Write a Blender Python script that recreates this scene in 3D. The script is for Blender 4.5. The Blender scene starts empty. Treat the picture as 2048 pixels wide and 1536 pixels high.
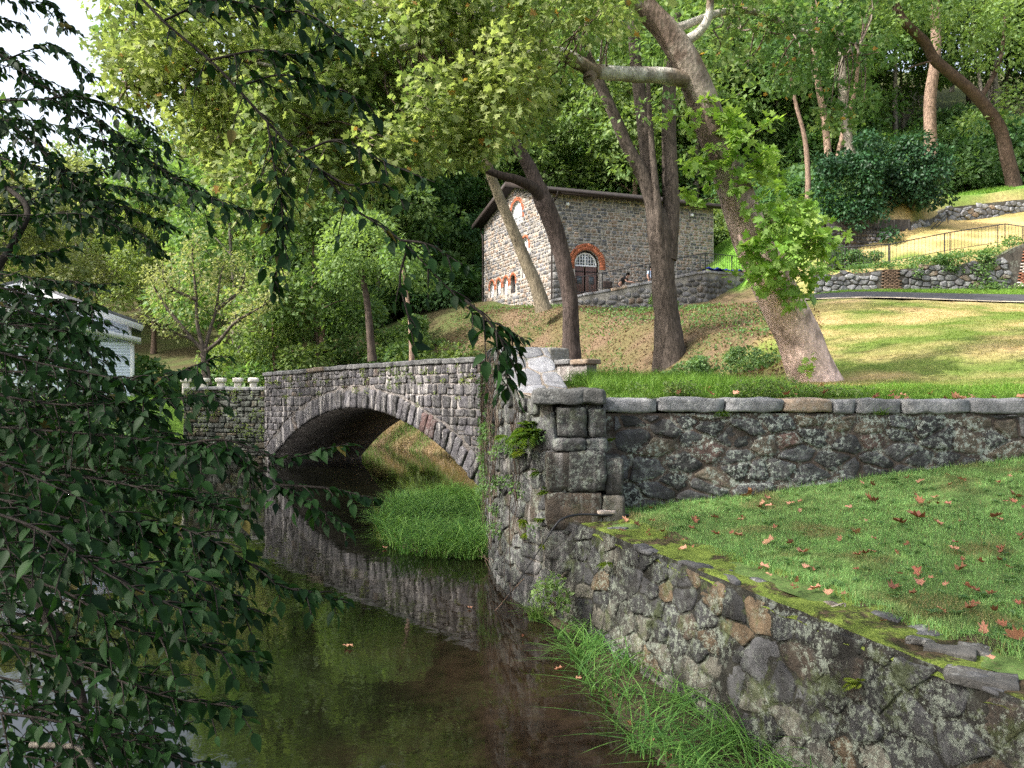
import bpy, math, random
import numpy as np
from mathutils import Vector

rng = np.random.default_rng(11)
random.seed(11)
SC = bpy.context.scene
C = SC.collection
FPX, EYE = 1540.0, 3.0


def P(px, py, d):
    """A point d metres away along the view direction of a photo pixel."""
    return np.array([(px - 1024) / FPX * d, d, EYE - (py - 768) / FPX * d])


# ------------------------------------------------------------------ noise
def vnoise(p, seed=0):
    p = np.asarray(p, float)
    i = np.floor(p).astype(np.int64)
    f = p - i
    f = f * f * (3 - 2 * f)
    out = np.zeros(len(p))
    for dx in (0, 1):
        for dy in (0, 1):
            for dz in (0, 1):
                a = (i[:, 0] + dx) * 73856093 ^ (i[:, 1] + dy) * 19349663 ^ (i[:, 2] + dz) * 83492791 ^ (seed * 2654435 + 97)
                a &= 0x7FFFFFFF
                a = (a ^ (a >> 13)) * 1274126177 & 0x7FFFFFFF
                a = (a ^ (a >> 11)) * 974711 & 0x7FFFFFFF
                h = (a ^ (a >> 15)) % 65536 / 65535.0
                w = (f[:, 0] if dx else 1 - f[:, 0]) * (f[:, 1] if dy else 1 - f[:, 1]) * (f[:, 2] if dz else 1 - f[:, 2])
                out += h * w
    return out


def fbm(p, seed=0, octv=3):
    p = np.asarray(p, float)
    s, a, t = np.zeros(len(p)), 1.0, 0.0
    for k in range(octv):
        s += a * vnoise(p * 2 ** k, seed + k * 7)
        t += a
        a *= .5
    return s / t


def n2(x, y, sc, seed=0, octv=2):
    x = np.atleast_1d(x); y = np.atleast_1d(y)
    return fbm(np.column_stack([x / sc, y / sc, np.zeros(len(x))]), seed, octv)


# ------------------------------------------------------------------ meshes
class Acc:
    """Collects vertices, faces and one colour per vertex for ONE mesh."""
    def __init__(s):
        s.v, s.f, s.c, s.n = [], [], [], 0

    def add(s, V, faces, col=(1, 1, 1)):
        V = np.asarray(V, float).reshape(-1, 3)
        col = np.asarray(col, float)
        if col.ndim == 1:
            col = np.tile(col, (len(V), 1))
        s.v.append(V)
        s.c.append(col)
        if not isinstance(faces, (list, tuple)) or (len(faces) and not isinstance(faces[0], np.ndarray)):
            by = {}
            for f in faces:
                by.setdefault(len(f), []).append(f)
            faces = [np.array(x, int) for x in by.values()]
        for f in faces:
            if len(f):
                s.f.append(f.astype(int) + s.n)
        s.n += len(V)

    def build(s, name, mat, parent=None, smooth=False, base=None):
        V = np.concatenate(s.v)
        if base is not None:
            V = V - np.asarray(base, float)
        cols = np.concatenate(s.c)
        me = bpy.data.meshes.new(name)
        me.vertices.add(len(V))
        me.vertices.foreach_set('co', V.astype(np.float32).ravel())
        tot = np.concatenate([np.full(len(f), f.shape[1]) for f in s.f])
        idx = np.concatenate([f.ravel() for f in s.f])
        me.loops.add(len(idx))
        me.loops.foreach_set('vertex_index', idx.astype(np.int32))
        me.polygons.add(len(tot))
        st = np.concatenate([[0], np.cumsum(tot)[:-1]])
        me.polygons.foreach_set('loop_start', st.astype(np.int32))
        me.polygons.foreach_set('loop_total', tot.astype(np.int32))
        if smooth:
            me.polygons.foreach_set('use_smooth', np.ones(len(tot), bool))
        a = me.color_attributes.new('col', 'FLOAT_COLOR', 'POINT')
        a.data.foreach_set('color', np.column_stack([cols, np.ones(len(cols))]).astype(np.float32).ravel())
        me.update(calc_edges=True)
        me.materials.append(mat)
        o = bpy.data.objects.new(name, me)
        C.objects.link(o)
        if parent is not None:
            o.parent = parent
        return o


def tag(o, label=None, cat=None, group=None, kind=None):
    if label: o['label'] = label
    if cat: o['category'] = cat
    if group: o['group'] = group
    if kind: o['kind'] = kind
    return o


def thing(name, label, cat, base=(0, 0, 0), group=None):
    o = bpy.data.objects.new(name, None)
    o.empty_display_size = .2
    C.objects.link(o)
    o.location = tuple(float(x) for x in base)
    return tag(o, label, cat, group)


def structure(o):
    o['kind'] = 'structure'
    return o


def copy_thing(root, loc, rz=0., sc=1., label=None, group=None):
    r = root.copy(); C.objects.link(r)
    r.location = tuple(float(x) for x in loc); r.rotation_euler = (0, 0, rz); r.scale = (sc, sc, sc)
    if label: r['label'] = label
    if group: r['group'] = group
    for ch in root.children:
        c = ch.copy(); C.objects.link(c); c.parent = r
        for g in ch.children:
            d = g.copy(); C.objects.link(d); d.parent = c
    return r


def catmull(pts, n):
    pts = np.asarray(pts, float)
    q = np.vstack([2 * pts[0] - pts[1], pts, 2 * pts[-1] - pts[-2]])
    out = []
    for i in range(len(pts) - 1):
        p0, p1, p2, p3 = q[i], q[i + 1], q[i + 2], q[i + 3]
        for t in np.linspace(0, 1, n, endpoint=False):
            out.append(.5 * (2 * p1 + (p2 - p0) * t + (2 * p0 - 5 * p1 + 4 * p2 - p3) * t * t + (3 * p1 - p0 - 3 * p2 + p3) * t ** 3))
    out.append(pts[-1])
    return np.array(out)


def tube(acc, pts, rad, sides=8, col=(1, 1, 1), rough=0., nsc=3., cap=True, colf=None):
    pts = np.asarray(pts, float)
    rad = np.broadcast_to(np.asarray(rad, float), (len(pts),))
    T = np.gradient(pts, axis=0)
    T /= np.linalg.norm(T, axis=1)[:, None] + 1e-9
    ref = np.array([0, 0, 1.]) if abs(T[:, 2]).mean() < .8 else np.array([0, 1., 0])
    A = np.cross(T, ref); A /= np.linalg.norm(A, axis=1)[:, None] + 1e-9
    B = np.cross(T, A)
    ang = np.arange(sides) / sides * 2 * math.pi
    D = A[:, None, :] * np.cos(ang)[None, :, None] + B[:, None, :] * np.sin(ang)[None, :, None]
    R = np.tile(rad[:, None], (1, sides))
    V = pts[:, None, :] + D * R[:, :, None]
    if rough:
        q = V.reshape(-1, 3) * nsc
        q[:, 2] *= .35
        nz = (fbm(q, 5, 3) - .5).reshape(R.shape)
        V = pts[:, None, :] + D * (R * (1 + rough * 2 * nz))[:, :, None]
    V = V.reshape(-1, 3)
    n = len(pts)
    i = np.arange(n - 1)[:, None] * sides
    j = np.arange(sides)[None, :]
    k = (j + 1) % sides
    F = np.stack([i + j, i + k, i + sides + k, i + sides + j], -1).reshape(-1, 4)
    faces = [F]
    col = colf(V) if colf is not None else col
    acc.add(V, faces, col)
    if cap:
        for e in (0, n - 1):
            acc.add(V[e * sides:(e + 1) * sides], [tuple(range(sides))], col if np.ndim(col) == 1 else col[e * sides:(e + 1) * sides])


def rbox_template(n=4):
    g = np.linspace(-1, 1, n + 1)
    V, F = [], []
    for ax in range(3):
        for s in (-1, 1):
            b = len(V)
            for a in g:
                for c in g:
                    p = [0, 0, 0]; p[ax] = s; p[(ax + 1) % 3] = a; p[(ax + 2) % 3] = c
                    V.append(p)
            for i in range(n):
                for j in range(n):
                    q = [b + i * (n + 1) + j, b + (i + 1) * (n + 1) + j, b + (i + 1) * (n + 1) + j + 1, b + i * (n + 1) + j + 1]
                    F.append(q if s > 0 else q[::-1])
    V = np.array(V, float)
    key = {}
    m = np.zeros(len(V), int)
    U = []
    for i, v in enumerate(V):
        k = tuple(np.round(v, 4))
        if k not in key:
            key[k] = len(U); U.append(v)
        m[i] = key[k]
    return np.array(U), m[np.array(F)]


RB = {n: rbox_template(n) for n in (2, 3, 4, 6, 8)}


def rbox(acc, c, half, r=.03, amp=0., nsc=4., rot=0., col=(1, 1, 1), n=4, ax=None):
    """A box with rounded, uneven edges. rot turns it about z; ax gives three axes instead."""
    U, F = RB[n]
    half = np.asarray(half, float)
    p = U * half
    core = np.clip(p, -(half - r), half - r)
    d = p - core
    L = np.linalg.norm(d, axis=1)[:, None]
    p = core + np.where(L > 1e-9, d / (L + 1e-9), 0) * np.minimum(L, r)
    if ax is None:
        ax = np.array([[math.cos(rot), math.sin(rot), 0], [-math.sin(rot), math.cos(rot), 0], [0, 0, 1]])
    W = p @ np.asarray(ax) + np.asarray(c, float)
    if amp:
        for k in range(3):
            W[:, k] += (fbm(W * nsc, 31 + k, 3) - .5) * 2 * amp
    acc.add(W, [F], col)


def box(acc, c, half, rot=0., col=(1, 1, 1)):
    c = np.asarray(c, float)
    ax = np.array([[math.cos(rot), math.sin(rot), 0], [-math.sin(rot), math.cos(rot), 0], [0, 0, 1]])
    s = np.array([[x, y, z] for x in (-1, 1) for y in (-1, 1) for z in (-1, 1)], float)
    V = (s * np.asarray(half, float)) @ ax + c
    acc.add(V, [(0, 1, 3, 2), (4, 6, 7, 5), (0, 4, 5, 1), (2, 3, 7, 6), (0, 2, 6, 4), (1, 5, 7, 3)], col)


# ------------------------------------------------------------------ stonework
def clip(poly, nx, ny, c):
    """Keep the side nx*x + ny*y <= c of a convex polygon."""
    out = []
    m = len(poly)
    for i in range(m):
        a, b = poly[i], poly[(i + 1) % m]
        da, db = nx * a[0] + ny * a[1] - c, nx * b[0] + ny * b[1] - c
        if da <= 0: out.append(a)
        if (da < 0 < db) or (db < 0 < da):
            t = da / (da - db)
            out.append((a[0] + (b[0] - a[0]) * t, a[1] + (b[1] - a[1]) * t))
    return out


def voronoi_cells(u0, u1, v0, v1, su, sv, jit=.38, seed=1):
    r = np.random.default_rng(seed)
    nu, nv = max(1, round((u1 - u0) / su)), max(1, round((v1 - v0) / sv))
    S = []
    for j in range(-1, nv + 1):
        for i in range(-1, nu + 1):
            if r.random() < .12: continue
            S.append(((i + .5 + (.5 if j % 2 else 0) * .9 + r.uniform(-jit, jit)) * (u1 - u0) / nu / su, (j + .5 + r.uniform(-jit, jit)) * (v1 - v0) / nv / sv))
    S = np.array(S)
    cells = []
    for k, s in enumerate(S):
        x, y = s[0] * su + u0, s[1] * sv + v0
        if not (u0 - su * .3 < x < u1 + su * .3 and v0 - sv * .3 < y < v1 + sv * .3): continue
        poly = [(u0 - u0, 0), (u1 - u0, 0), (u1 - u0, v1 - v0), (0, v1 - v0)]
        poly = [(a / su, b / sv) for a, b in poly]
        d = ((S - s) ** 2).sum(1)
        for q in np.argsort(d)[1:16]:
            t = S[q]
            nx, ny = t[0] - s[0], t[1] - s[1]
            poly = clip(poly, nx, ny, (t @ t - s @ s) / 2)
            if len(poly) < 3: break
        if len(poly) >= 3:
            cells.append(np.array([(a * su + u0, b * sv + v0) for a, b in poly]))
    return cells


def coursed_cells(u0, u1, v0, v1, h, w, jit=.12, seed=1):
    r = np.random.default_rng(seed)
    rows = [v0]
    while rows[-1] < v1 - h[0] * .6:
        rows.append(rows[-1] + r.uniform(*h))
    rows = np.array(rows); rows = v0 + (rows - v0) * (v1 - v0) / (rows[-1] - v0)
    cells = []
    for a, b in zip(rows[:-1], rows[1:]):
        u = u0 - r.uniform(0, w[0])
        while u < u1:
            ww = r.uniform(*w)
            if r.random() < .22 and b - a > h[0] * 1.1:      # two small stones one on the other
                m = a + (b - a) * r.uniform(.4, .6)
                parts = [(a, m), (m, b)]
            else:
                parts = [(a, b)]
            for (p, q) in parts:
                jj = lambda: r.uniform(-jit, jit) * (b - a)
                c = [(u + jj(), p + jj() * .6), (u + ww + jj(), p + jj() * .6), (u + ww + jj(), q + jj() * .6), (u + jj(), q + jj() * .6)]
                c = [(min(max(x, u0), u1), min(max(y, v0), v1)) for x, y in c]
                if max(x for x, _ in c) - min(x for x, _ in c) > w[0] * .3:
                    cells.append(np.array(c))
            u += ww
    return cells


def parea(p):
    return .5 * abs(np.dot(p[:, 0], np.roll(p[:, 1], -1)) - np.dot(p[:, 1], np.roll(p[:, 0], -1)))


def stones(acc, cells, M, depth, colf, gap=.02, pts=18, rings=((1, -.3), (.985, .55), (.94, .96), (.55, 1.)), rag=.05, tilt=.25, seed=3, lump=.5, keep=.5):
    r = np.random.default_rng(seed)
    for ci, poly in enumerate(cells):
        A = parea(poly)
        if A < 1e-4: continue
        c = poly.mean(0)
        rad = math.sqrt(A / math.pi)
        if rad < gap * 1.3: continue
        # rounded outline, resampled evenly
        q = np.concatenate([poly * keep + np.roll(poly, -1, 0) * (1 - keep), poly * (1 - keep) + np.roll(poly, -1, 0) * keep], 1).reshape(-1, 2) if keep != .5 else poly
        if keep == .5:
            q = np.concatenate([poly * .96 + np.roll(poly, -1, 0) * .04, poly * .04 + np.roll(poly, -1, 0) * .96], 1).reshape(-1, 2)
        L = np.linalg.norm(np.roll(q, -1, 0) - q, axis=1)
        cs = np.concatenate([[0], np.cumsum(L)])
        t = np.linspace(0, cs[-1], pts, endpoint=False)
        qq = np.vstack([q, q[:1]])
        o = np.column_stack([np.interp(t, cs, qq[:, 0]), np.interp(t, cs, qq[:, 1])])
        rel = o - c
        ln = np.linalg.norm(rel, axis=1)[:, None] + 1e-9
        rel = rel * np.maximum(.3, 1 - gap * .5 / ln * (1.2)) * (1 + r.uniform(-rag, rag, (pts, 1)))
        d = depth * r.uniform(.45, 1.25)
        tx, ty = r.uniform(-tilt, tilt, 2) * d / rad
        U, H = [], []
        for s, h in rings:
            U.append(c + rel * s)
            hh = h * d + (rel[:, 0] * tx + rel[:, 1] * ty) * s * (1 if h > 0 else 0)
            hh = hh + (r.random(pts) - .5) * d * lump * (1 if h > 0 else 0)
            H.append(hh)
        U.append(c[None]); H.append(np.array([d * r.uniform(.9, 1.15)]))
        U = np.concatenate(U); H = np.concatenate(H)
        V = M(U[:, 0], U[:, 1], H)
        F = []
        for k in range(len(rings) - 1):
            b = k * pts
            for i in range(pts):
                j = (i + 1) % pts
                F.append((b + i, b + j, b + pts + j, b + pts + i))
        b = (len(rings) - 1) * pts
        T = [(b + i, b + (i + 1) % pts, len(U) - 1) for i in range(pts)]
        col = np.asarray(colf(c[0], c[1], r), float)
        cc = np.clip(col[None] * r.uniform(.9, 1.1, (len(U), 1)), 0, 1)
        acc.add(V, [np.array(F), np.array(T)], cc)


def sheet(acc, us, vs, M, h=0., col=(1, 1, 1), amp=0.):
    """A grid of M(u, v(u), h): us is 1-D, vs(u) gives (bottom, top)."""
    nu, nv = len(us), 7
    U, Vv = [], []
    for u in us:
        a, b = vs(u)
        U += [u] * nv; Vv += list(np.linspace(a, b, nv))
    U, Vv = np.array(U), np.array(Vv)
    H = np.full(len(U), h, float)
    if amp: H += (n2(U, Vv, .15, 4) - .5) * 2 * amp
    W = M(U, Vv, H)
    i = np.arange(nu - 1)[:, None] * nv; j = np.arange(nv - 1)[None]
    F = np.stack([i + j, i + nv + j, i + nv + j + 1, i + j + 1], -1).reshape(-1, 4)
    acc.add(W, [F], col)


# ------------------------------------------------------------------ leaves and blades
def frames(dirs, up, roll):
    """Rotation matrices (n,3,3): rows are length, width and normal axes of each leaf."""
    x = dirs / (np.linalg.norm(dirs, axis=1)[:, None] + 1e-9)
    z = up - (up * x).sum(1)[:, None] * x
    z /= np.linalg.norm(z, axis=1)[:, None] + 1e-9
    y = np.cross(z, x)
    c, s = np.cos(roll)[:, None], np.sin(roll)[:, None]
    y2 = y * c + z * s
    z2 = z * c - y * s
    return np.stack([x, y2, z2], 1)


def place(acc, tmpl, faces, pos, R, size, rnd, jag=None):
    n, k = len(pos), len(tmpl)
    T = tmpl[None] * size[:, None, None]
    V = np.einsum('nkj,njm->nkm', np.broadcast_to(T, (n, k, 3)), R) + pos[:, None, :]
    V = V.reshape(-1, 3)
    fs = []
    for f in faces:
        f = np.asarray(f)
        fs.append((f[None] + (np.arange(n) * k)[:, None, None]).reshape(-1, f.shape[1]))
    col = np.repeat(np.column_stack([rnd, rng.random(n), rng.random(n)]), k, axis=0)
    acc.add(V, fs, col)


def ovate(nst=6, w=.25, fold=.10, droop=.16):
    xs = np.linspace(0, 1, nst + 2)
    V = [(0, 0, 0)]
    for x in xs[1:-1]:
        ww = w * math.sin(math.pi * x ** .72) ** 1.05 + .012
        z = -droop * x * x
        V += [(x, -ww, z + fold * ww * 3), (x, 0, z), (x, ww, z + fold * ww * 3)]
    V.append((1.04, 0, -droop * 1.2))
    Q, T = [], [(0, 1, 2), (0, 2, 3)]
    for i in range(nst - 1):
        b = 1 + i * 3
        Q += [(b, b + 3, b + 4, b + 1), (b + 1, b + 4, b + 5, b + 2)]
    e = 1 + (nst - 1) * 3
    T += [(e, len(V) - 1, e + 1), (e + 1, len(V) - 1, e + 2)]
    return np.array(V, float), [np.array(Q), np.array(T)]


def sycamore_leaf():
    ang = [-150, -112, -75, -50, -28, -14, 0, 14, 28, 50, 75, 112, 150]
    rad = [.42, .62, .33, .72, .42, .62, .78, .62, .42, .72, .33, .62, .42]
    V = [(.28, 0, 0)]
    for a, r in zip(ang, rad):
        a = math.radians(a)
        V.append((.28 + r * math.cos(a), r * math.sin(a), .12 * abs(math.sin(a)) * r - .12 * r))
    V.append((-.02, 0, -.02))
    n = len(V) - 1
    T = [(0, i, i + 1) for i in range(1, n)] + [(0, n, 1)]
    return np.array(V, float), [np.array(T)]


LEAF_O, FACE_O = ovate()
LEAF_S, FACE_S = sycamore_leaf()
LEAF_Q = np.array([(0, 0, 0), (.5, -.3, .05), (1, 0, -.12), (.5, .3, .05)], float)
FACE_Q = [np.array([(0, 1, 2), (0, 2, 3)])]


def rand_dirs(n, up=.0, r=rng):
    d = r.normal(size=(n, 3))
    d[:, 2] += up
    return d / (np.linalg.norm(d, axis=1)[:, None] + 1e-9)


def blades(acc, base, h, w, lean, col, segs=2, az=None):
    """Grass blades: base (n,3); arrays h, w, lean; col (n,3)."""
    n = len(base)
    az = rng.uniform(0, 2 * math.pi, n) if az is None else az
    d = np.column_stack([np.cos(az), np.sin(az), np.zeros(n)])
    side = np.column_stack([-np.sin(az), np.cos(az), np.zeros(n)])
    tw = rng.uniform(-1.2, 1.2, n)
    side = side * np.cos(tw)[:, None] + d * np.sin(tw)[:, None]
    V = []
    for k in range(segs):
        t = k / segs
        c = base + d * (lean * h * t ** 2)[:, None] + np.array([0, 0, 1.]) * (h * (t - .35 * np.minimum(lean, 1.6) * t * t))[:, None]
        ww = (w * (1 - t * .55))[:, None] * .5
        V += [c - side * ww, c + side * ww]
    t = 1.
    V.append(base + d * (lean * h)[:, None] + np.array([0, 0, 1.]) * (h * (1 - .35 * np.minimum(lean, 1.6)))[:, None])
    k = len(V)
    V = np.stack(V, 1).reshape(-1, 3)
    off = (np.arange(n) * k)[:, None, None]
    fs = []
    if segs > 1:
        Q = np.array([(2 * i, 2 * i + 1, 2 * i + 3, 2 * i + 2) for i in range(segs - 1)])
        fs.append((Q[None] + off).reshape(-1, 4))
    T = np.array([(k - 3, k - 2, k - 1)])
    fs.append((T[None] + off).reshape(-1, 3))
    acc.add(V, fs, np.repeat(col, k, axis=0))


def in_poly(x, y, poly):
    poly = np.asarray(poly, float)
    ins = np.zeros(len(x), bool)
    j = len(poly) - 1
    for i in range(len(poly)):
        xi, yi, xj, yj = *poly[i], *poly[j]
        with np.errstate(divide='ignore', invalid='ignore'):
            ins ^= ((yi > y) != (yj > y)) & (x < (xj - xi) * (y - yi) / (yj - yi + 1e-12) + xi)
        j = i
    return ins


def seg_dist(x, y, a, b):
    a, b = np.asarray(a, float), np.asarray(b, float)
    d = b - a
    t = np.clip(((x - a[0]) * d[0] + (y - a[1]) * d[1]) / (d @ d), 0, 1)
    return np.hypot(x - a[0] - t * d[0], y - a[1] - t * d[1])


def sample_poly(poly, n):
    poly = np.asarray(poly, float)
    lo, hi = poly.min(0), poly.max(0)
    X = np.zeros(0); Y = np.zeros(0)
    while len(X) < n:
        x = rng.uniform(lo[0], hi[0], n); y = rng.uniform(lo[1], hi[1], n)
        k = in_poly(x, y, poly)
        X = np.concatenate([X, x[k]]); Y = np.concatenate([Y, y[k]])
    return X[:n], Y[:n]


# ------------------------------------------------------------------ materials
class NT:
    def __init__(s, name):
        s.m = bpy.data.materials.new(name); s.m.use_nodes = True
        s.t = s.m.node_tree; s.t.nodes.clear()
        s.out = s.n('ShaderNodeOutputMaterial')

    def n(s, typ, **kw):
        x = s.t.nodes.new(typ)
        for k, v in kw.items():
            setattr(x, k, v)
        return x

    def l(s, a, b): s.t.links.new(a, b)

    def obj(s, scale=(1, 1, 1)):
        tc = s.n('ShaderNodeTexCoord'); mp = s.n('ShaderNodeMapping')
        mp.inputs['Scale'].default_value = scale
        s.l(tc.outputs['Object'], mp.inputs[0])
        return mp.outputs[0]

    def noise(s, scale, detail=4, rough=.6, vec=None, dist=0.):
        x = s.n('ShaderNodeTexNoise')
        x.inputs['Scale'].default_value = scale; x.inputs['Detail'].default_value = detail
        x.inputs['Roughness'].default_value = rough; x.inputs['Distortion'].default_value = dist
        s.l(vec if vec is not None else s.obj(), x.inputs['Vector'])
        return x.outputs['Fac']

    def ramp(s, fac, stops):
        x = s.n('ShaderNodeValToRGB')
        e = x.color_ramp.elements
        while len(e) < len(stops): e.new(.5)
        for k, (p, c) in enumerate(stops):
            e[k].position = p
            e[k].color = (*c, 1) if np.ndim(c) else (c, c, c, 1)
        s.l(fac, x.inputs[0])
        return x.outputs[0]

    def mix(s, fac, a, b, typ='MIX'):
        x = s.n('ShaderNodeMix', data_type='RGBA', blend_type=typ)
        for sock, v in ((x.inputs[0], fac), (x.inputs[6], a), (x.inputs[7], b)):
            if hasattr(v, 'links') or isinstance(v, bpy.types.NodeSocket): s.l(v, sock)
            elif np.ndim(v): sock.default_value = (*v, 1)
            else: sock.default_value = v
        return x.outputs[2]

    def math(s, op, a, b=0.):
        x = s.n('ShaderNodeMath', operation=op)
        for sock, v in ((x.inputs[0], a), (x.inputs[1], b)):
            if isinstance(v, bpy.types.NodeSocket): s.l(v, sock)
            else: sock.default_value = v
        return x.outputs[0]

    def attr(s, name='col'):
        x = s.n('ShaderNodeAttribute'); x.attribute_name = name
        return x

    def bsdf(s, col, rough=.8, bump=None, bdist=.02, bstr=.5, spec=.3, finish=True, **kw):
        b = s.n('ShaderNodeBsdfPrincipled')
        if isinstance(col, bpy.types.NodeSocket): s.l(col, b.inputs['Base Color'])
        else: b.inputs['Base Color'].default_value = (*col, 1)
        if isinstance(rough, bpy.types.NodeSocket): s.l(rough, b.inputs['Roughness'])
        else: b.inputs['Roughness'].default_value = rough
        b.inputs['Specular IOR Level'].default_value = spec
        for k, v in kw.items(): b.inputs[k].default_value = v
        if bump is not None:
            x = s.n('ShaderNodeBump'); x.inputs['Distance'].default_value = bdist; x.inputs['Strength'].default_value = bstr
            s.l(bump, x.inputs['Height']); s.l(x.outputs[0], b.inputs['Normal'])
        if finish: s.l(b.outputs[0], s.out.inputs[0])
        return b


def stone_mat(name, lichen=.0, lichen_col=(.42, .48, .40), streak=0., stain=.3, moss=0., bump=.6, sc=1.):
    t = NT(name)
    col = t.attr().outputs['Color']
    v = t.obj()
    n1 = t.noise(9 * sc, 6, .65, v)
    col = t.mix(1., col, t.ramp(n1, [(.25, .55), (.75, 1.45)]), 'MULTIPLY')
    if stain:
        st = t.ramp(t.noise(1.7 * sc, 10, .72, t.obj((1, 1, .6))), [(.46, 0.), (.56, 1.)])
        col = t.mix(t.math('MULTIPLY', st, stain), col, (.018, .017, .015))
    if lichen:
        a = t.ramp(t.noise(1.8, 6, .65, v), [(.42, 0.), (.54, 1.)])
        b = t.ramp(t.noise(15 * sc, 9, .75, v), [(.5, 0.), (.55, 1.)])
        col = t.mix(t.math('MULTIPLY', t.math('MULTIPLY', a, b), lichen), col, lichen_col)
        b2 = t.ramp(t.noise(60 * sc, 3, .6, v), [(.62, 0.), (.67, 1.)])
        col = t.mix(t.math('MULTIPLY', t.math('MULTIPLY', b2, a), lichen * .5), col, (.42, .44, .38))
    if streak:
        a = t.ramp(t.noise(7, 4, .6, t.obj((1, 1, .07))), [(.52, 0.), (.68, 1.)])
        a2 = t.ramp(t.noise(1.2, 2, .5, v), [(.35, .2), (.6, 1.)])
        col = t.mix(t.math('MULTIPLY', t.math('MULTIPLY', a, a2), streak), col, (.52, .49, .47))
    if moss:
        a = t.ramp(t.noise(3.3, 10, .75, v), [(.54, 0.), (.6, 1.)])
        col = t.mix(t.math('MULTIPLY', a, moss), col, (.045, .06, .016))
    vo = t.n('ShaderNodeTexVoronoi', feature='DISTANCE_TO_EDGE'); vo.inputs['Scale'].default_value = 13 * sc; t.l(v, vo.inputs['Vector'])
    bm = t.math('ADD', t.math('MULTIPLY', n1, .8), t.math('ADD', t.math('MULTIPLY', t.noise(60 * sc, 6, .7, v), .35), t.math('MULTIPLY', t.math('MINIMUM', vo.outputs['Distance'], .12), 1.2)))
    t.bsdf(col, .82, bm, .03 / sc, bump, spec=.35)
    return t.m


def leaf_mat(name, lo, hi, trans=.38, tcol=(1.4, 1.45, .7), rough=.5, hue=.02, val=.3, spec=.2, aged=None):
    t = NT(name)
    a = t.n('ShaderNodeSeparateColor')
    t.l(t.attr().outputs['Color'], a.inputs[0])
    mid = tuple((x + y) / 2 for x, y in zip(lo, hi))
    col = t.ramp(a.outputs[0], [(0., lo), (.5, mid), (.93, hi), (1., aged or hi)])
    oi = t.n('ShaderNodeObjectInfo')
    h = t.n('ShaderNodeHueSaturation')
    t.l(t.math('ADD', t.math('MULTIPLY', oi.outputs['Random'], -2 * hue), .5 + hue), h.inputs['Hue'])
    t.l(t.math('ADD', t.math('MULTIPLY', oi.outputs['Random'], val), 1 - val / 2), h.inputs['Value'])
    t.l(col, h.inputs['Color'])
    col = h.outputs[0]
    b = t.bsdf(col, rough, spec=spec, finish=False)
    tr = t.n('ShaderNodeBsdfTranslucent')
    t.l(t.mix(1., col, tcol, 'MULTIPLY'), tr.inputs[0])
    mx = t.n('ShaderNodeMixShader'); mx.inputs[0].default_value = trans
    t.l(b.outputs[0], mx.inputs[1]); t.l(tr.outputs[0], mx.inputs[2]); t.l(mx.outputs[0], t.out.inputs[0])
    return t.m


def blade_mat(name, trans=.3):
    t = NT(name)
    col = t.attr().outputs['Color']
    b = t.bsdf(col, .55, spec=.25, finish=False)
    tr = t.n('ShaderNodeBsdfTranslucent'); t.l(t.mix(1., col, (1.2, 1.25, .7), 'MULTIPLY'), tr.inputs[0])
    mx = t.n('ShaderNodeMixShader'); mx.inputs[0].default_value = trans
    t.l(b.outputs[0], mx.inputs[1]); t.l(tr.outputs[0], mx.inputs[2]); t.l(mx.outputs[0], t.out.inputs[0])
    return t.m


def bark_mat(name, tint=(1, 1, 1), ridges=1.):
    t = NT(name)
    v = t.obj((1, 1, .2))
    n1 = t.noise(17, 9, .72, v, .3)
    n2_ = t.noise(3, 3, .6)
    col = t.mix(1., t.attr().outputs['Color'], t.ramp(n1, [(.36, .35), (.62, 1.4)]), 'MULTIPLY')
    col = t.mix(1., col, t.ramp(n2_, [(.3, .8), (.7, 1.2)]), 'MULTIPLY')
    col = t.mix(1., col, tint, 'MULTIPLY')
    t.bsdf(col, .9, n1, .05, .7 * ridges, spec=.15)
    return t.m


def plain(name, col, rough=.6, var=.25, sc=8., bump=.2, spec=.3, **kw):
    t = NT(name)
    n = t.noise(sc, 5, .6)
    c = t.mix(1., col, t.ramp(n, [(.3, 1 - var), (.7, 1 + var)]), 'MULTIPLY')
    t.bsdf(c, rough, n, .01, bump, spec=spec, **kw)
    return t.m


M = {}
M['bridge'] = stone_mat('bridge_stone', lichen=.25, lichen_col=(.36, .35, .36), streak=.7, stain=.4, moss=.12, bump=.9)
M['wall'] = stone_mat('retaining_stone', lichen=.85, lichen_col=(.30, .335, .295), streak=.0, stain=.5, moss=.06, bump=.8)
M['lowwall'] = stone_mat('stream_wall_stone', lichen=.5, lichen_col=(.26, .295, .24), streak=.0, stain=.85, moss=.6, bump=.9)
M['wing'] = stone_mat('wing_stone', lichen=.25, streak=.35, stain=.5, moss=.3, bump=.9)
M['coping'] = stone_mat('coping_stone', lichen=.25, lichen_col=(.5, .5, .48), stain=.2, bump=.7)
M['house_stone'] = stone_mat('mill_stone', stain=.12, bump=.4, sc=.5)
M['ramp_stone'] = stone_mat('ramp_stone', stain=.5, streak=.3, bump=.4, sc=.5)
M['rubble'] = stone_mat('rubble_stone', lichen=.2, stain=.3, moss=.15, bump=.5, sc=.5)
M['brick'] = stone_mat('brick', stain=.1, bump=.3, sc=.7)
M['bark'] = bark_mat('bark')
t = NT('sycamore_bark')
v = t.obj((1, 1, .6))
f1 = t.noise(22, 8, .75, v); f2 = t.noise(70, 4, .7, v)
vo = t.n('ShaderNodeTexVoronoi'); vo.inputs['Scale'].default_value = 16; t.l(t.obj((1, 1, .55)), vo.inputs['Vector'])
cc = t.mix(1., t.attr().outputs['Color'], t.ramp(f1, [(.3, .62), (.7, 1.3)]), 'MULTIPLY')
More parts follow.
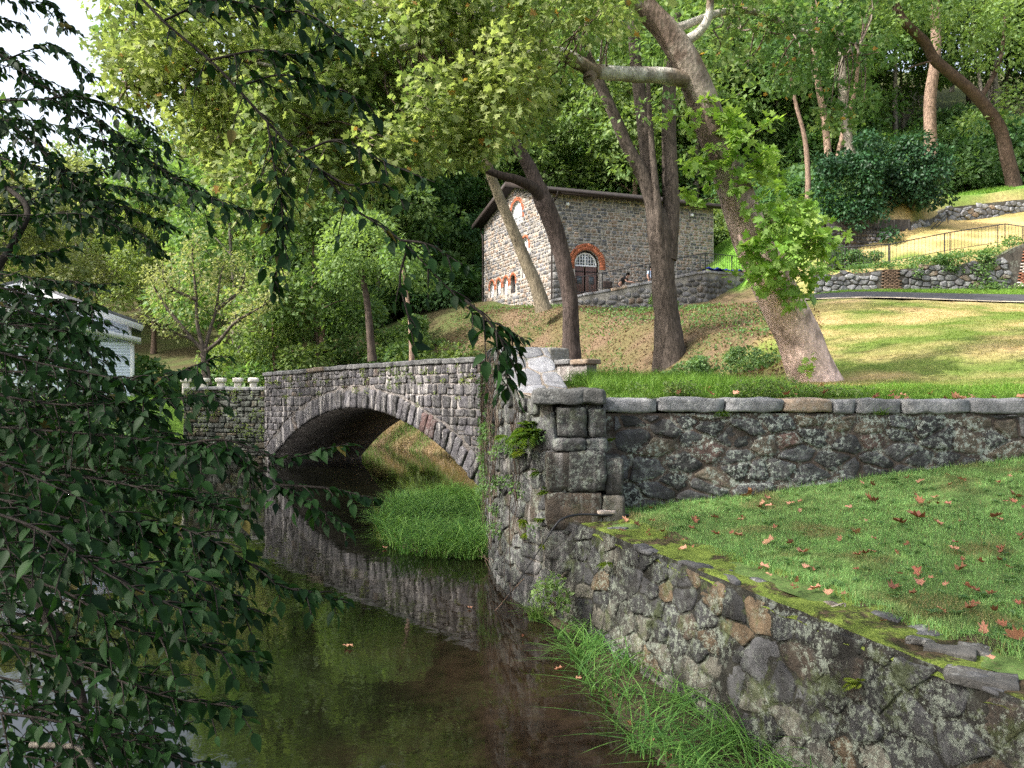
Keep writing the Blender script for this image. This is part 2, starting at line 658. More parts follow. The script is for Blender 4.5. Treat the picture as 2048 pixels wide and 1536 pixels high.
cc = t.mix(1., cc, t.ramp(vo.outputs['Color'], [(.2, .82), (.8, 1.15)]), 'MULTIPLY')
t.bsdf(cc, .9, t.math('ADD', t.math('ADD', f1, t.math('MULTIPLY', f2, .4)), vo.outputs['Distance']), .03, .6, spec=.15)
M['bark_smooth'] = t.m
M['metal'] = plain('black_metal', (.02, .02, .022), .5, .2)
M['roof'] = plain('brown_roof_metal', (.014, .011, .010), .75, .25, 4)
M['brown'] = plain('brown_painted_wood', (.13, .075, .065), .6, .15, 6)
M['darkbrown'] = plain('dark_brown_trim', (.028, .02, .018), .65, .15, 6)
M['white'] = plain('white_paint', (.75, .76, .78), .5, .06, 10)
M['glass'] = plain('dark_pane', (.05, .065, .08), .12, .3, 2, spec=.5, bump=0.)
M['concrete'] = plain('pale_concrete', (.62, .58, .52), .85, .2, 10)
M['mud'] = plain('wet_mud', (.055, .04, .026), .45, .4, 7, .6)
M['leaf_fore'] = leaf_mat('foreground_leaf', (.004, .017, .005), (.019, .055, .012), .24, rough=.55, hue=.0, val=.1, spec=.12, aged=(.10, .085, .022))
M['leaf_syc'] = leaf_mat('sycamore_leaf', (.085, .155, .05), (.36, .40, .16), .48, aged=(.36, .2, .06), tcol=(1.3, 1.4, .8), rough=.55, val=.1)
M['leaf_sprout'] = leaf_mat('sprout_leaf', (.16, .29, .05), (.36, .47, .13), .42, val=.05)  # brightened: sunlight on the sprouts put into the leaf colour
M['leaf_bright'] = leaf_mat('bright_leaf', (.08, .14, .045), (.22, .29, .10), .42)
M['leaf_green'] = leaf_mat('green_leaf', (.075, .15, .05), (.21, .31, .11), .42)
M['leaf_dark'] = leaf_mat('dark_leaf', (.05, .115, .048), (.15, .25, .10), .42)
M['leaf_olive_haze'] = leaf_mat('olive_haze_leaf', (.17, .21, .08), (.40, .40, .19), .42, tcol=(1.3, 1.4, .8))  # pale tone holds the far wood's haze, put into the leaf colour
M['leaf_blue'] = leaf_mat('magnolia_leaf', (.016, .05, .02), (.05, .115, .042), .2, rough=.45, spec=.25)
M['fern'] = leaf_mat('fern_leaf', (.05, .10, .012), (.16, .22, .03), .35)
M['grass'] = blade_mat('grass_blade')
M['litter'] = leaf_mat('litter_leaf', (.07, .042, .025), (.24, .155, .09), .15, tcol=(1.2, .9, .6), rough=.8, hue=.01, val=.5)
M['deadleaf'] = leaf_mat('dead_leaf', (.22, .09, .05), (.58, .31, .2), .15, tcol=(1.2, .9, .6), rough=.7, hue=.01, val=.5)
# ================================================================== terrain
CTRL = np.array([
    (1.5, 11.2, 2.80), (4.5, 11.2, 2.80), (8, 11.2, 2.80), (20, 11, 2.95), (45, 11, 4), (1.0, 14, 3.0), (1.6, 17.5, 3.1), (3.4, 20.5, 3.35), (6.3, 16, 3.08), (9.5, 14.5, 3.1),
    (10.5, 18.5, 3.9), (14, 24, 4.9), (20, 20, 4.6), (2.1, 27, 4.1), (5.6, 28, 4.7), (9.5, 30, 5.55), (1.4, 36, 5.8), (2.3, 43.3, 7.4), (7.6, 42, 7.05), (10.8, 42.7, 7.5), (14, 43, 8.0),
    (13.6, 31, 6.2), (20, 30.3, 6.05), (27, 30, 6.1), (14, 34.2, 6.95), (22, 34, 6.95), (28, 34, 7.0), (15.5, 35.9, 7.3), (24, 35.9, 7.4), (34, 36, 7.8),
    (18.7, 38.3, 7.7), (24.3, 38.3, 8.2), (30, 38.5, 8.8), (22, 41, 8.6), (27, 43, 9.7), (33, 49, 12.0), (27.8, 48.4, 11.5), (19, 45, 9.3), (23, 45.5, 10.4), (34, 56, 15.0), (28, 56, 14.2), (40, 50, 13.5),
    (13.5, 49, 11.2), (17, 56, 13.0), (5, 60, 10.2), (-4, 60, 9.4), (-1.8, 54, 8.8), (2.2, 46, 7.7), (8, 49, 8.5),
    (-3.6, 33, 4.3), (-2.3, 38, 5.6), (-7, 46, 5.2), (-14, 50, 4.4), (-20, 54, 4.0), (-7, 37, 2.6), (-14, 44, 2.2),
    (-13.5, 31.5, 2.3), (-10, 33, 2.4), (-17, 35, 2.45), (-25, 33, 2.5), (-33, 34, 2.6), (-19, 25, 2.1), (-25, 20, 2.0), (-22, 42, 3.0), (-40, 40, 3.2),
    (0, 80, 21), (20, 80, 26), (42, 78, 27), (-20, 80, 12), (-42, 80, 11), (-65, 62, 6), (0, 130, 50), (50, 130, 56), (-50, 130, 25), (-100, 130, 22), (-110, 60, 6), (80, 60, 24), (90, 120, 50),
    (60, 30, 8), (-60, 20, 2.5), (30, 20, 5.2),
], float)


def _tps(C0):
    n = len(C0)
    d = np.hypot(C0[:, None, 0] - C0[None, :, 0], C0[:, None, 1] - C0[None, :, 1])
    K = d * d * np.log(d + 1e-9) + np.eye(n) * .25
    Pm = np.column_stack([np.ones(n), C0[:, :2]])
    A = np.zeros((n + 3, n + 3)); A[:n, :n] = K; A[:n, n:] = Pm; A[n:, :n] = Pm.T
    return np.linalg.solve(A, np.concatenate([C0[:, 2], np.zeros(3)]))


TPSW = _tps(CTRL)
# outline of the sunken part (stream, banks and the lower lawn); 'w' edges are held by walls, 'b' edges are banks
CH = [(80, 10.8, 'w'), (1.15, 10.8, 'w'), (.75, 11.3, 'w'), (.55, 12.4, 'w'), (.3, 15, 'w'), (.1, 19.2, 'w'), (2.3, 21.7, 'b'), (1.2, 24.4, 'b'), (-1.2, 29, 'b'), (-5, 35, 'b'), (-12, 43, 'b'), (-26, 50, 'b'),
      (-27, 46.5, 'b'), (-15, 40.5, 'b'), (-9.2, 36, 'b'), (-6.5, 31.3, 'w'), (-9.5, 29.2, 'w'), (-12.6, 30.3, 'b'), (-13.2, 23, 'b'), (-16, 13, 'b'), (-26, 6, 'b'), (-60, 0, 'b'), (-60, -60, 'w'), (80, -60, 'w')]
CHP = [(a, b) for a, b, _ in CH]
RUB = [(14.2, 36.3), (18, 36.2), (24, 36.2), (34, 36.6)]      # the rubble wall behind the road
UPW = [(18.2, 44.6), (23.6, 45.6), (27.6, 48.9), (33, 50.4), (42, 52)]


def rub_y(x): return np.interp(x, [p[0] for p in RUB], [p[1] for p in RUB])
def upw_y(x): return np.interp(x, [p[0] for p in UPW], [p[1] for p in UPW])


def tz(x, y, fine=True):
    x = np.atleast_1d(np.asarray(x, float)); y = np.atleast_1d(np.asarray(y, float))
    d = np.hypot(x[:, None] - CTRL[None, :, 0], y[:, None] - CTRL[None, :, 1])
    z = (d * d * np.log(d + 1e-9)) @ TPSW[:-3] + TPSW[-3] + TPSW[-2] * x + TPSW[-1] * y
    up = np.clip((y - rub_y(x) - .25) / .5, 0, 1) * np.clip((x - 13.2) / 1.5, 0, 1)
    up = up * np.clip((60 - y) / 10, 0, 1)
    z = z + up * np.interp(x, [14, 18, 24, 34], [.9, 1.1, 1.6, 1.7])
    up2 = np.clip((y - upw_y(x) - .2) / .5, 0, 1) * np.clip((x - 17.8) / .8, 0, 1) * np.clip((66 - y) / 12, 0, 1)
    z = z + up2 * np.interp(x, [18, 23.5, 25, 34], [2.0, 1.8, 1.5, 1.5])
    if fine:
        r = np.clip((y - 20) / 60, .25, 1)
        z = z + (n2(x, y, 2.2, 3) - .5) * .28 * r + (n2(x, y, .6, 5) - .5) * .10
    ins = in_poly(x, y, CHP)
    low = np.full(len(x), 1e9)
    for i in range(len(CH)):
        a, b = CH[i], CH[(i + 1) % len(CH)]
        D = seg_dist(x, y, a[:2], b[:2])
        low = np.minimum(low, (-1 + 40 * D) if a[2] == 'w' else (-.35 + .75 * D))
    return np.where(ins, -1.0, np.minimum(z, low))


def tz1(x, y): return float(tz([x], [y])[0])


def lower_back_x(y):      # back edge of the stream wall's top
    return .85 + .56 + (9.9 - y) * (1.95 / 5.5) + .05


def lawn_z(x, y):
    x = np.asarray(x, float); y = np.asarray(y, float)
    t = np.clip(x - lower_back_x(y), -.3, 9)
    return 1.24 + .085 * t + .018 * t * np.clip(y - 5, 0, 6) * .5 + (n2(x.ravel(), y.ravel(), 1.1, 8).reshape(x.shape) - .5) * .09


def ground_mat():
    t = NT('bank_ground')
    v = t.obj()
    big = t.noise(.33, 5, .62, v)
    fine = t.noise(6, 5, .7, v)
    a = t.attr().outputs['Color']
    col = t.mix(1., a, t.ramp(fine, [(.25, .55), (.75, 1.4)]), 'MULTIPLY')
    spk = t.ramp(t.noise(26, 3, .7, v), [(.56, 0.), (.66, 1.)])
    col = t.mix(t.math('MULTIPLY', spk, .4), col, (.16, .11, .07))
    t.bsdf(col, .95, t.math('ADD', fine, big), .06, .7, spec=.1)
    return t.m


M['ground'] = ground_mat()


def axis(parts):
    o = []
    for a, b, s in parts: o += list(np.arange(a, b, s))
    return np.array(o + [parts[-1][1]])


def dry(x, y):
    """0 = green grass, 1 = dry tan grass, on the mown hill slope."""
    return np.clip((n2(x, y * 1.2, 1.9, 21, 4) - .34) * 2.6, 0, 1)


def litter(x, y):
    """1 where the shaded slope under the trees is leaf litter rather than grass."""
    edge = 6.2 + (y - 17) * .36 + (n2(x, y, 2., 33) - .5) * 3
    return np.clip((edge - x) / 1.6, 0, 1) * np.clip((y - 14.5 - (n2(x, y, 1.5, 35) - .5) * 2) / 1.5, 0, 1)


def ground_cols(x, y):
    d = dry(x, y)[:, None]
    g = np.array([.12, .17, .035]); tan = np.array([.42, .31, .15])
    c = g * (1 - d) + tan * d
    l = litter(x, y)[:, None]
    m = np.clip((n2(x, y, 1.3, 41, 3) - .40) * 5, 0, 1)[:, None]
    c = c * (1 - l) + l * (np.array([.135, .095, .06]) * m + np.array([.105, .09, .042]) * (1 - m))
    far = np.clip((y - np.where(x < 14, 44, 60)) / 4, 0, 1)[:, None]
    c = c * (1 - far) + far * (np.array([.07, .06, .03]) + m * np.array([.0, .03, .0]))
    straw = (np.clip((y - 38.2) / .8, 0, 1) * np.clip((x - 21.6 - (n2(x, y, 1., 52) - .5) * 2) / 1., 0, 1) * (y < upw_y(x)))[:, None]
    st = np.clip((n2(x, y, 1.6, 51) - .35) * 3, .15, 1)[:, None]
    c = c * (1 - straw) + straw * (np.array([.52, .37, .16]) * st + np.array([.2, .18, .06]) * (1 - st))
    top = (np.clip((y - upw_y(x) - .6) / .6, 0, 1) * np.clip((x - 17) / 2, 0, 1) * np.clip((61 - y) / 3, 0, 1))[:, None]
    c = c * (1 - top) + top * np.array([.10, .2, .035])
    lf = (np.clip((-8.5 - x) / 2, 0, 1) * (y > 28) * np.clip((41 - y) / 4, 0, 1))[:, None]
    c = c * (1 - lf) + lf * np.array([.13, .23, .035])
    by = (np.clip((x - 11.8) / 1.2, 0, 1) * np.clip((18 - x) / 1.5, 0, 1) * np.clip((y - 43.5), 0, 1) * np.clip((57 - y) / 3, 0, 1))[:, None]
    c = c * (1 - by) + by * np.array([.11, .24, .03])
    strip = (np.clip((12.6 - y) / .6, 0, 1) * (x > .5))[:, None]
    return c * (1 - strip) + strip * np.array([.07, .10, .025])


gx = axis([(-160, -40, 6), (-40, -16, 1.2), (-16, -2, .5), (-2, 9, .22), (9, 26, .45), (26, 50, 1.2), (50, 160, 6)])
gy = axis([(-60, 4, 6), (4, 10.2, .9), (10.2, 14, .16), (14, 30, .32), (30, 35.8, .4), (35.8, 37.4, .2), (37.4, 58, .5), (58, 90, 2), (90, 260, 8)])
GX, GY = np.meshgrid(gx, gy)
gxx, gyy = GX.ravel(), GY.ravel()
gz = np.concatenate([tz(gxx[i:i + 20000], gyy[i:i + 20000]) for i in range(0, len(gxx), 20000)])
a = Acc()
nx = len(gx)
i = np.arange(len(gy) - 1)[:, None] * nx; j = np.arange(nx - 1)[None]
a.add(np.column_stack([gxx, gyy, gz]), [np.stack([i + j, i + j + 1, i + nx + j + 1, i + nx + j], -1).reshape(-1, 4)], ground_cols(gxx, gyy))
structure(a.build('hillside', M['ground'], smooth=True))
a = Acc()
a.add([(-2500, -2500, -1.3), (2500, -2500, -1.3), (2500, 2500, -1.3), (-2500, 2500, -1.3)], [(0, 1, 2, 3)], (.08, .09, .03))
structure(a.build('ground', M['ground']))


# ------------------------------------------------------------------ road on the hill (a strip laid along the slope)
t = NT('asphalt')
n_ = t.noise(40, 4, .7)
t.bsdf(t.mix(1., (.045, .045, .05), t.ramp(n_, [(.3, .7), (.7, 1.4)]), 'MULTIPLY'), .85, n_, .01, .4)
M['asphalt'] = t.m
a = Acc()
xs = np.linspace(11.2, 44, 80)
yc = np.interp(xs, [11.2, 13.5, 17, 24, 44], [35.4, 33.9, 32.9, 32.3, 32.2])
rows = [np.column_stack([xs, yc + o, tz(xs, yc + o, False) + .06]) for o in np.linspace(-1.15, 1.15, 5)]
V = np.stack(rows, 1).reshape(-1, 3)
i = np.arange(79)[:, None] * 5; j = np.arange(4)[None]
a.add(V, [np.stack([i + j, i + 5 + j, i + 6 + j, i + j + 1], -1).reshape(-1, 4)], (1, 1, 1))
structure(a.build('road', M['asphalt'], smooth=True))
# pale gravel shoulder below the road
a = Acc()
rows = [np.column_stack([xs, yc - 1.13 + o, tz(xs, yc - 1.13 + o, False) + .065]) for o in (-.28, 0)]
V = np.stack(rows, 1).reshape(-1, 3)
i = np.arange(79)[:, None] * 2
a.add(V, [np.stack([i, i + 2, i + 3, i + 1], -1).reshape(-1, 4)], (.42, .36, .27))
structure(a.build('gravel_shoulder', M['ground'], smooth=True))

# ------------------------------------------------------------------ water
t = NT('stream_water')
v = t.obj()
mud = t.ramp(t.noise(.45, 4, .6, v), [(.38, 0.), (.62, 1.)])
sep = t.n('ShaderNodeSeparateXYZ'); t.l(v, sep.inputs[0])
east = t.math('ADD', t.math('MULTIPLY', sep.outputs[0], .35), .75)
shal = t.ramp(t.math('ADD', t.math('MULTIPLY', mud, .35), east), [(.35, 0.), (1.05, 1.)])
grain = t.noise(9, 5, .7, v)
c = t.mix(shal, (.005, .0055, .003), (.021, .0138, .0085))
c = t.mix(1., c, t.ramp(grain, [(.3, .75), (.7, 1.25)]), 'MULTIPLY')
w1 = t.noise(5.5, 3, .55, t.obj((1, 1, 1)), .4)
w2 = t.noise(1.3, 2, .5, v)
t.bsdf(c, .02, t.math('ADD', t.math('MULTIPLY', w1, .30), w2), .02, .16, spec=.5, IOR=1.42)
M['water'] = t.m
a = Acc()
a.add([(-60, -30, 0), (6, -30, 0), (6, 52, 0), (-60, 52, 0)], [(0, 1, 2, 3)])
structure(a.build('stream_water', M['water']))

# ------------------------------------------------------------------ lawn between the walls
a = Acc()
ys = np.linspace(1.5, 10.7, 60)
ts = np.linspace(0, 1, 70) ** 1.3
LX, LY = [], []
for y in ys:
    x0 = lower_back_x(y) - .30
    LX.append(x0 + ts * (13 - x0)); LY.append(np.full(len(ts), y))
LX, LY = np.array(LX), np.array(LY)
V = np.column_stack([LX.ravel(), LY.ravel(), lawn_z(LX, LY).ravel()])
nx = len(ts); i = np.arange(len(ys) - 1)[:, None] * nx; j = np.arange(nx - 1)[None]
m = n2(V[:, 0], V[:, 1], .8, 61, 3)[:, None]
a.add(V, [np.stack([i + j, i + j + 1, i + nx + j + 1, i + nx + j], -1).reshape(-1, 4)], np.array([.075, .12, .035]) * (.7 + .7 * m))
structure(a.build('lawn', M['ground'], smooth=True))


def grey(r, base=.13, var=.5, warm=.0):
    k = base * r.uniform(1 - var, 1 + var)
    c = np.array([k, k, k * 1.04])
    if r.random() < warm: c = c * np.array([1.35, 1.02, .72])
    return c


# ================================================================== bridge
PL = np.array([-9.24, 28.8]); UD = np.array([.668, -.744]); OUT = np.array([-.744, -.668])
BW, BLEN = 3.8, 13.15
AC, AZ, AR = 6.75, -7.81, 10.06


def Mb(u, v, h):
    u = np.asarray(u, float); h = np.asarray(h, float) + 0 * u
    return np.column_stack([PL[0] + UD[0] * u + OUT[0] * h, PL[1] + UD[1] * u + OUT[1] * h, np.asarray(v, float) + 0 * u])


def ptop(u): return np.interp(u, [0, 3.5, 6, 9, 13.2], [3.27, 3.37, 3.44, 3.51, 3.55])
def arch_z(u): return np.where(np.abs(u - AC) < 6.2, AZ + np.sqrt(np.maximum(AR ** 2 - (u - AC) ** 2, 0)), -.5)


bridge = thing('stone_bridge', 'low grey stone arch bridge with rough voussoirs over the brown stream', 'bridge', (0, 0, 0))
a = Acc()
us = np.concatenate([np.linspace(0, .5, 3), np.linspace(.56, 12.94, 70), np.linspace(13, BLEN, 3)])
prof = []
for u in us:
    z0, z1 = max(float(arch_z(u)), -.5), float(ptop(u))
    prof.append([(z0, 0), (z1, 0), (z1, -.42), (2.75, -.42), (2.75, -BW + .42), (z1, -BW + .42), (z1, -BW), (z0, -BW)])
prof = np.array(prof)
U = np.repeat(us, 8)
V = Mb(U, prof[:, :, 0].ravel(), prof[:, :, 1].ravel())
i = np.arange(len(us) - 1)[:, None] * 8; j = np.arange(8)[None]; k = (j + 1) % 8
a.add(V, [np.stack([i + j, i + 8 + j, i + 8 + k, i + k], -1).reshape(-1, 4)], (.16, .14, .132))
a.add(V[:8], [tuple(range(8))], (.17, .155, .145)); a.add(V[-8:], [tuple(range(8))[::-1]], (.17, .155, .145))
a.build('masonry_core', M['bridge'], bridge)

a = Acc()
cells = []
for cell in coursed_cells(-.02, BLEN - .05, -.3, 1.0, (.0, 0), (0, 0)) if False else []:
    pass
rows = coursed_cells(0.0, BLEN - .02, 0., 3.55, (.20, .36), (.22, .5), .13, 5)
for p in rows:
    p = p.copy()
    p[:, 1] = p[:, 1] * ptop(p[:, 0]) / 3.55
    rr = np.hypot(p[:, 0] - AC, p[:, 1] - AZ)
    A0 = parea(p)
    lim = AR + .66
    bad = rr < lim
    if bad.all(): continue
    if bad.any():
        s = lim / rr[bad]
        p[bad] = np.column_stack([AC + (p[bad, 0] - AC) * s, AZ + (p[bad, 1] - AZ) * s])
        if parea(p) < .3 * A0: continue
    cells.append(p)


def bcol(u, v, r):
    c = grey(r, .05, .55, .05) * np.array([1.02, .96, 1.05])
    return c * (1 + .15 * (u < 2.5))


stones(a, cells, Mb, .04, bcol, gap=.028, pts=18, seed=8, tilt=.45, rag=.06)
a.build('spandrel_stones', M['bridge'], bridge)
a = Acc()
vo = []
r = np.random.default_rng(9)
th = math.asin(6.36 / AR)
ed = np.cumsum(r.uniform(.75, 1.25, 47)); ed = np.concatenate([[0], ed]) / ed[-1] * 2 * th - th
for k in range(47):
    R1 = AR + r.uniform(.52, .68)
    t0, t1 = ed[k] + .0006, ed[k + 1] - .0006
    vo.append(np.array([(AC + R * math.sin(t), AZ + R * math.cos(t)) for R, t in ((AR + .0, t0), (AR + .0, t1), (R1, t1), (R1, t0))]))
stones(a, vo, Mb, .075, lambda u, v, r: grey(r, .06, .4, .04) * np.array([1.02, .96, 1.05]) * (np.array([1.25, .75, .62]) if 10.0 < u < 10.7 and r.random() < .6 else 1), gap=.016, pts=20, seed=10, tilt=.4, rag=.02, rings=((1, -.4), (.97, .5), (.9, .9), (.6, 1.)))
a.build('voussoirs', M['bridge'], bridge)


def coping_run(acc, Mf, u0, u1, topf, hz, over, depth, lens, seed, base=.2, amp=.02):
    r = np.random.default_rng(seed)
    u = u0
    while u < u1 - .05:
        L = min(r.uniform(*lens), u1 - u)
        if u1 - (u + L) < lens[0] * .5: L = u1 - u
        c0 = Mf([u], [0], [0])[0]; c1 = Mf([u + L], [0], [0])[0]
        mid = Mf([u + L / 2], [0], [over - depth / 2])[0]
        x = c1 - c0; z0, z1 = float(topf(u)), float(topf(u + L))
        x = np.array([x[0], x[1], z1 - z0]); ln = np.linalg.norm(x); x /= ln
        y = np.cross([0, 0, 1.], x); y /= np.linalg.norm(y); z = np.cross(x, y)
        mid[2] = (z0 + z1) / 2 + hz / 2 + r.uniform(-.012, .012)
        rbox(acc, mid, (ln / 2 - .008, depth / 2 + r.uniform(-.015, .015), hz / 2), .035, amp, 5, col=grey(r, base, .2, .08), n=6, ax=np.array([x, y, z]))
        u += L


a = Acc()
coping_run(a, Mb, -.12, BLEN - .1, ptop, .155, .08, .58, (.7, 1.5), 12, .075, .03)
a.build('parapet_coping', M['coping'], bridge, smooth=True)
a = Acc()
Mbk = lambda u, v, h: Mb(u, v, -BW - np.asarray(h, float))
coping_run(a, Mbk, -.12, BLEN + .1, ptop, .155, .08, .58, (.7, 1.5), 13, .15, .022)
a.build('parapet_coping', M['coping'], bridge, smooth=True)
a = Acc()      # raised end block of the far parapet
for q in range(2):
    e = Mb([10.2 + q * 1.3], [0], [-BW + .25])[0]
    rbox(a, (e[0], e[1], 3.86 - q * .05), (.45, .4, .24), .06, .04, 4, rot=-.84, col=(.2, .19, .17), n=6)
a.build('parapet_block', M['coping'], bridge, smooth=True)

# ================================================================== curved wing wall
WPTS = catmull([(-.58, 19.2), (-.53, 17), (-.45, 15), (-.32, 13.2), (-.10, 11.9), (.17, 10.85), (.42, 10.3), (.62, 10.02), (.86, 9.85)], 8)
WS = np.concatenate([[0], np.cumsum(np.linalg.norm(np.diff(WPTS, axis=0), axis=1))])


def wpos(u):
    x = np.interp(u, WS, WPTS[:, 0]); y = np.interp(u, WS, WPTS[:, 1])
    e = .05
    tx = np.interp(u + e, WS, WPTS[:, 0]) - np.interp(u - e, WS, WPTS[:, 0])
    ty = np.interp(u + e, WS, WPTS[:, 1]) - np.interp(u - e, WS, WPTS[:, 1])
    L = np.hypot(tx, ty) + 1e-9
    return x, y, ty / L, -tx / L      # outward normal: towards the stream


def Mw(u, v, h):
    u = np.asarray(u, float); v = np.asarray(v, float)
    x, y, nx_, ny_ = wpos(u)
    bat = np.clip(1.5 - v, 0, 2) * .10 * np.clip((u - 5) / 3, 0, 1)
    hh = np.asarray(h, float) + bat
    return np.column_stack([x + nx_ * hh, y + ny_ * hh, v])


def u_of_y(y): return float(np.interp(-y, -WPTS[:, 1], WS))


uc, ud, ue = u_of_y(12.2), u_of_y(10.95), u_of_y(10.05)
WEND = WS[-1]


def wtop(u): return np.interp(u, [0, uc - .5, uc, ud, ue, ue + .02, WEND], [3.6, 3.6, 3.56, 2.86, 2.75, 1.30, 1.25])


wing = thing('wing_wall', 'curved stone wing wall between the bridge and the pier, hung with dry vines', 'wall', (0, 0, 0))
a = Acc()
us = np.linspace(0, WEND, 90)
sheet(a, us, lambda u: (-.6, float(wtop(u))), Mw, 0.008, (.06, .052, .043), .02)
sheet(a, us[us < ue], lambda u: (2.0, float(wtop(u))), lambda u, v, h: Mw(u, v, np.asarray(h) - .72), 0, (.13, .115, .10), .0)
sheet(a, us[us < ue], lambda u: (0., .72), lambda u, v, h: np.column_stack([Mw(u, wtop(u), -np.asarray(v))[:, :2], wtop(u) + .004]), 0, (.25, .205, .17), .0)
a.build('masonry_core', M['wing'], wing)
a = Acc()
cells = [c for c in voronoi_cells(0, WEND, -.35, 3.6, .36, .24, .33, 22)]
cl = []
for c in cells:
    m = c.mean(0)
    if m[1] > wtop(m[0]) - .05: continue
    c = c.copy(); c[:, 1] = np.minimum(c[:, 1], wtop(c[:, 0]) - .02)
    if parea(c) > .008: cl.append(c)
stones(a, cl, Mw, .05, lambda u, v, r: grey(r, .05, .55, .15), gap=.03, seed=23, tilt=.5, rag=.07)
a.build('face_stones', M['wing'], wing)
a = Acc()
Mt = lambda u, v, h: np.column_stack([Mw(u, np.full(len(np.atleast_1d(u)), 3.), -np.asarray(v, float))[:, :2], wtop(u) + np.asarray(h, float)])
stones(a, voronoi_cells(0, ud + .1, -.05, .75, .42, .36, .3, 25), Mt, .018, lambda u, v, r: grey(r, .20, .25, .2) * np.array([1, 1, 1.04]), gap=.025, seed=26, tilt=.1, rag=.04, lump=.25)
a.build('sloping_cap_stones', M['coping'], wing)

# ------------------------------------------------------------------ stone pier at the end of the wing wall
pier = thing('stone_pier', 'squat pier of big ashlar blocks under a thick cap at the wall corner', 'pier', (0, 0, 0))
a = Acc()
r = np.random.default_rng(31)
rbox(a, (.60, 10.36, 1.86), (.17, .43, .25), .03, .05, 6, rot=.05, col=(.05, .042, .034), n=6)
rbox(a, (.98, 10.36, 1.87), (.25, .45, .26), .03, .05, 6, rot=-.03, col=(.036, .035, .033), n=8)
rbox(a, (1.33, 10.38, 1.80), (.12, .4, .24), .03, .035, 6, col=(.065, .06, .054), n=6)
rbox(a, (.80, 10.3, 1.37), (.36, .43, .23), .03, .04, 6, col=(.075, .055, .038), n=6)
rbox(a, (1.31, 10.3, 1.32), (.15, .42, .24), .03, .035, 6, col=(.09, .08, .062), n=6)
rbox(a, (.76, 10.3, .92), (.34, .42, .2), .05, .02, 5, col=(.10, .095, .09), n=6)
a.build('base_blocks', M['wing'], pier, smooth=True)
a = Acc()
rbox(a, (.74, 10.36, 2.205), (.22, .42, .095), .06, .03, 6, col=(.055, .055, .057), n=8)
rbox(a, (1.1, 10.36, 2.195), (.16, .40, .10), .06, .03, 6, col=(.06, .06, .063), n=8)
a.build('corbel_course', M['wing'], pier, smooth=True)
a = Acc()
rbox(a, (1.10, 10.42, 2.5), (.12, .38, .19), .025, .04, 7, rot=.04, col=(.05, .048, .045), n=6)
rbox(a, (.78, 10.4, 2.5), (.20, .40, .19), .025, .05, 7, rot=-.03, col=(.042, .041, .04), n=8)
rbox(a, (.56, 10.62, 2.5), (.16, .36, .24), .04, .05, 6, rot=.12, col=(.06, .055, .05), n=6)
box(a, (.9, 10.5, 2.3), (.27, .35, .48), col=(.06, .055, .05))
a.build('shaft_block', M['wing'], pier, smooth=True)
a = Acc()
rbox(a, (.63, 10.42, 2.83), (.36, .45, .10), .05, .05, 5, col=(.085, .085, .083), n=8)
rbox(a, (1.07, 10.40, 2.835), (.15, .43, .10), .05, .045, 5, col=(.07, .07, .068), n=8)
a.build('cap', M['coping'], pier, smooth=True)

# ================================================================== retaining wall behind the lawn
def Mr(u, v, h):
    u = np.asarray(u, float)
    return np.column_stack([u, 10.5 - np.asarray(h, float) + 0 * u, np.asarray(v, float) + 0 * u])


retw = thing('retaining_wall', 'lichen spotted stone retaining wall with pale coping behind the lawn', 'wall', (0, 0, 0))
a = Acc()
us = np.linspace(1.2, 13, 60)
sheet(a, us, lambda u: (.6, 2.6), Mr, 0.012, (.075, .056, .045), .02)
sheet(a, us, lambda u: (0, .5), lambda u, v, h: np.column_stack([u, 10.5 + np.asarray(v), np.full(len(u), 2.6)]), 0, (.135, .105, .085))
sheet(a, us, lambda u: (.6, 2.6), lambda u, v, h: Mr(u, v, -.5), 0, (.135, .105, .085))
a.build('masonry_core', M['wall'], retw)
a = Acc()


def rcol(u, v, r):
    q = r.random()
    if q < .04: return np.array([.075, .048, .04]) * r.uniform(.8, 1.3)
    if q < .22: return np.array([.11, .09, .065]) * r.uniform(.8, 1.2)
    return grey(r, .052, .6, .06)


stones(a, voronoi_cells(1.38, 13, .95, 2.585, .40, .235, .42, 41), Mr, .038, rcol, gap=.035, pts=24, seed=42, tilt=.7, rag=.05, lump=.7)
a.build('face_stones', M['wall'], retw)
a = Acc()
coping_run(a, Mr, 1.22, 13, lambda u: 2.6, .20, .07, .55, (.28, 1.1), 45, .19, .03)
a.build('coping', M['coping'], retw, smooth=True)

# ================================================================== low wall along the stream
LP = np.array([(.62, 10.3), (.72, 10.0), (.86, 9.75), (1.50, 8.05), (2.14, 6.25), (2.80, 4.4), (3.60, 2.15), (4.4, -.1)])
LS = np.concatenate([[0], np.cumsum(np.linalg.norm(np.diff(LP, axis=0), axis=1))])
LN = np.array([-.943, -.334])


def Ml(u, v, h):
    u = np.asarray(u, float); v = np.asarray(v, float)
    b = np.asarray(h, float) + (1.25 - v) * .17
    return np.column_stack([np.interp(u, LS, LP[:, 0]) + LN[0] * b, np.interp(u, LS, LP[:, 1]) + LN[1] * b, v])


loww = thing('stream_wall', 'low lichened rubble wall with mossy top along the near stream bank', 'wall', (0, 0, 0))
a = Acc()
us = np.linspace(0, LS[-1], 120)
sheet(a, us, lambda u: (-.5, 1.24), Ml, .006, (.014, .013, .009), .02)
a.build('masonry_core', M['lowwall'], loww)
a = Acc()


def lcol(u, v, r):
    q = r.random()
    if q < .13: return np.array([.085, .06, .036]) * r.uniform(.6, 1.3)
    if q < .22 or v < .5 and q < .7: return np.array([.115, .108, .088]) * r.uniform(.6, 1.2)
    return grey(r, .036, .8, .1)


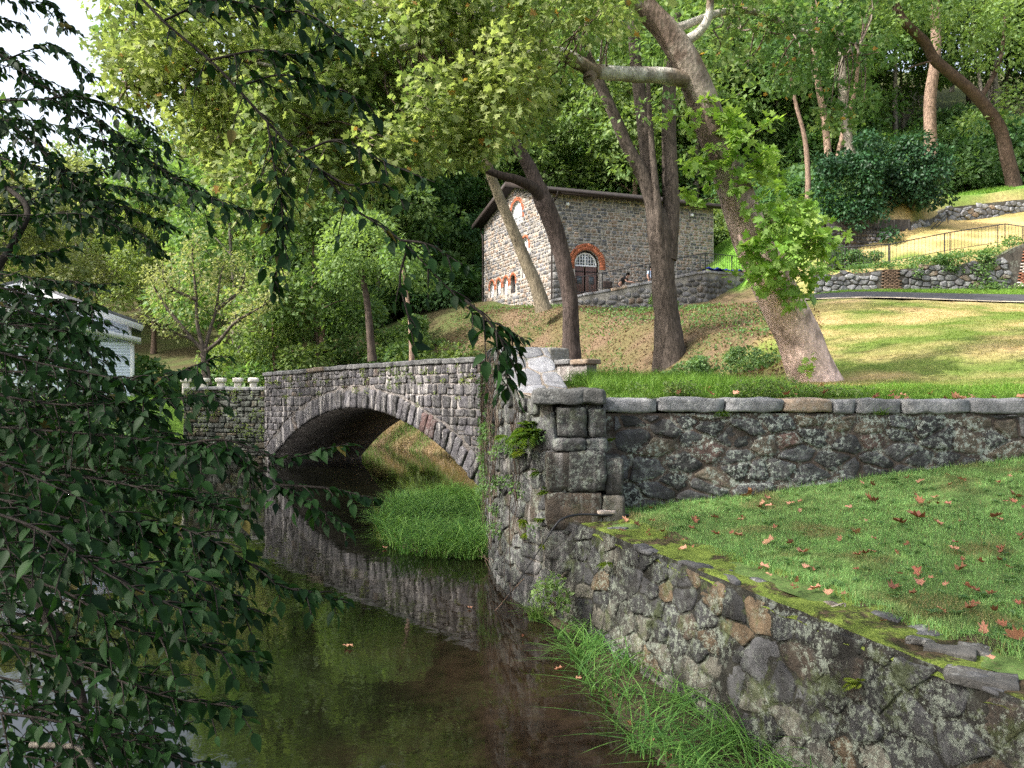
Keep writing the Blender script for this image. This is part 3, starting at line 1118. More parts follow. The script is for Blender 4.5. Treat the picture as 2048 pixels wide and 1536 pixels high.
cells = voronoi_cells(0, LS[-1], -.25, 1.22, .31, .22, .42, 51)
stones(a, cells, Ml, .026, lcol, gap=.020, pts=28, seed=52, tilt=.9, rag=.05, lump=.8)
a.build('face_stones', M['lowwall'], loww)
# mossy top
t = NT('moss_top')
v = t.obj()
g = t.ramp(t.noise(2.6, 5, .65, v), [(.42, 0.), (.50, 1.)])
f = t.noise(60, 4, .7, v)
dirt = t.mix(t.ramp(t.noise(11, 4, .6, v), [(.4, 0.), (.6, 1.)]), (.03, .028, .015), (.09, .065, .04))
mc = t.mix(t.ramp(f, [(.35, 0.), (.65, 1.)]), (.06, .095, .014), (.20, .25, .055))
t.bsdf(t.mix(g, dirt, mc), .95, t.math('ADD', t.math('MULTIPLY', f, .4), t.math('MULTIPLY', g, .6)), .05, 1., spec=.1)
M['moss'] = t.m
a = Acc()
us = np.linspace(0, LS[-1], 260); ws = np.linspace(-.03, .66, 22)
UU, WW = np.meshgrid(us, ws, indexing='ij')
x = np.interp(UU.ravel(), LS, LP[:, 0]) - LN[0] * WW.ravel(); y = np.interp(UU.ravel(), LS, LP[:, 1]) - LN[1] * WW.ravel()
z = 1.235 + (n2(x, y, .25, 55, 3) - .5) * .10 + np.clip((WW.ravel() - .5) * .2, 0, 1) - np.clip(.04 - WW.ravel(), 0, 1) * 1.2
nx = len(ws); i = np.arange(len(us) - 1)[:, None] * nx; j = np.arange(nx - 1)[None]
a.add(np.column_stack([x, y, z]), [np.stack([i + j, i + nx + j, i + nx + j + 1, i + j + 1], -1).reshape(-1, 4)])
a.build('mossy_top', M['moss'], loww, smooth=True)
a = Acc()
r = np.random.default_rng(56)
for k in range(26):
    u = r.uniform(.7, 9.5); edge = r.random() < .55
    w = r.uniform(-.03, .12) if edge else r.uniform(.12, .55)
    x = np.interp(u, LS, LP[:, 0]) - LN[0] * w; y = np.interp(u, LS, LP[:, 1]) - LN[1] * w
    rbox(a, (x, y, 1.225 + (0 if edge else -.012)), (r.uniform(.05, .16), r.uniform(.04, .10), r.uniform(.015, .04)), .02, .02, 9, rot=r.uniform(0, 3) if not edge else -1.23 + r.uniform(-.3, .3), col=grey(r, .07, .4, .15), n=4)
for (px, py, sx) in ((1962, 1345, .19), (1840, 1270, .1), (1900, 1290, .15), (1950, 1290, .12)):
    d = 1.72 * FPX / (py - 768)
    q = P(px, py, d)
    rbox(a, (q[0], q[1], 1.235), (sx, sx * .6, .03), .015, .03, 8, rot=-.6, col=(.07, .067, .062), n=6)
a.build('top_stones', M['coping'], loww, smooth=False)

# ================================================================== abutment wall beyond the bridge's far end
EA = np.array([-12.9, 30.25]); EB = np.array([-9.1, 28.95])
ed_ = (EB - EA) / np.linalg.norm(EB - EA); en_ = np.array([ed_[1], -ed_[0]])
ELEN = float(np.linalg.norm(EB - EA))


def Me(u, v, h):
    u = np.asarray(u, float); h = np.asarray(h, float) + 0 * u
    return np.column_stack([EA[0] + ed_[0] * u + en_[0] * h, EA[1] + ed_[1] * u + en_[1] * h, np.asarray(v, float) + 0 * u])


ab = thing('abutment_wall', 'dark mossy stone wall running on from the far end of the bridge', 'wall', (0, 0, 0))
a = Acc()
us = np.linspace(0, ELEN, 20)
sheet(a, us, lambda u: (-.4, 2.75), Me, 0, (.045, .042, .034), .02)
sheet(a, us, lambda u: (0, .6), lambda u, v, h: np.column_stack([Me(u, v, -np.asarray(v))[:, :2], np.full(len(u), 2.75)]), 0, (.1, .1, .08))
sheet(a, us, lambda u: (-.4, 2.75), lambda u, v, h: Me(u, v, -.6), 0, (.08, .07, .055))
a.build('masonry_core', M['rubble'], ab)
a = Acc()
stones(a, coursed_cells(0, ELEN, -.2, 2.74, (.14, .26), (.25, .6), .15, 58), Me, .06, lambda u, v, r: grey(r, .055, .5, .2) * np.array([.97, 1.03, .88]), gap=.03, pts=14, seed=59)
a.build('face_stones', M['rubble'], ab)
a = Acc()
coping_run(a, Me, 0, ELEN, lambda u: 2.75, .14, .08, .7, (.7, 1.4), 60, .17, .02)
a.build('coping', M['coping'], ab, smooth=True)

# pale square posts along the road beyond the abutment
xs_posts = [(408, ''), (442, ''), (476, ''), (507, '')]
proto = None
for k, (px, w) in enumerate(xs_posts):
    q = P(px, 768, 33 - k * .5); zb = 2.55
    lab = 'squat pale concrete post with a wider cap on the road edge beyond the abutment wall'
    if proto is None:
        proto = thing('concrete_post', lab, 'post', (q[0], q[1], zb), 'pale posts along the road')
        a = Acc(); rbox(a, (0, 0, .26), (.14, .14, .27), .03, .01, 5, col=(1, 1, 1), n=4); a.build('shaft', M['concrete'], proto, smooth=True)
        a = Acc(); rbox(a, (0, 0, .61), (.21, .2, .10), .05, .015, 5, n=4); a.build('cap', M['concrete'], proto, smooth=True)
    else:
        copy_thing(proto, (q[0], q[1], zb), rz=.1 * k)
q = P(372, 768, 33.2)
copy_thing(proto, (q[0], q[1], 2.55), rz=.2)
# ================================================================== stone mill building
A_ = np.array([2.37, 45.0]); B_ = np.array([-1.98, 54.5]); C_ = np.array([12.77, 48.8])
D_ = B_ + C_ - A_
GL = float(np.linalg.norm(B_ - A_)); SL = float(np.linalg.norm(C_ - A_))
gd = (B_ - A_) / GL; gn = np.array([-gd[1], gd[0]]); gn = gn if gn[0] < 0 else -gn
sd = (C_ - A_) / SL; sn = np.array([sd[1], -sd[0]])
ZE, ZR = 14.2, 15.75


def Mg(u, v, h):
    u = np.asarray(u, float); h = np.asarray(h, float) + 0 * u
    return np.column_stack([A_[0] + gd[0] * u + gn[0] * h, A_[1] + gd[1] * u + gn[1] * h, np.asarray(v, float) + 0 * u])


def Ms(u, v, h):
    u = np.asarray(u, float); h = np.asarray(h, float) + 0 * u
    return np.column_stack([A_[0] + sd[0] * u + sn[0] * h, A_[1] + sd[1] * u + sn[1] * h, np.asarray(v, float) + 0 * u])


def gtop(u): return ZE + (ZR - ZE) * (1 - np.abs(np.asarray(u, float) - GL / 2) / (GL / 2))


mill = thing('stone_mill', 'tall grey and tan stone building with brown roof and brick arched openings on the hill', 'building', (0, 0, 0))


def arch_poly(cu, z0, z1, w, n=14):
    """Outline of an arched opening: straight sides then a half ellipse; z1 is the crown."""
    ry = min(w / 2, z1 - z0)
    pts = [(cu - w / 2, z0), (cu + w / 2, z0)]
    for t in np.linspace(0, math.pi, n):
        pts.append((cu + w / 2 * math.cos(t), z1 - ry + ry * math.sin(t)))
    return pts


door_u = 2.22
G_OPEN = [('lunette', .478 * GL, 13.35, 14.75, 1.75), ('tall', .355 * GL, 9.7, 12.2, 1.0)] + [('low', q * GL, zz, zt, .72) for q, zz, zt in ((.863, 8.95, 10.05), (.752, 8.93, 10.05), (.641, 8.92, 10.05), (.53, 8.9, 10.08))]
S_OPEN = [('door', door_u, 8.0, 10.95, 1.62)]


def wall_with_holes(acc, Mf, L, z0, top, opens, step=.12, col=(.34, .31, .28), th=.55):
    """The wall's mortar face as a fine grid with the openings left out, plus the reveals and a back face."""
    nu, nv = int(L / step), int((17 - z0) / step)
    us = np.linspace(0, L, nu + 1)
    V, F = [], []
    for iu in range(nu):
        um = (us[iu] + us[iu + 1]) / 2
        zt = float(top(um))
        segs = [(z0, zt)]
        for (_, cu, a0, a1, w) in opens:
            if abs(um - cu) < w / 2:
                ry = min(w / 2, a1 - a0)
                zz = a1 - ry + ry * math.sqrt(max(0, 1 - ((um - cu) / (w / 2)) ** 2))
                ns = []
                for (p, q) in segs:
                    if a0 >= q or zz <= p: ns.append((p, q)); continue
                    if a0 > p: ns.append((p, a0))
                    if zz < q: ns.append((zz, q))
                segs = ns
        for (p, q) in segs:
            m = max(2, int((q - p) / .5) + 1)
            zs = np.linspace(p, q, m)
            for s_ in range(m - 1):
                b = len(V)
                qb, qt = zs[s_], zs[s_ + 1]
                t0 = float(top(us[iu])) if qt == zt and s_ == m - 2 and abs(q - zt) < 1e-6 else qt
                t1 = float(top(us[iu + 1])) if qt == zt and s_ == m - 2 and abs(q - zt) < 1e-6 else qt
                V += [(us[iu], qb), (us[iu + 1], qb), (us[iu + 1], t1), (us[iu], t0)]
                F.append((b, b + 1, b + 2, b + 3))
    V = np.array(V)
    W = Mf(V[:, 0], V[:, 1], np.zeros(len(V)))
    acc.add(W, [np.array(F)], col)
    for (_, cu, a0, a1, w) in opens:
        o = np.array(arch_poly(cu, a0, a1, w))
        f_, b_ = Mf(o[:, 0], o[:, 1], np.zeros(len(o))), Mf(o[:, 0], o[:, 1], np.full(len(o), -th))
        n = len(o)
        acc.add(np.vstack([f_, b_]), [(i, (i + 1) % n, n + (i + 1) % n, n + i) for i in range(n)], np.asarray(col) * .8)


def not_in(opens, pad):
    def f(c):
        m = c.mean(0)
        for (_, cu, a0, a1, w) in opens:
            ww = w / 2 + pad
            zc = a1 - min(w / 2, a1 - a0)
            if abs(m[0] - cu) < ww and a0 - .05 < m[1] < zc: return False
            if m[1] >= zc and math.hypot((m[0] - cu) / ww, (m[1] - zc) / (a1 - zc + pad)) < 1: return False
        return True
    return f


def mcol(warm):
    def f(u, v, r):
        q = r.random()
        k = r.uniform(.6, 1.35)
        if q < warm: return np.array([.25, .19, .15]) * k
        if q < warm + .3: return np.array([.2, .185, .17]) * k
        return np.array([.12, .12, .13]) * k
    return f


a = Acc()
wall_with_holes(a, Mg, GL, 6.5, gtop, G_OPEN)
wall_with_holes(a, Ms, SL, 6.5, lambda u: ZE + 0 * u, S_OPEN)
far = [(D_ - 0 * gd), C_, B_]
for p, q in ((B_, D_), (D_, C_)):
    a.add([(p[0], p[1], 7), (q[0], q[1], 7), (q[0], q[1], ZE), (p[0], p[1], ZE)], [(0, 1, 2, 3)], (.25, .23, .2))
mm = (C_ + D_) / 2
a.add([(C_[0], C_[1], ZE), (D_[0], D_[1], ZE), (mm[0], mm[1], ZR)], [(0, 1, 2)], (.25, .23, .2))
a.build('wall', M['house_stone'], mill)
a = Acc()
ok = not_in(G_OPEN, .2)
cl = [c for c in coursed_cells(0.02, GL - .02, 7.2, ZR, (.16, .30), (.18, .5), .16, 61) if ok(c) and c[:, 1].max() < gtop(c.mean(0)[0]) - .03]
stones(a, cl, Mg, .035, mcol(.30), gap=.045, pts=10, seed=62, rings=((1, -.3), (.9, .8)), rag=.07, tilt=.2)
ok = not_in(S_OPEN, .32)
cl = [c for c in coursed_cells(0.02, SL - .02, 7.0, ZE - .02, (.14, .27), (.16, .46), .18, 63) if ok(c)]
cs_ = lambda u, v, r: mcol(.2 + .3 * (u > 3.5) * (v < 13.3))(u, v, r)
stones(a, cl, Ms, .035, cs_, gap=.05, pts=10, seed=64, rings=((1, -.3), (.9, .8)), rag=.08, tilt=.2)
# corner quoins
r = np.random.default_rng(65)
z = 7.3
while z < 13.9:
    hq = r.uniform(.3, .5)
    for Mf, L in ((Ms, r.uniform(.35, .7)), (Mg, r.uniform(.3, .6))):
        stones(a, [np.array([(-.01, z), (L, z), (L, z + hq - .02), (-.01, z + hq - .02)])], Mf, .05, lambda u, v, r: np.array([.25, .24, .23]) * r.uniform(.8, 1.2), gap=.01, pts=16, seed=int(z * 100), rings=((1, -.3), (.95, .8)), rag=.01, tilt=.05)
    z += hq
a.build('wall_stones', M['house_stone'], mill)


def brick_arch(acc, Mf, cu, a0, a1, w, th, down=.25, n=None, proud=.03):
    ry = min(w / 2, a1 - a0); zc = a1 - ry
    n = n or int(math.pi * w / 2 / .085)
    r = np.random.default_rng(int(cu * 100))
    for ring in range(2 if th > .22 else 1):
        t_ = th / (2 if th > .22 else 1)
        i0, i1 = ring * t_ + .01, (ring + 1) * t_
        for k in range(n):
            t0, t1 = math.pi * (k + .06) / n, math.pi * (k + .94) / n
            poly = [((w / 2 + i) * math.cos(t), zc + (ry + i) * math.sin(t)) for i, t in ((i0, t0), (i1, t0), (i1, t1), (i0, t1))]
            f_ = Mf([cu + p[0] for p in poly], [p[1] for p in poly], np.full(4, proud)); b_ = Mf([cu + p[0] for p in poly], [p[1] for p in poly], np.full(4, -.1))
            c = np.array([.36, .115, .055]) * r.uniform(.65, 1.25)
            acc.add(np.vstack([f_, b_]), [(0, 1, 2, 3), (0, 4, 5, 1), (1, 5, 6, 2), (2, 6, 7, 3), (3, 7, 4, 0)], c)
    zz = zc
    while zz > zc - down:
        for s in (-1, 1):
            u0 = cu + s * (w / 2 + .01); u1 = cu + s * (w / 2 + th)
            f_ = Mf([u0, u1, u1, u0], [zz - .075, zz - .075, zz - .005, zz - .005], np.full(4, proud)); b_ = Mf([u0, u1, u1, u0], [zz - .075, zz - .075, zz - .005, zz - .005], np.full(4, -.1))
            acc.add(np.vstack([f_, b_]), [(0, 1, 2, 3), (0, 4, 5, 1), (1, 5, 6, 2), (2, 6, 7, 3), (3, 7, 4, 0)], np.array([.36, .115, .055]) * r.uniform(.65, 1.2))
        zz -= .08


def bar(acc, Mf, u0, v0, u1, v1, w, h0, h1):
    """A straight glazing bar between two points of the opening, standing between depths h0 and h1."""
    d = np.array([u1 - u0, v1 - v0]); d /= np.linalg.norm(d); n = np.array([-d[1], d[0]]) * w / 2
    q = [(u0 + n[0], v0 + n[1]), (u1 + n[0], v1 + n[1]), (u1 - n[0], v1 - n[1]), (u0 - n[0], v0 - n[1])]
    f_ = Mf([p[0] for p in q], [p[1] for p in q], np.full(4, h1)); b_ = Mf([p[0] for p in q], [p[1] for p in q], np.full(4, h0))
    acc.add(np.vstack([f_, b_]), [(0, 1, 2, 3), (0, 4, 5, 1), (1, 5, 6, 2), (2, 6, 7, 3), (3, 7, 4, 0)])


def arched_window(Mf, cu, a0, a1, w, nu, nv, parent, dep=-.18, fw=.07, fmat='white'):
    o = np.array(arch_poly(cu, a0, a1, w, 22))
    inn = np.array(arch_poly(cu, a0 + fw, a1 - fw, w - 2 * fw, 22))
    a = Acc()
    n = len(o)
    f1, f2 = Mf(o[:, 0], o[:, 1], np.full(n, dep + .05)), Mf(inn[:, 0], inn[:, 1], np.full(n, dep + .05))
    f3 = Mf(inn[:, 0], inn[:, 1], np.full(n, dep - .04))
    a.add(np.vstack([f1, f2, f3]), [(i, (i + 1) % n, n + (i + 1) % n, n + i) for i in range(n)] + [(n + i, n + (i + 1) % n, 2 * n + (i + 1) % n, 2 * n + i) for i in range(n)])
    fr = a.build('window', M[fmat], parent)
    a = Acc()
    ry = min(w / 2, a1 - a0); zc = a1 - ry
    for k in range(1, nu):
        u = cu - w / 2 + w * k / nu
        zt = zc + ry * math.sqrt(max(0, 1 - ((u - cu) / (w / 2)) ** 2)) - fw * .5
        bar(a, Mf, u, a0 + .02, u, zt, .03 if (k * 2 != nu or nu < 5) else .10, dep - .03, dep + .035)
    for k in range(1, nv):
        v = a0 + (a1 - a0) * k / nv
        hw = w / 2 if v < zc else w / 2 * math.sqrt(max(0, 1 - ((v - zc) / ry) ** 2))
        bar(a, Mf, cu - hw + .02, v, cu + hw - .02, v, .03, dep - .03, dep + .03)
    a.build('glazing_bars', M[fmat], fr)
    a = Acc()
    a.add(Mf(inn[:, 0], inn[:, 1], np.full(n, dep - .045)), [tuple(range(n))])
    a.build('pane', M['glass'], fr)
    return fr


a = Acc()
for (_, cu, a0, a1, w) in G_OPEN:
    a = Acc(); brick_arch(a, Mg, cu, a0, a1, w, .27 if w > 1.2 else .19, .3 if w > 1.2 else .2)
    a.build('brick_arch', M['brick'], mill)
a = Acc(); brick_arch(a, Ms, door_u, 8.0, 10.95, 1.62, .40, .3)
a.build('brick_arch', M['brick'], mill)
arched_window(Mg, *G_OPEN[0][1:], 8, 6, mill)
arched_window(Mg, *G_OPEN[1][1:], 4, 9, mill)
for g in G_OPEN[2:5]:
    arched_window(Mg, *g[1:], 3, 4, mill, fw=.05)
dd = arched_window(Mg, *G_OPEN[5][1:], 2, 2, mill, fw=.09, fmat='darkbrown')
dd.name = 'shuttered_opening'
# fanlight and double door
arched_window(Ms, door_u, 10.02, 10.83, 1.45, 8, 4, mill, dep=-.25, fw=.07).name = 'fanlight'
a = Acc()
o = np.array(arch_poly(door_u, 8.0, 10.95, 1.62, 22)); inn = np.array(arch_poly(door_u, 8.0, 10.84, 1.46, 22)); n = len(o)
a.add(np.vstack([Ms(o[:, 0], o[:, 1], np.full(n, -.2)), Ms(inn[:, 0], inn[:, 1], np.full(n, -.2))]), [(i, (i + 1) % n, n + (i + 1) % n, n + i) for i in range(1, n)])
a.build('door_frame', M['darkbrown'], mill)
a = Acc()      # near-black sheet behind the opening, the room's shade put into its colour
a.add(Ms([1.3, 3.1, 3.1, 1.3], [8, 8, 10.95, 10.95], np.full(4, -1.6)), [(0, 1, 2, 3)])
a.build('unlit_room_sheet', plain('unlit_room_sheet', (.012, .011, .01), .9, .2), mill)


def door_leaf(u0, u1, name, h, ang=0.):
    def Md(u, v, hh):
        u = np.asarray(u, float); uu = u0 + (u - u0) * math.cos(ang)
        return Ms(uu, v, h + np.asarray(hh, float) + (u - u0) * math.sin(ang))
    lf = None
    a = Acc()
    nb = 6
    for k in range(nb):
        w = (u1 - u0) / nb
        c0, c1 = u0 + k * w + .006, u0 + (k + 1) * w - .006
        f_ = Md([c0, c1, c1, c0], [8.0, 8.0, 10.0, 10.0], np.full(4, .03)); b_ = Md([c0, c1, c1, c0], [8.0, 8.0, 10.0, 10.0], np.full(4, -.03))
        a.add(np.vstack([f_, b_]), [(0, 1, 2, 3), (0, 4, 5, 1), (1, 5, 6, 2), (2, 6, 7, 3), (3, 7, 4, 0)])
    lf = a.build('door', M['brown'], mill)
    a = Acc()
    cu = (u0 + u1) / 2
    s = .5 * (1 if u1 > u0 else -1)
    q = [(cu - .17, 8.95), (cu + .17, 8.95), (cu + .17, 9.42), (cu - .17, 9.42)]
    f_ = Md([p[0] for p in q], [p[1] for p in q], np.full(4, .045)); b_ = Md([p[0] for p in q], [p[1] for p in q], np.full(4, .0))
    a.add(np.vstack([f_, b_]), [(0, 1, 2, 3), (0, 4, 5, 1), (1, 5, 6, 2), (2, 6, 7, 3), (3, 7, 4, 0)])
    a.build('door_window', M['glass'], lf)
    a = Acc()
    for zz in (8.45, 9.7):
        a = Acc(); bar(a, Md, u0 + .03, zz, u1 - .03, zz, .06, .03, .045)
        a.build('hinge', M['metal'], lf)


door_leaf(door_u - .73, door_u - .10, 'door', -.22)
door_leaf(door_u + .73, door_u + .02, 'door', -.24, 0)
# roof with deep brown eaves
a = Acc()
ov, og = .55, .6


def rp(u, v, z):      # u along the long side, v across from the near eave
    p = A_ + sd * u + gd * v
    return (p[0], p[1], z)


sl = (ZR - ZE) / (GL / 2)
for lift, name in ((.0, 0),):
    u0, u1 = -og, SL + og
    zt0, ztr = ZE - ov * sl + .10, ZR + .10
    V = []
    for u in (u0, u1):
        for v, zz in ((-ov, zt0), (GL / 2, ztr), (GL + ov, zt0)):
            V.append(rp(u, v, zz)); V.append(rp(u, v, zz + .10))
    a.add(V, [(1, 3, 9, 7), (3, 5, 11, 9), (0, 6, 8, 2), (2, 8, 10, 4), (0, 2, 3, 1), (2, 4, 5, 3), (6, 7, 9, 8), (8, 9, 11, 10), (0, 1, 7, 6), (4, 10, 11, 5)])
nseam = 24
for k in range(nseam + 1):
    u = -og + (SL + 2 * og) * k / nseam
    for (v0, z0, v1, z1) in ((-ov, zt0 + .12, GL / 2, ztr + .12), (GL / 2, ztr + .12, GL + ov, zt0 + .12)):
        tube(a, [rp(u, v0, z0), rp(u, v1, z1)], .02, 4)
rf = a.build('roof', M['roof'], mill)
a = Acc()
for u in (-og - .03,):      # barge boards on the gable
    for (v0, z0, v1, z1) in ((-ov - .05, zt0 - .14, GL / 2, ztr - .14), (GL / 2, ztr - .14, GL + ov + .05, zt0 - .14)):
        p, q = np.array(rp(u, v0, z0)), np.array(rp(u, v1, z1))
        tdir = np.array([sd[0], sd[1], 0]) * .05
        a.add([p - tdir, q - tdir, q - tdir + (0, 0, .3), p - tdir + (0, 0, .3), p + tdir, q + tdir, q + tdir + (0, 0, .3), p + tdir + (0, 0, .3)], [(0, 1, 2, 3), (4, 7, 6, 5), (0, 4, 5, 1), (2, 6, 7, 3), (1, 5, 6, 2), (0, 3, 7, 4)])
p0, p1 = np.array(rp(-og, -ov + .1, zt0 - .12)), np.array(rp(SL + og, -ov + .1, zt0 - .12))
nn = np.array([sn[0], sn[1], 0]) * .05
a.add([p0 - nn, p1 - nn, p1 - nn + (0, 0, .22), p0 - nn + (0, 0, .22), p0 + nn, p1 + nn, p1 + nn + (0, 0, .22), p0 + nn + (0, 0, .22)], [(0, 1, 2, 3), (4, 7, 6, 5), (0, 4, 5, 1), (2, 6, 7, 3), (1, 5, 6, 2), (0, 3, 7, 4)])
a.build('fascia', M['darkbrown'], rf)
a = Acc()
tube(a, [rp(-og, -ov - .09, zt0 + .03), rp(SL + og, -ov - .09, zt0 - .02)], .08, 8)
a.build('gutter', M['darkbrown'], rf, smooth=True)
for (u, v, zb) in ((-.12, -.10, 7.5), (-.10, GL - .05, 8.8)):
    a = Acc()
    b = -1 if v < 1 else 1
    tube(a, catmull([rp(u + .1, v + b * .6, zt0), rp(u + .05, v + b * .5, zt0 - .35), rp(u, v + b * .06, zt0 - .8), rp(u, v + b * .03, 12.0), rp(u, v + b * .03, zb)], 5), .055, 8)
    a.build('downpipe', M['darkbrown'], mill, smooth=True)
for u in (.9, 9.4):
    a = Acc(); q = Ms([u], [13.55], [.1])[0]
    rbox(a, q, (.09, .12, .09), .03, 0, rot=math.atan2(sd[1], sd[0]), n=3); a.build('floodlight', M['white'], mill)

# plaque on the wall beside the door
a = Acc(); q = Ms([3.55], [8.95], [.06])[0]
rbox(a, q, (.3, .03, .22), .012, 0, rot=math.atan2(sd[1], sd[0]), n=4)
for s in ((-.26, .18), (.26, .18), (-.26, -.18), (.26, -.18)):
    p = Ms([3.55 + s[0]], [8.95 + s[1]], [.095])[0]; rbox(a, p, (.015, .01, .015), .005, 0, n=2)
tag(a.build('wall_plaque', plain('dark_plaque', (.035, .022, .018), .6, .2), None), 'small dark plaque fixed to the stone wall beside the brown double door', 'plaque')

# ================================================================== ramp in front of the mill
RP_ = [P(1102, 768, 43.9)[:2], P(1180, 768, 43.6)[:2], P(1300, 768, 43.2)[:2], P(1412, 768, 43.0)[:2], P(1468, 768, 44.6)[:2], P(1540, 768, 46.0)[:2]]
RT = [3 + (768 - y) * d / FPX for y, d in ((600, 43.9), (586, 43.6), (563, 43.2), (542, 43.0), (546, 44.6), (552, 46))]
RS = np.concatenate([[0], np.cumsum(np.linalg.norm(np.diff(RP_, axis=0), axis=1))])
RPA = np.array(RP_)


def Mp(u, v, h):
    u = np.asarray(u, float); h = np.asarray(h, float) + 0 * u
    k = np.clip(np.searchsorted(RS, u, side='right') - 1, 0, len(RS) - 2)
    d = RPA[k + 1] - RPA[k]; d = d / np.linalg.norm(d, axis=1)[:, None]
    t = (u - RS[k])[:, None]
    p = RPA[k] + d * t
    return np.column_stack([p[:, 0] + d[:, 1] * h, p[:, 1] - d[:, 0] * h, np.asarray(v, float) + 0 * u])


def rtop(u): return np.interp(u, RS, RT)


ramp = thing('ramp_wall', 'dark stone ramp wall with pale coping rising in front of the stone building', 'wall', (0, 0, 0))
a = Acc()
us = np.linspace(0, RS[-1], 60)
sheet(a, us, lambda u: (6.2, float(rtop(u)) - .1), Mp, 0, (.2, .19, .17), .01)
sheet(a, us, lambda u: (6.2, float(rtop(u)) - .1), lambda u, v, h: Mp(u, v, -.4), 0, (.2, .19, .17))
a.build('masonry_core', M['ramp_stone'], ramp)
a = Acc()
cl = [c for c in voronoi_cells(0, RS[-1], 6.6, 9.6, .42, .3, .35, 71) if c[:, 1].max() < rtop(c.mean(0)[0]) - .12]
stones(a, cl, Mp, .05, lambda u, v, r: grey(r, .10, .5, .12), gap=.05, pts=11, rings=((1, -.3), (.9, .8)), seed=72)
a.build('face_stones', M['ramp_stone'], ramp)
a = Acc()
coping_run(a, Mp, 0, RS[3], lambda u: rtop(u) - .12, .16, .06, .5, (.5, 1.0), 73, .22, .015)
coping_run(a, Mp, RS[3] + .05, RS[-1], lambda u: rtop(u) - .12, .16, .06, .5, (.5, 1.0), 74, .22, .015)
a.build('coping', M['ramp_stone'], ramp, smooth=True)
a = Acc()
for u0, u1 in ((0, RS[3]), (RS[3], RS[-1])):
    p = [Mp([u0 + .02], [rtop(u0) - .75], [-.38])[0], Mp([u1 - .02], [rtop(u1) - .75], [-.38])[0]]
    q = [Mp([u1 - .02], [rtop(u1) - .75], [-2.1])[0], Mp([u0 + .02], [rtop(u0) - .75], [-2.1])[0]]
    a.add(p + q, [(0, 1, 2, 3)], (.3, .28, .25))
structure(a.build('ramp_path', M['concrete']))


def railing(name, label, pts, h, post_every=2.4, bal=.16, foot=.08, rail2=True):
    """pts: the foot line of the railing. One thing; each post and baluster its own part."""
    pts = np.asarray(pts, float)
    S = np.concatenate([[0], np.cumsum(np.linalg.norm(np.diff(pts, axis=0), axis=1))])
    at = lambda s: np.array([np.interp(s, S, pts[:, k]) for k in range(3)])
    root = thing(name, label, 'railing', (0, 0, 0))
    up = np.array([0, 0, 1.])
    a = Acc(); tube(a, pts + up * h, .028, 6); a.build('top_rail', M['metal'], root)
    a = Acc(); tube(a, pts + up * (foot + .03), .016, 5); a.build('bottom_rail', M['metal'], root)
    n = max(2, int(S[-1] / post_every))
    a = Acc(); tube(a, [(0, 0, -.15), (0, 0, h)], .026, 6)
    p0 = a.build('post', M['metal'], root)
    ss = sorted(set(list(np.linspace(0, S[-1], n + 1)) + [x for x in S[1:-1]]))
    p0.location = tuple(at(ss[0]))
    for s in ss[1:]:
        c = p0.copy(); C.objects.link(c); c.location = tuple(at(s)); c.parent = root
    a = Acc(); tube(a, [(0, 0, foot + .03), (0, 0, h)], .0095, 4, cap=False)
    b0 = a.build('baluster', M['metal'], root)
    m = int(S[-1] / bal)
    first = True
    for k in range(1, m):
        s = S[-1] * k / m
        if first: c = b0; first = False
        else:
            c = b0.copy(); C.objects.link(c); c.parent = root
        c.location = tuple(at(s))
    return root


us = [0.15, RS[1], RS[2], RS[3] - .02]
rail_pts = [tuple(Mp([u], [rtop(u) + .05], [-.18])[0]) for u in us] + [tuple(Mp([u], [rtop(u) + .05], [-.18])[0]) for u in (RS[3] + .2, RS[4], RS[5] - .1)]
railing('ramp_railing', 'thin black iron railing climbing along the ramp wall past the brown door', rail_pts, .98, bal=.2)
rail2 = []
for px, py, d in ((1560, 545, 41.5), (1690, 532, 40), (1780, 527, 39), (1900, 504, 38.4), (2010, 487, 38.4), (2046, 493, 37.6), (2110, 500, 36.9)):
    q = P(px, py, d); rail2.append(tuple(q))
railing('path_railing', 'black iron railing above the rubble wall, bending down at its upper end', rail2, .98, bal=.17)
# bare stair handrail against the shadow-dark ruin wall
hr = thing('stair_handrail', 'slanting black stair handrail rising to a short post by the straw bank', 'handrail', (0, 0, 0))
h0, h1 = P(1806, 516, 42.0), P(1896, 424, 48.0)
for dz, nm in ((0, 'upper_rail'), (-.22, 'lower_rail')):
    a = Acc(); tube(a, [h0 + (0, 0, dz), (h0 + h1) / 2 + (0, 0, dz), h1 + (0, 0, dz)], .03, 6); a.build(nm, M['metal'], hr)
for q in (h0, (h0 + h1) / 2, h1):
    a = Acc(); tube(a, [q + (0, 0, .02), q - (0, 0, .95)], .03, 6); a.build('post', M['metal'], hr)

# ================================================================== rubble wall behind the road
RW = np.array(RUB); RWS = np.concatenate([[0], np.cumsum(np.linalg.norm(np.diff(RW, axis=0), axis=1))])


def Mq(u, v, h):
    u = np.asarray(u, float); h = np.asarray(h, float) + 0 * u
    x = np.interp(u, RWS, RW[:, 0]); y = np.interp(u, RWS, RW[:, 1])
    bat = (np.asarray(v, float) - 8) * -.12
    return np.column_stack([x, y - h - bat, np.asarray(v, float) + 0 * u])


def qtop(u):
    return np.interp(u, [0, 2, 4.5, 6.5, 8.2, 9.8, 11, 20], [8.2, 8.35, 8.55, 8.65, 8.95, 9.6, 9.75, 9.8]) + (n2(np.atleast_1d(u), np.atleast_1d(u) * 0, .5, 81) - .5) * .22


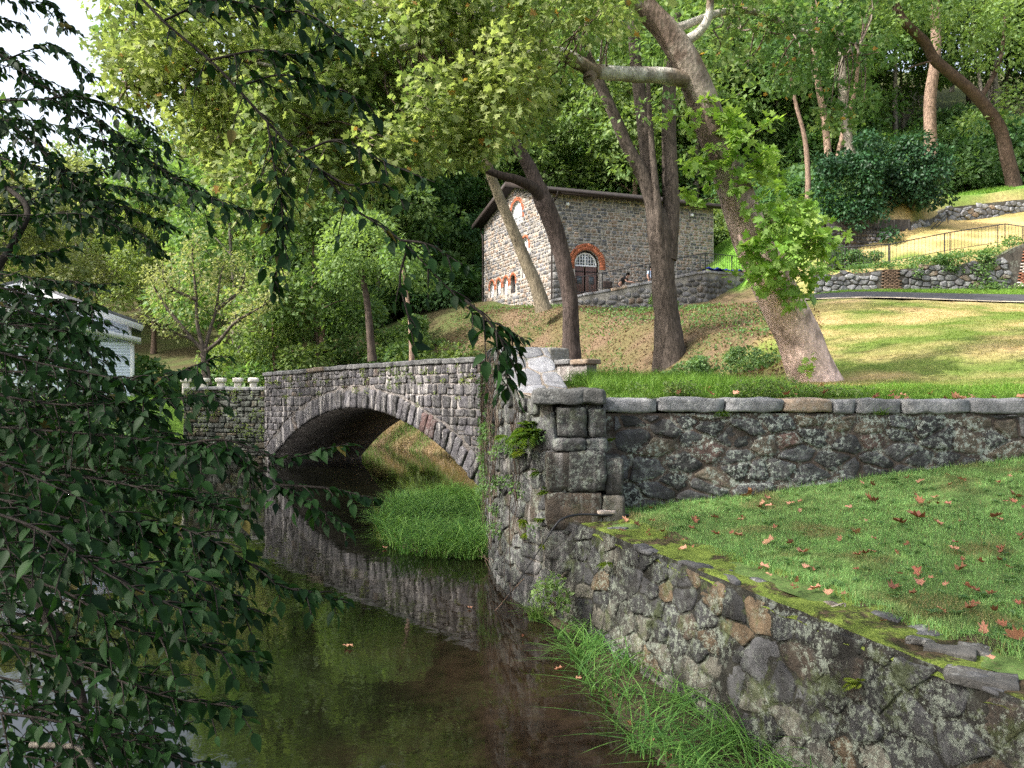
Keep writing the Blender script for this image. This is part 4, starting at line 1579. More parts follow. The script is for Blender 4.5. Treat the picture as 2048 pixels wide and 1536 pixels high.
rub = thing('rubble_wall', 'dry rubble wall with brick patches behind the road, half grown over', 'wall', (0, 0, 0))
a = Acc()
us = np.linspace(0, 19, 70)
sheet(a, us, lambda u: (6.6, float(qtop(u)[0]) - .08), Mq, 0, (.06, .052, .042), .03)
sheet(a, us, lambda u: (0, .6), lambda u, v, h: np.column_stack([Mq(u, qtop(u) - .08, -np.asarray(v))[:, :2], qtop(u) - .08]), 0, (.07, .07, .04))
a.build('masonry_core', M['rubble'], rub)
a = Acc()
inbr = lambda u: (3.0 < u < 4.1) or (9.2 < u < 12.5)
cl = [c for c in voronoi_cells(0, 19, 6.9, 9.8, .38, .25, .36, 82) if c[:, 1].max() < float(qtop(c.mean(0)[0])[0]) + .05 and not inbr(c.mean(0)[0])]
stones(a, cl, Mq, .09, lambda u, v, r: grey(r, .19 if u < 3 else .12, .4, .06), gap=.035, pts=14, seed=83, tilt=.5)
a.build('face_stones', M['rubble'], rub)
a = Acc()
r = np.random.default_rng(84)
z = 7.0; row = 0
while z < 9.6:
    for (u0, u1) in ((3.05, 4.1), (9.3, 12.6)):
        u = u0 + (row % 2) * .11 + max(0, (z - 7) * .28 if u0 > 8 else (z - 7) * .12)
        while u < u1 - .1 - (0 if u0 > 8 else (z - 7) * .1):
            if z < float(qtop(u)[0]) - .05:
                pale = u0 > 8 and n2(u, z, .5, 85)[0] > .43
                c = np.array([.5, .43, .38]) if pale else (np.array([.24, .10, .06]) if u0 > 8 else np.array([.13, .085, .055]))
                q = Mq([u + .1], [z], [.05])[0]
                rbox(a, q, (.098, .06, .032), .012, .008, 9, col=c * r.uniform(.6, 1.2), n=2)
            u += .21
    z += .075; row += 1
a.build('brick_patch', M['brick'], rub)

# ================================================================== shadow-dark ruin wall and the upper terrace wall
UW = np.array(UPW); UWS = np.concatenate([[0], np.cumsum(np.linalg.norm(np.diff(UW, axis=0), axis=1))])


def Mu(u, v, h):
    u = np.asarray(u, float); h = np.asarray(h, float) + 0 * u
    k = np.clip(np.searchsorted(UWS, u, side='right') - 1, 0, len(UWS) - 2)
    d = UW[k + 1] - UW[k]; d = d / np.linalg.norm(d, axis=1)[:, None]
    x = np.interp(u, UWS, UW[:, 0]); y = np.interp(u, UWS, UW[:, 1])
    return np.column_stack([x + d[:, 1] * h, y - d[:, 0] * h, np.asarray(v, float) + 0 * u])


ruin = thing('ruin_wall', 'mortared ruin wall, its shadow painted dark, with a whitish stain under the magnolia', 'wall', (0, 0, 0))
a = Acc()
L1 = UWS[1]
us = np.linspace(0, L1, 40)
zr = lambda u: 12.5 + .25 * u / L1
wst = lambda u, v: np.clip((n2(u, v * .5, .7, 91) - .3) * 4 * np.clip(1.1 - np.abs(u - 3.6) / 1.1, 0, 1) * np.clip((12.0 - v) / .4, 0, 1), 0, 1)
sheet(a, us, lambda u: (8.2, zr(u)), Mu, 0, (.055, .05, .048), .02)  # front darker than top and back: its shadow put into the colour
sheet(a, us, lambda u: (8.2, zr(u)), lambda u, v, h: Mu(u, v, -.7), 0, (.10, .09, .085), .02)
sheet(a, us, lambda u: (0, .7), lambda u, v, h: np.column_stack([Mu(u, v, -np.asarray(v))[:, :2], zr(np.asarray(u))]), 0, (.1, .09, .085))
sheet(a, np.linspace(0, .7, 4), lambda u: (8.2, 12.4), lambda u, v, h: Mu(np.full(len(u), L1), v, -np.asarray(u)), 0, (.1, .09, .085))
a.build('masonry_core', M['ramp_stone'], ruin)
a = Acc()


def ruc(u, v, r):
    w = float(wst(np.array([u]), np.array([v]))[0])
    return grey(r, .035, .5, .2) * (1 - w) + np.array([.55, .52, .56]) * w  # near-black stone tone carries the wall's shadow


stones(a, coursed_cells(0, L1, 8.4, 12.2, (.16, .28), (.2, .5), .15, 92), Mu, .05, ruc, gap=.05, pts=10, rings=((1, -.3), (.9, .8)), seed=93)
a.build('face_stones', M['ramp_stone'], ruin)

upw = thing('terrace_wall', 'pale boulder wall holding the lawn above the straw covered bank', 'wall', (0, 0, 0))
a = Acc()
U2 = UWS[2] - 1.5
us = np.linspace(L1 + .1, UWS[-1], 50)
tb = lambda u: tz1(*(Mu([u], [0], [.5])[0][:2]))
tops = lambda u: np.interp(u, [L1, L1 + 3.5, UWS[2], UWS[3], UWS[4]], [12.6, 13.3, 14.2, 15.05, 15.9])
sheet(a, us, lambda u: (tb(u) - .8, float(tops(u))), Mu, 0, (.09, .08, .065), .03)
sheet(a, us, lambda u: (0, .5), lambda u, v, h: np.column_stack([Mu(u, v, -np.asarray(v))[:, :2], tops(np.asarray(u))]), 0, (.09, .08, .065))
a.build('masonry_core', M['rubble'], upw)
a = Acc()
cl = [c for c in voronoi_cells(L1 + .1, UWS[-1], 10.0, 15.6, .48, .33, .36, 95) if c[:, 1].max() < tops(c.mean(0)[0]) + .12]
stones(a, cl, Mu, .12, lambda u, v, r: grey(r, .22, .3, .03), gap=.04, pts=12, seed=96, tilt=.5)
a.build('face_stones', M['rubble'], upw)

# ================================================================== white clapboard house across the stream
house = thing('clapboard_house', 'white clapboard house tinted blue for shade, with white trim across the stream behind the dark leaves', 'house', (0, 0, 0))
HR = P(262, 768, 35)[:2]; HX = np.array([-.90, -.44]); HX /= np.linalg.norm(HX); HN = np.array([.44, -.90]); HN /= np.linalg.norm(HN)


def Mh(u, v, h):
    u = np.asarray(u, float); h = np.asarray(h, float) + 0 * u
    return np.column_stack([HR[0] + HX[0] * u + HN[0] * h, HR[1] + HX[1] * u + HN[1] * h, np.asarray(v, float) + 0 * u])


M['siding'] = plain('blue_shade_siding', (.66, .72, .85), .55, .05, 12)  # blue tint is the wall's shade put into the siding colour
a = Acc()
HW = 8.4
zt_ = lambda u: np.interp(u, [0, 4.2, HW], [5.75, 7.2, 5.75])
z = 2.2
while z < 7.2:
    zz = z + .13
    us = [0, HW]
    if z > 5.7:
        e = 4.2 * (z - 5.7) / 1.45; us = [min(e, 4.2), max(HW - e, 4.2)]
    f_ = Mh([us[0], us[1], us[1], us[0]], [z, z, zz, zz], np.array([.025, .025, .0, .0]))
    g_ = Mh([us[0], us[1]], [z, z], np.array([0., 0.]))
    a.add(np.vstack([f_, g_]), [(0, 1, 2, 3), (0, 4, 5, 1)])
    z = zz
for (p, q) in (((0, 0), (0, -9)), ((0, -9), (HW, -9)), ((HW, -9), (HW, 0))):
    a.add(np.vstack([Mh([p[0], q[0], q[0], p[0]], [2.2, 2.2, 5.75, 5.75], np.array([p[1], q[1], q[1], p[1]], float))]), [(0, 1, 2, 3)])
a.add(Mh([0, 4.2, HW], [5.7, 7.2, 5.7], np.array([-9., -9, -9])), [(0, 1, 2)])
a.build('wall', M['siding'], house)
a = Acc()
for (u0, z0, u1, z1) in ((-.45, 5.62, 4.2, 7.28), (4.2, 7.28, HW + .45, 5.62)):
    V = np.vstack([Mh([u0, u1, u1, u0], [z0, z1, z1, z0], np.array([.4, .4, -9.4, -9.4])), Mh([u0, u1, u1, u0], [z0 + .2, z1 + .2, z1 + .2, z0 + .2], np.array([.4, .4, -9.4, -9.4]))])
    a.add(V, [(0, 1, 2, 3), (4, 7, 6, 5), (0, 4, 5, 1), (1, 5, 6, 2), (2, 6, 7, 3), (3, 7, 4, 0)])
a.build('roof', plain('grey_shingle', (.16, .16, .17), .9, .3, 20), house)
a = Acc()
for (u0, z0, u1, z1) in ((-.5, 5.52, 4.2, 7.2), (4.2, 7.2, HW + .5, 5.52)):
    bar(a, Mh, u0, z0, u1, z1, .26, .36, .44)
for u in (.06, HW - .06): bar(a, Mh, u, 2.2, u, 5.7, .16, .0, .05)
bar(a, Mh, 0, 3.0 - .7, HW, 3.0 - .7, .2, .0, .05)
a.build('white_trim', M['white'], house)
for (cu, z0, z1, w) in ((2.2, 3.4, 4.7, .9), (5.4, 3.4, 4.7, .9), (4.2, 5.6, 6.4, .7)):
    a = Acc(); bar(a, Mh, cu, z0, cu, z1, w, .0, .04); wn = a.build('window', M['white'], house)
    a = Acc()
    for k in range(2):
        zz0, zz1 = z0 + .07 + k * (z1 - z0 - .05) / 2, z0 + (k + 1) * (z1 - z0 - .05) / 2
        for s in (-1, 1): bar(a, Mh, cu + s * w * .23, zz0, cu + s * w * .23, zz1, w * .38, .03, .047)
    a.build('pane', M['glass'], wn)
# lean-to in front of the gable
a = Acc()
z = 2.2
while z < 4.75:
    zz = z + .13
    f_ = Mh([-.12, 4.4, 4.4, -.12], [z, z, zz, zz], np.array([1.525, 1.525, 1.5, 1.5]))
    a.add(f_, [(0, 1, 2, 3)])
    a.add(Mh([-.12, -.12, -.12, -.12], [z, z, zz, zz], np.array([1.5, .02, .02, 1.5])), [(0, 1, 2, 3)])
    z = zz
a.build('lean_to', M['siding'], house)
a = Acc()
V = np.vstack([Mh([-.4, 4.6, 4.6, -.4], [4.8, 5.9, 5.9, 4.8], np.array([1.9, 1.9, -.02, -.02])), Mh([-.4, 4.6, 4.6, -.4], [5.0, 6.1, 6.1, 5.0], np.array([1.9, 1.9, -.02, -.02]))])
a.add(V, [(0, 1, 2, 3), (4, 7, 6, 5), (0, 4, 5, 1), (1, 5, 6, 2), (2, 6, 7, 3), (3, 7, 4, 0)])
bar(a, Mh, -.06, 2.2, -.06, 4.85, .16, 1.5, 1.56)
a.build('lean_to_roof', M['white'], house)

# ================================================================== people on the ramp
def skin_mesh(name, joints, bones, radii, mat, parent, lev=2):
    me = bpy.data.meshes.new(name)
    me.from_pydata([tuple(j) for j in joints], bones, [])
    o = bpy.data.objects.new(name, me); C.objects.link(o)
    m = o.modifiers.new('skin', 'SKIN'); m.use_smooth_shade = True
    for k, rr in enumerate(radii): me.skin_vertices[0].data[k].radius = (rr, rr)
    me.skin_vertices[0].data[0].use_root = True
    s = o.modifiers.new('sub', 'SUBSURF'); s.levels = lev; s.render_levels = lev
    me.materials.append(mat)
    if parent: o.parent = parent
    return o


SKIN = plain('skin', (.42, .25, .19), .5, .06, 20, .05)


def person(label, base, rz, lean, shirt, trousers, hair, arms_fwd=True):
    root = thing('person', label, 'person', base)
    root.rotation_euler = (0, 0, rz)
    L = lean
    hip = np.array([0, 0, .92]); ch = np.array([.33 * L, 0, 1.30 - .10 * L]); nk = np.array([.50 * L, 0, 1.47 - .2 * L]); hd = nk + (.05 + .05 * L, 0, .09); top = hd + (.02, 0, .13)
    J = [hip, (hip + ch) / 2, ch, nk, hd, top]; Bn = [(0, 1), (1, 2), (2, 3), (3, 4), (4, 5)]; R = [.145, .14, .16, .06, .085, .075]
    for s in (-1, 1):
        b = len(J)
        sh = ch + (.04 * L, s * .19, .09)
        el = sh + ((.2 if arms_fwd else .0), s * .05, -.26); wr = el + ((.22 if arms_fwd else .06), -s * .07, -.02 if arms_fwd else -.24); pa = wr + ((.07 if arms_fwd else .01), 0, -.01 if arms_fwd else -.08)
        J += [sh, el, wr, pa]; R += [.062, .045, .032, .036]
        Bn += [(2, b), (b, b + 1), (b + 1, b + 2), (b + 2, b + 3)]
        for k in range(5):
            off = (k - 2) * .019
            ln = (.05, .075, .085, .078, .06)[k]
            f0 = pa + (.02, off, .0) if arms_fwd else pa + (.0, off, -.02)
            dirn = np.array([1, off * 4, -.25]) if arms_fwd else np.array([.2, off * 3, -1])
            if k == 0: dirn = dirn + (0, -s * .9, 0)
            c = len(J); dirn = dirn / np.linalg.norm(dirn)
            J += [f0 + dirn * ln * .5, f0 + dirn * ln + (0, 0, -.012)]; R += [.010, .008]; Bn += [(b + 3, c), (c, c + 1)]
        b = len(J)
        J += [hip + (0, s * .1, -.05), hip + (.04, s * .11, -.47), hip + (-.02, s * .11, -.86), hip + (.13, s * .12, -.89)]; R += [.095, .062, .042, .035]
        Bn += [(0, b), (b, b + 1), (b + 1, b + 2), (b + 2, b + 3)]
    skin_mesh('body', J, Bn, R, SKIN, root)
    Jn = np.array(J)
    # shirt and trousers over the body
    sj = [hip + (0, 0, .02), (hip + ch) / 2, ch, nk - (0, 0, .03)]; sb = [(0, 1), (1, 2), (2, 3)]; sr = [.165, .16, .178, .08]
    for s in (-1, 1):
        sh = ch + (.04 * L, s * .19, .09); el = sh + ((.2 if arms_fwd else 0), s * .05, -.26); b = len(sj)
        sj += [sh, (sh * .35 + el * .65)]; sr += [.08, .066]; sb += [(2, b), (b, b + 1)]
    skin_mesh('shirt', sj, sb, sr, shirt, root)
    tj = [hip + (0, 0, .03), hip - (0, 0, .05)]; tb_ = [(0, 1)]; tr_ = [.168, .16]
    for s in (-1, 1):
        b = len(tj)
        tj += [hip + (.01, s * .1, -.12), hip + (.04, s * .11, -.47), hip + (-.02, s * .11, -.82)]; tr_ += [.11, .08, .065]; tb_ += [(1, b), (b, b + 1), (b + 1, b + 2)]
    skin_mesh('trousers', tj, tb_, tr_, trousers, root)
    a = Acc()
    n = 900
    u = rand_dirs(n); k = (u[:, 2] > -.1) & ((u[:, 0] < .45) | (u[:, 2] > .6)); u = u[k]
    cc = hd + np.array([0, 0, .045])
    pos = cc + u * np.array([.105, .092, .12])
    blades(a, pos, np.full(len(u), .06), np.full(len(u), .03), np.full(len(u), 1.), np.tile(hair, (len(u), 1)))
    rbox(a, cc + (-.02, 0, .02), (.095, .088, .095), .085, .006, 9, col=hair, n=6)
    a.build('hair', M['grass'], root)
    a = Acc()
    f = hd + np.array([.092, 0, .0])
    rbox(a, f + (.012, 0, .01), (.014, .012, .022), .01, n=3, col=(1, 1, 1)); a.build('nose', SKIN, root)
    dark = plain('dark_feature', (.05, .02, .02), .5, .1)
    for s in (-1, 1):
        a = Acc(); rbox(a, f + (-.008, s * .032, .035), (.008, .012, .006), .005, n=2); a.build('eye', dark, root)
        a = Acc(); rbox(a, hd + (0, s * .09, .02), (.018, .01, .03), .009, n=3); a.build('ear', SKIN, root)
    a = Acc(); rbox(a, f + (-.004, 0, -.035), (.008, .022, .005), .004, n=2); a.build('mouth', dark, root)
    return root


q = P(1240, 768, 43.72); u_ = float(np.interp(q[0], RPA[:, 0], RS))
person('person in a black shirt bending forward over the ramp wall', (q[0], q[1] + .15, float(rtop(u_)) - .73), -.5, .85, plain('black_cotton', (.012, .012, .014), .9, .2), plain('dark_denim', (.02, .025, .04), .9, .2), (.015, .01, .008))
q = P(1303, 768, 44.1); u_ = float(np.interp(q[0], RPA[:, 0], RS))
person('person in a pale blue shirt mostly hidden by the thick forked trunk', (q[0], q[1] + .2, float(rtop(u_)) - .73), -1.2, .1, plain('pale_blue_cotton', (.42, .52, .72), .9, .1), plain('grey_cotton', (.1, .1, .11), .9, .2), (.05, .03, .02), False)

# crumpled blue cloth lying on the ramp wall
a = Acc()
us = np.linspace(RS[3] + .25, RS[5] - .1, 40); ws = np.linspace(-.5, .1, 12)
UU, WW = np.meshgrid(us, ws, indexing='ij'); UU = UU.ravel(); WW = WW.ravel()
V = Mp(UU, rtop(UU) + .06 + (fbm(np.column_stack([UU * 3, WW * 6, UU * 0]), 3) - .3) * .42, WW)
i = np.arange(39)[:, None] * 12; j = np.arange(11)[None]
a.add(V, [np.stack([i + j, i + 12 + j, i + 13 + j, i + j + 1], -1).reshape(-1, 4)])
tag(a.build('blue_cloth', plain('blue_cloth', (.015, .025, .22), .7, .2), None, smooth=True), 'crumpled dark blue cloth lying along the top of the ramp wall', 'cloth')
# ================================================================== trees
def px_path(pts):
    return np.array([P(*p) for p in pts])


BROWN = np.array([.15, .105, .08]); GREYB = np.array([.17, .15, .125]); DARKB = np.array([.055, .042, .035])


def barkcol(c, var=.25, seed=0):
    def f(V):
        n = fbm(np.asarray(V) * np.array([5, 5, 1.5]), seed, 3)
        return np.asarray(c)[None] * (1 - var + 2 * var * n)[:, None]
    return f


def limb(acc, path, r0, r1, sides=10, seg=8, rough=.10, colf=None, flare=0., nsc=3., pw=1.):
    q = catmull(path, seg)
    t = np.linspace(0, 1, len(q))
    rad = r0 + (r1 - r0) * t ** pw
    if flare: rad = rad * (1 + flare * np.exp(-t * 14))
    tube(acc, q, rad, sides, rough=rough, nsc=nsc, colf=colf)
    return q


def clump_leaves(acc, centres, radii, n, size, tm=LEAF_Q, fc=FACE_Q, flat=.75, r=rng, up=1., droop=.25, tonef=None):
    centres = np.asarray(centres, float); radii = np.asarray(radii, float)
    w = radii ** 2; w = w / w.sum()
    k = r.choice(len(centres), n, p=w)
    d = rand_dirs(n, .25, r)
    rr = radii[k] * r.uniform(.35, 1., n) ** .6
    off = d * rr[:, None]; off[:, 2] *= flat
    pos = centres[k] + off
    dirs = d * .8 + r.normal(size=(n, 3)) * .55; dirs[:, 2] -= droop
    upv = np.array([0, 0, up]) + d * .6 + r.normal(size=(n, 3)) * .45
    R = frames(dirs, upv, r.uniform(-.5, .5, n))
    tone = np.clip(.5 + .35 * (vnoise(pos * .6, 4) - .5) * 2 + r.normal(size=n) * .17, 0, .93)
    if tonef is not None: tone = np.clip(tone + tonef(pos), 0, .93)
    tone = np.where(r.random(n) < .012, 1., tone)
    place(acc, tm, fc, pos, R, size * r.uniform(.65, 1.25, n), tone)


def wood_tree(name, h, crown_r, mat, nleaf, leaf, seed, bark, label=None, cat='tree', low=.3, trunk_r=.22, root=None):
    r = np.random.default_rng(seed)
    root = root or thing(name, label or '', cat, (0, 0, 0))
    a = Acc()
    bend = r.uniform(-.06, .06, 2) * h
    tp = np.array([(0, 0, -.6), (bend[0] * .3, bend[1] * .3, h * .3), (bend[0], bend[1], h * .62), (bend[0] * .8, bend[1] * .8, h * .95)])
    colf = barkcol(bark, .3, seed)
    limb(a, tp, trunk_r, trunk_r * .2, 8, 5, .08, colf, .6)
    cs, rs = [], []
    nb = 13
    for k in range(nb):
        t = low + (1 - low) * (k + .5) / nb * .95
        q0 = np.array([np.interp(t, [0, .3, .62, .95], tp[:, i]) for i in range(3)])
        az = k * 2.4 + r.uniform(-.4, .4)
        prof = math.sin(math.pi * min(1, (t - low) / (1 - low) * .8 + .22)) ** .6
        L = crown_r * prof * r.uniform(.7, 1.05)
        q1 = q0 + np.array([math.cos(az) * L, math.sin(az) * L, L * r.uniform(.15, .55)])
        limb(a, [q0, (q0 + q1) / 2 + (0, 0, L * .12), q1], trunk_r * .3 * (1.2 - t * .6), .02, 5, 4, .05, colf)
        for m in range(3):
            f = (.5, .8, 1.05)[m]
            cs.append(q0 + (q1 - q0) * f + r.normal(size=3) * crown_r * .11); rs.append(crown_r * r.uniform(.22, .40))
    cs.append(tp[-1]); rs.append(crown_r * .35)
    a.build('trunk', M['bark'], root, smooth=True)
    a = Acc()
    clump_leaves(a, cs, rs, nleaf, leaf, r=r)
    a.build('crown', M[mat], root)
    return root


# ---- the wood: a few kinds, each tree an object of its own
KINDS = [
    ('leaf_green', 17, 5.2, 9500, .42, GREYB, .25), ('leaf_dark', 19, 5.0, 9500, .40, DARKB * 1.6, .22),
    ('leaf_bright', 16, 5.0, 9500, .40, BROWN, .18), ('leaf_olive_haze', 14, 5.2, 8500, .42, GREYB, .15),
    ('leaf_green', 22, 4.6, 9000, .38, GREYB, .42), ('leaf_dark', 13, 4.6, 9000, .36, BROWN, .12)]
protos = []


def kind_tree(k, x, y, sc, rz, label, group):
    m, h, cr, nl, lf, bk, low = KINDS[k]
    z = tz1(x, y)
    for (kk, o) in protos:
        if kk == k:
            return copy_thing(o, (x, y, z), rz, sc, label, group)
    o = wood_tree('woodland_tree', h, cr, m, nl, lf, 100 + k, bk, label, low=low)
    o['group'] = group
    o.location = (x, y, z); o.rotation_euler = (0, 0, rz); o.scale = (sc, sc, sc)
    protos.append((k, o))
    return o


def zone(n, xr, yr, kinds, label, group, mind, seed, sc=(.85, 1.25), avoid=None):
    r = np.random.default_rng(seed)
    pts = []
    tries = 0
    while len(pts) < n and tries < 4000:
        tries += 1
        y = r.uniform(*yr); f = r.uniform(*xr); x = f * y
        if avoid is not None and avoid(x, y): continue
        if any(math.hypot(x - a_, y - b_) < mind for a_, b_ in pts): continue
        pts.append((x, y))
        k = kinds[r.integers(len(kinds))]
        kind_tree(k, x, y, r.uniform(*sc), r.uniform(0, 6.28), label, group)


def on_mill(x, y):
    return (-6 < x < 20 and 40 < y < 66) or (x > -17 and y < 57) or (13 < x < 46 and y < 62) or y < 40


zone(34, (-.80, -.24), (58, 122), [3, 3, 2, 0, 3], 'pale olive tree in the sunlit wood on the hill beyond the clapboard house', 'olive trees on the far hill', 6.0, 201, (.8, 1.15))
zone(12, (-.36, -.10), (46, 78), [0, 2, 0, 4], 'fresh green tree in the wood between the bridge and the stone building', 'green trees behind the bridge', 4.5, 202, (.95, 1.3), on_mill)
zone(22, (-.12, .36), (67, 100), [0, 4, 0, 2], 'tall green tree in the wood standing behind the stone building', 'trees behind the stone building', 4.6, 203, (1., 1.35), on_mill)
zone(26, (.34, .78), (63, 104), [0, 4, 1, 0], 'tall shady tree in the wood above the terrace wall', 'trees above the terrace wall', 4.8, 204, (.95, 1.35), on_mill)
# ---- bright tree clumps low behind the bridge
for k, (px, d, kd, s, lab) in enumerate(((560, 41, 2, .62, 'small yellow green tree low behind the far end of the bridge'), (640, 43, 2, .8, 'light green feathery tree behind the middle of the bridge parapet'), (760, 56, 0, .9, 'mid green tree between the bridge and the leaf littered bank'), (880, 63, 1, .9, 'dark green tree close beside the gable of the stone building'))):
    kind_tree(kd, P(px, 768, d)[0], d, s, k * 1.3, lab, None)

# ---- single trees that stand out: straight trunks in the wood behind
def lone_trunk(label, pts, r0, r1, crown, col, name='slim_tree', mat='leaf_dark', nl=1500, leaf=.4):
    path = px_path(pts)
    root = thing(name, label, 'tree', path[0])
    a = Acc()
    path[0, 2] -= .8
    limb(a, path - np.array(root.location), r0, r1, 8, 6, .1, barkcol(col, .25, len(label)), .25)
    a.build('trunk', M['bark'], root, smooth=True)
    a = Acc()
    cs = [P(*c[:3]) - np.array(root.location) for c in crown]
    clump_leaves(a, cs, [c[3] for c in crown], nl, leaf)
    a.build('crown', M[mat], root)
    return root


lone_trunk('straight pale trunk rising behind the magnolia into the canopy', [(1862, 300, 56), (1860, 200, 56), (1872, 100, 56), (1866, -40, 56)], .46, .32, [(1860, -60, 56, 3.5), (1900, -10, 57, 2.5), (1800, 0, 57, 2.5)], BROWN * 1.6)
lone_trunk('slim sunlit trunk leaning away behind the sycamore sprouts', [(1660, 330, 58), (1650, 250, 58), (1630, 120, 58), (1625, -30, 58)], .28, .2, [(1640, -20, 58, 3.5), (1600, 50, 58, 2.2)], BROWN * 2.)
lone_trunk('slim trunk forming a vee with the sunlit one beside it', [(1668, 330, 60), (1690, 250, 60), (1712, 170, 60), (1720, 40, 60)], .22, .12, [(1710, 40, 60, 2.6)], BROWN * 1.7, nl=900)
lone_trunk('thin crooked trunk standing behind the sycamore sprouts', [(1617, 410, 55), (1615, 330, 55), (1608, 270, 55), (1590, 200, 55), (1570, 90, 55)], .22, .1, [(1590, 120, 55, 2.6), (1550, 60, 55, 2.2)], BROWN * 1.3, nl=1200)
lone_trunk('greyish trunk in the wood above the magnolia top', [(1700, 290, 57), (1690, 215, 57), (1682, 100, 57), (1680, -20, 57)], .33, .25, [(1690, -10, 57, 3.)], GREYB * 1.3, nl=1200)
lone_trunk('short dark stem standing on the undergrowth behind the bridge', [(745, 690, 38), (735, 610, 38), (722, 540, 38)], .2, .13, [(722, 490, 38, 2.2), (690, 540, 38, 1.5), (790, 540, 38.5, 1.5)], DARKB * 1.5, mat='leaf_green', nl=3600, leaf=.22)
lone_trunk('pale dead stem just above the bridge parapet', [(824, 690, 30), (821, 650, 30), (815, 600, 30), (806, 540, 30)], .10, .06, [(806, 520, 30, 1.0), (840, 560, 30.4, .7)], BROWN * 1.9, mat='leaf_green', nl=900, leaf=.2)

# ---- curved tree at the wood's edge
ct = thing('curved_tree', 'dark mossy tree bowing in a wide curve from the terrace lawn', 'tree', P(2030, 388, 54))
b0 = np.array(ct.location)
a = Acc()
bc = barkcol(BROWN * .5, .4, 3)
main = limb(a, px_path([(2034, 398, 54), (2018, 330, 54), (1998, 255, 53.6), (1955, 195, 53), (1905, 150, 52.4), (1868, 118, 52), (1850, 85, 51.6), (1810, 45, 51), (1790, 10, 51)]) - b0, .47, .26, 10, 7, .1, bc, .3)
limb(a, px_path([(1868, 122, 52), (1840, 128, 51.6), (1815, 138, 51)]) - b0, .1, .03, 6, 5, .1, bc)
limb(a, px_path([(1960, 200, 53), (2000, 120, 53), (2010, 30, 53)]) - b0, .2, .1, 6, 5, .1, bc)
a.build('trunk', M['bark'], ct, smooth=True)
a = Acc()
clump_leaves(a, [P(*c) - b0 for c in ((1800, 20, 51), (1750, 60, 50.5), (1930, 60, 52), (2000, 100, 53), (2030, 30, 53), (1960, 240, 54.5), (2050, 200, 53), (1880, 0, 51), (1700, 20, 50.5), (1780, -60, 50))], [2.2, 1.6, 2.2, 2.2, 2.4, 1.4, 2., 2.4, 1.8, 3], 5200, .34)
a.build('crown', M['leaf_green'], ct)

# ---- magnolia like shrub tree over the ruin wall
mg = thing('broadleaf_shrub_tree', 'spreading dark bluish green shrub tree rooted above the shadow-dark ruin wall', 'tree', P(1812, 440, 46.6))
b0 = np.array(mg.location)
a = Acc()
bc = barkcol(DARKB, .3, 6)
for e in ((1740, 330), (1790, 330), (1850, 320), (1870, 370), (1700, 390)):
    limb(a, px_path([(1812, 452, 46.6), (1808 + (e[0] - 1808) * .2, 415, 46.5), (e[0], e[1], 46)]) - b0, .2, .05, 7, 6, .1, bc)
a.build('trunk', M['bark'], mg, smooth=True)
a = Acc()
cs, rs = [], []
r = np.random.default_rng(77)
for k in range(120):
    px, py = r.uniform(1630, 1905), r.uniform(275, 440)
    if ((px - 1768) / 138) ** 2 + ((py - 358) / 84) ** 2 > r.uniform(.45, 1.3): continue
    if py > 412 and px > 1740: continue
    cs.append(P(px, py, r.uniform(44.2, 47.5)) - b0); rs.append(r.uniform(.5, .95))
for c in ((1690, 430, 44.6), (1715, 445, 44.4), (1665, 410, 45), (1760, 432, 44.3), (1780, 470, 44.2), (1700, 405, 45), (1870, 400, 46), (1895, 395, 46.4)): cs.append(P(*c) - b0); rs.append(.6)
clump_leaves(a, cs, rs, 15000, .24, r=r, droop=.5)
a.build('crown', M['leaf_blue'], mg)

# ---- sycamore
syc = thing('sycamore', 'huge leaning sycamore with mottled bark and leafy sprouts on the sunny slope', 'tree', P(1632, 762, 16))
b0 = np.array(syc.location)


def syc_bark(V, limbs=False):
    V = np.asarray(V) + b0
    low = np.array([.68, .50, .43]); pale = np.array([.52, .49, .44]); dark = np.array([.10, .075, .06])  # low bark is pinkish, lightened further in place of sunlight
    t = np.clip((V[:, 2] - 5.6) / 1.6, 0, 1)[:, None]
    n = fbm(V * np.array([2.6, 2.6, 1.7]), 13, 4)[:, None]
    m = np.clip((n - .5) * 14, 0, 1)
    up = (pale * (1 - m) + np.array([.2, .155, .115]) * m) if limbs else (np.array([.17, .125, .10]) * (1 - m * .7) + np.array([.36, .31, .26]) * m * .7)
    fl = np.clip((fbm(V * np.array([6, 6, 3.]), 14, 3)[:, None] - .56) * 14, 0, 1)
    base = low * (.8 + .4 * n)
    c = base * (1 - t) + up * t
    return c * (1 - fl * .55) + dark * fl * .55


a = Acc()
tp = [(1634, 778, 16.0), (1618, 735, 16.0), (1590, 660, 15.95), (1550, 580, 15.85), (1512, 500, 15.75), (1486, 430, 15.7), (1462, 360, 15.6), (1432, 280, 15.5), (1400, 190, 15.35), (1370, 120, 15.2), (1335, 65, 15.1), (1290, 15, 15), (1262, -40, 14.9), (1240, -160, 14.7)]
wd = [110, 97, 87, 82, 76, 72, 66, 62, 60, 55, 48, 44, 40, 34]
q = catmull(px_path(tp) - b0, 8)
w = np.interp(np.linspace(0, 1, len(q)), np.linspace(0, 1, len(wd)), wd) * 15.5 / FPX / 2
tube(a, q, w, 30, rough=.07, nsc=3., colf=syc_bark)
a.build('trunk', M['bark_smooth'], syc, smooth=True)


def bough(pts, w0, w1, name='bough'):
    a = Acc()
    limb(a, px_path(pts) - b0, w0 * 15 / FPX / 2, w1 * 15 / FPX / 2, 14, 8, .13, lambda V: syc_bark(V, True), 0, 4.)
    return a.build(name, M['bark_smooth'], syc, smooth=True)


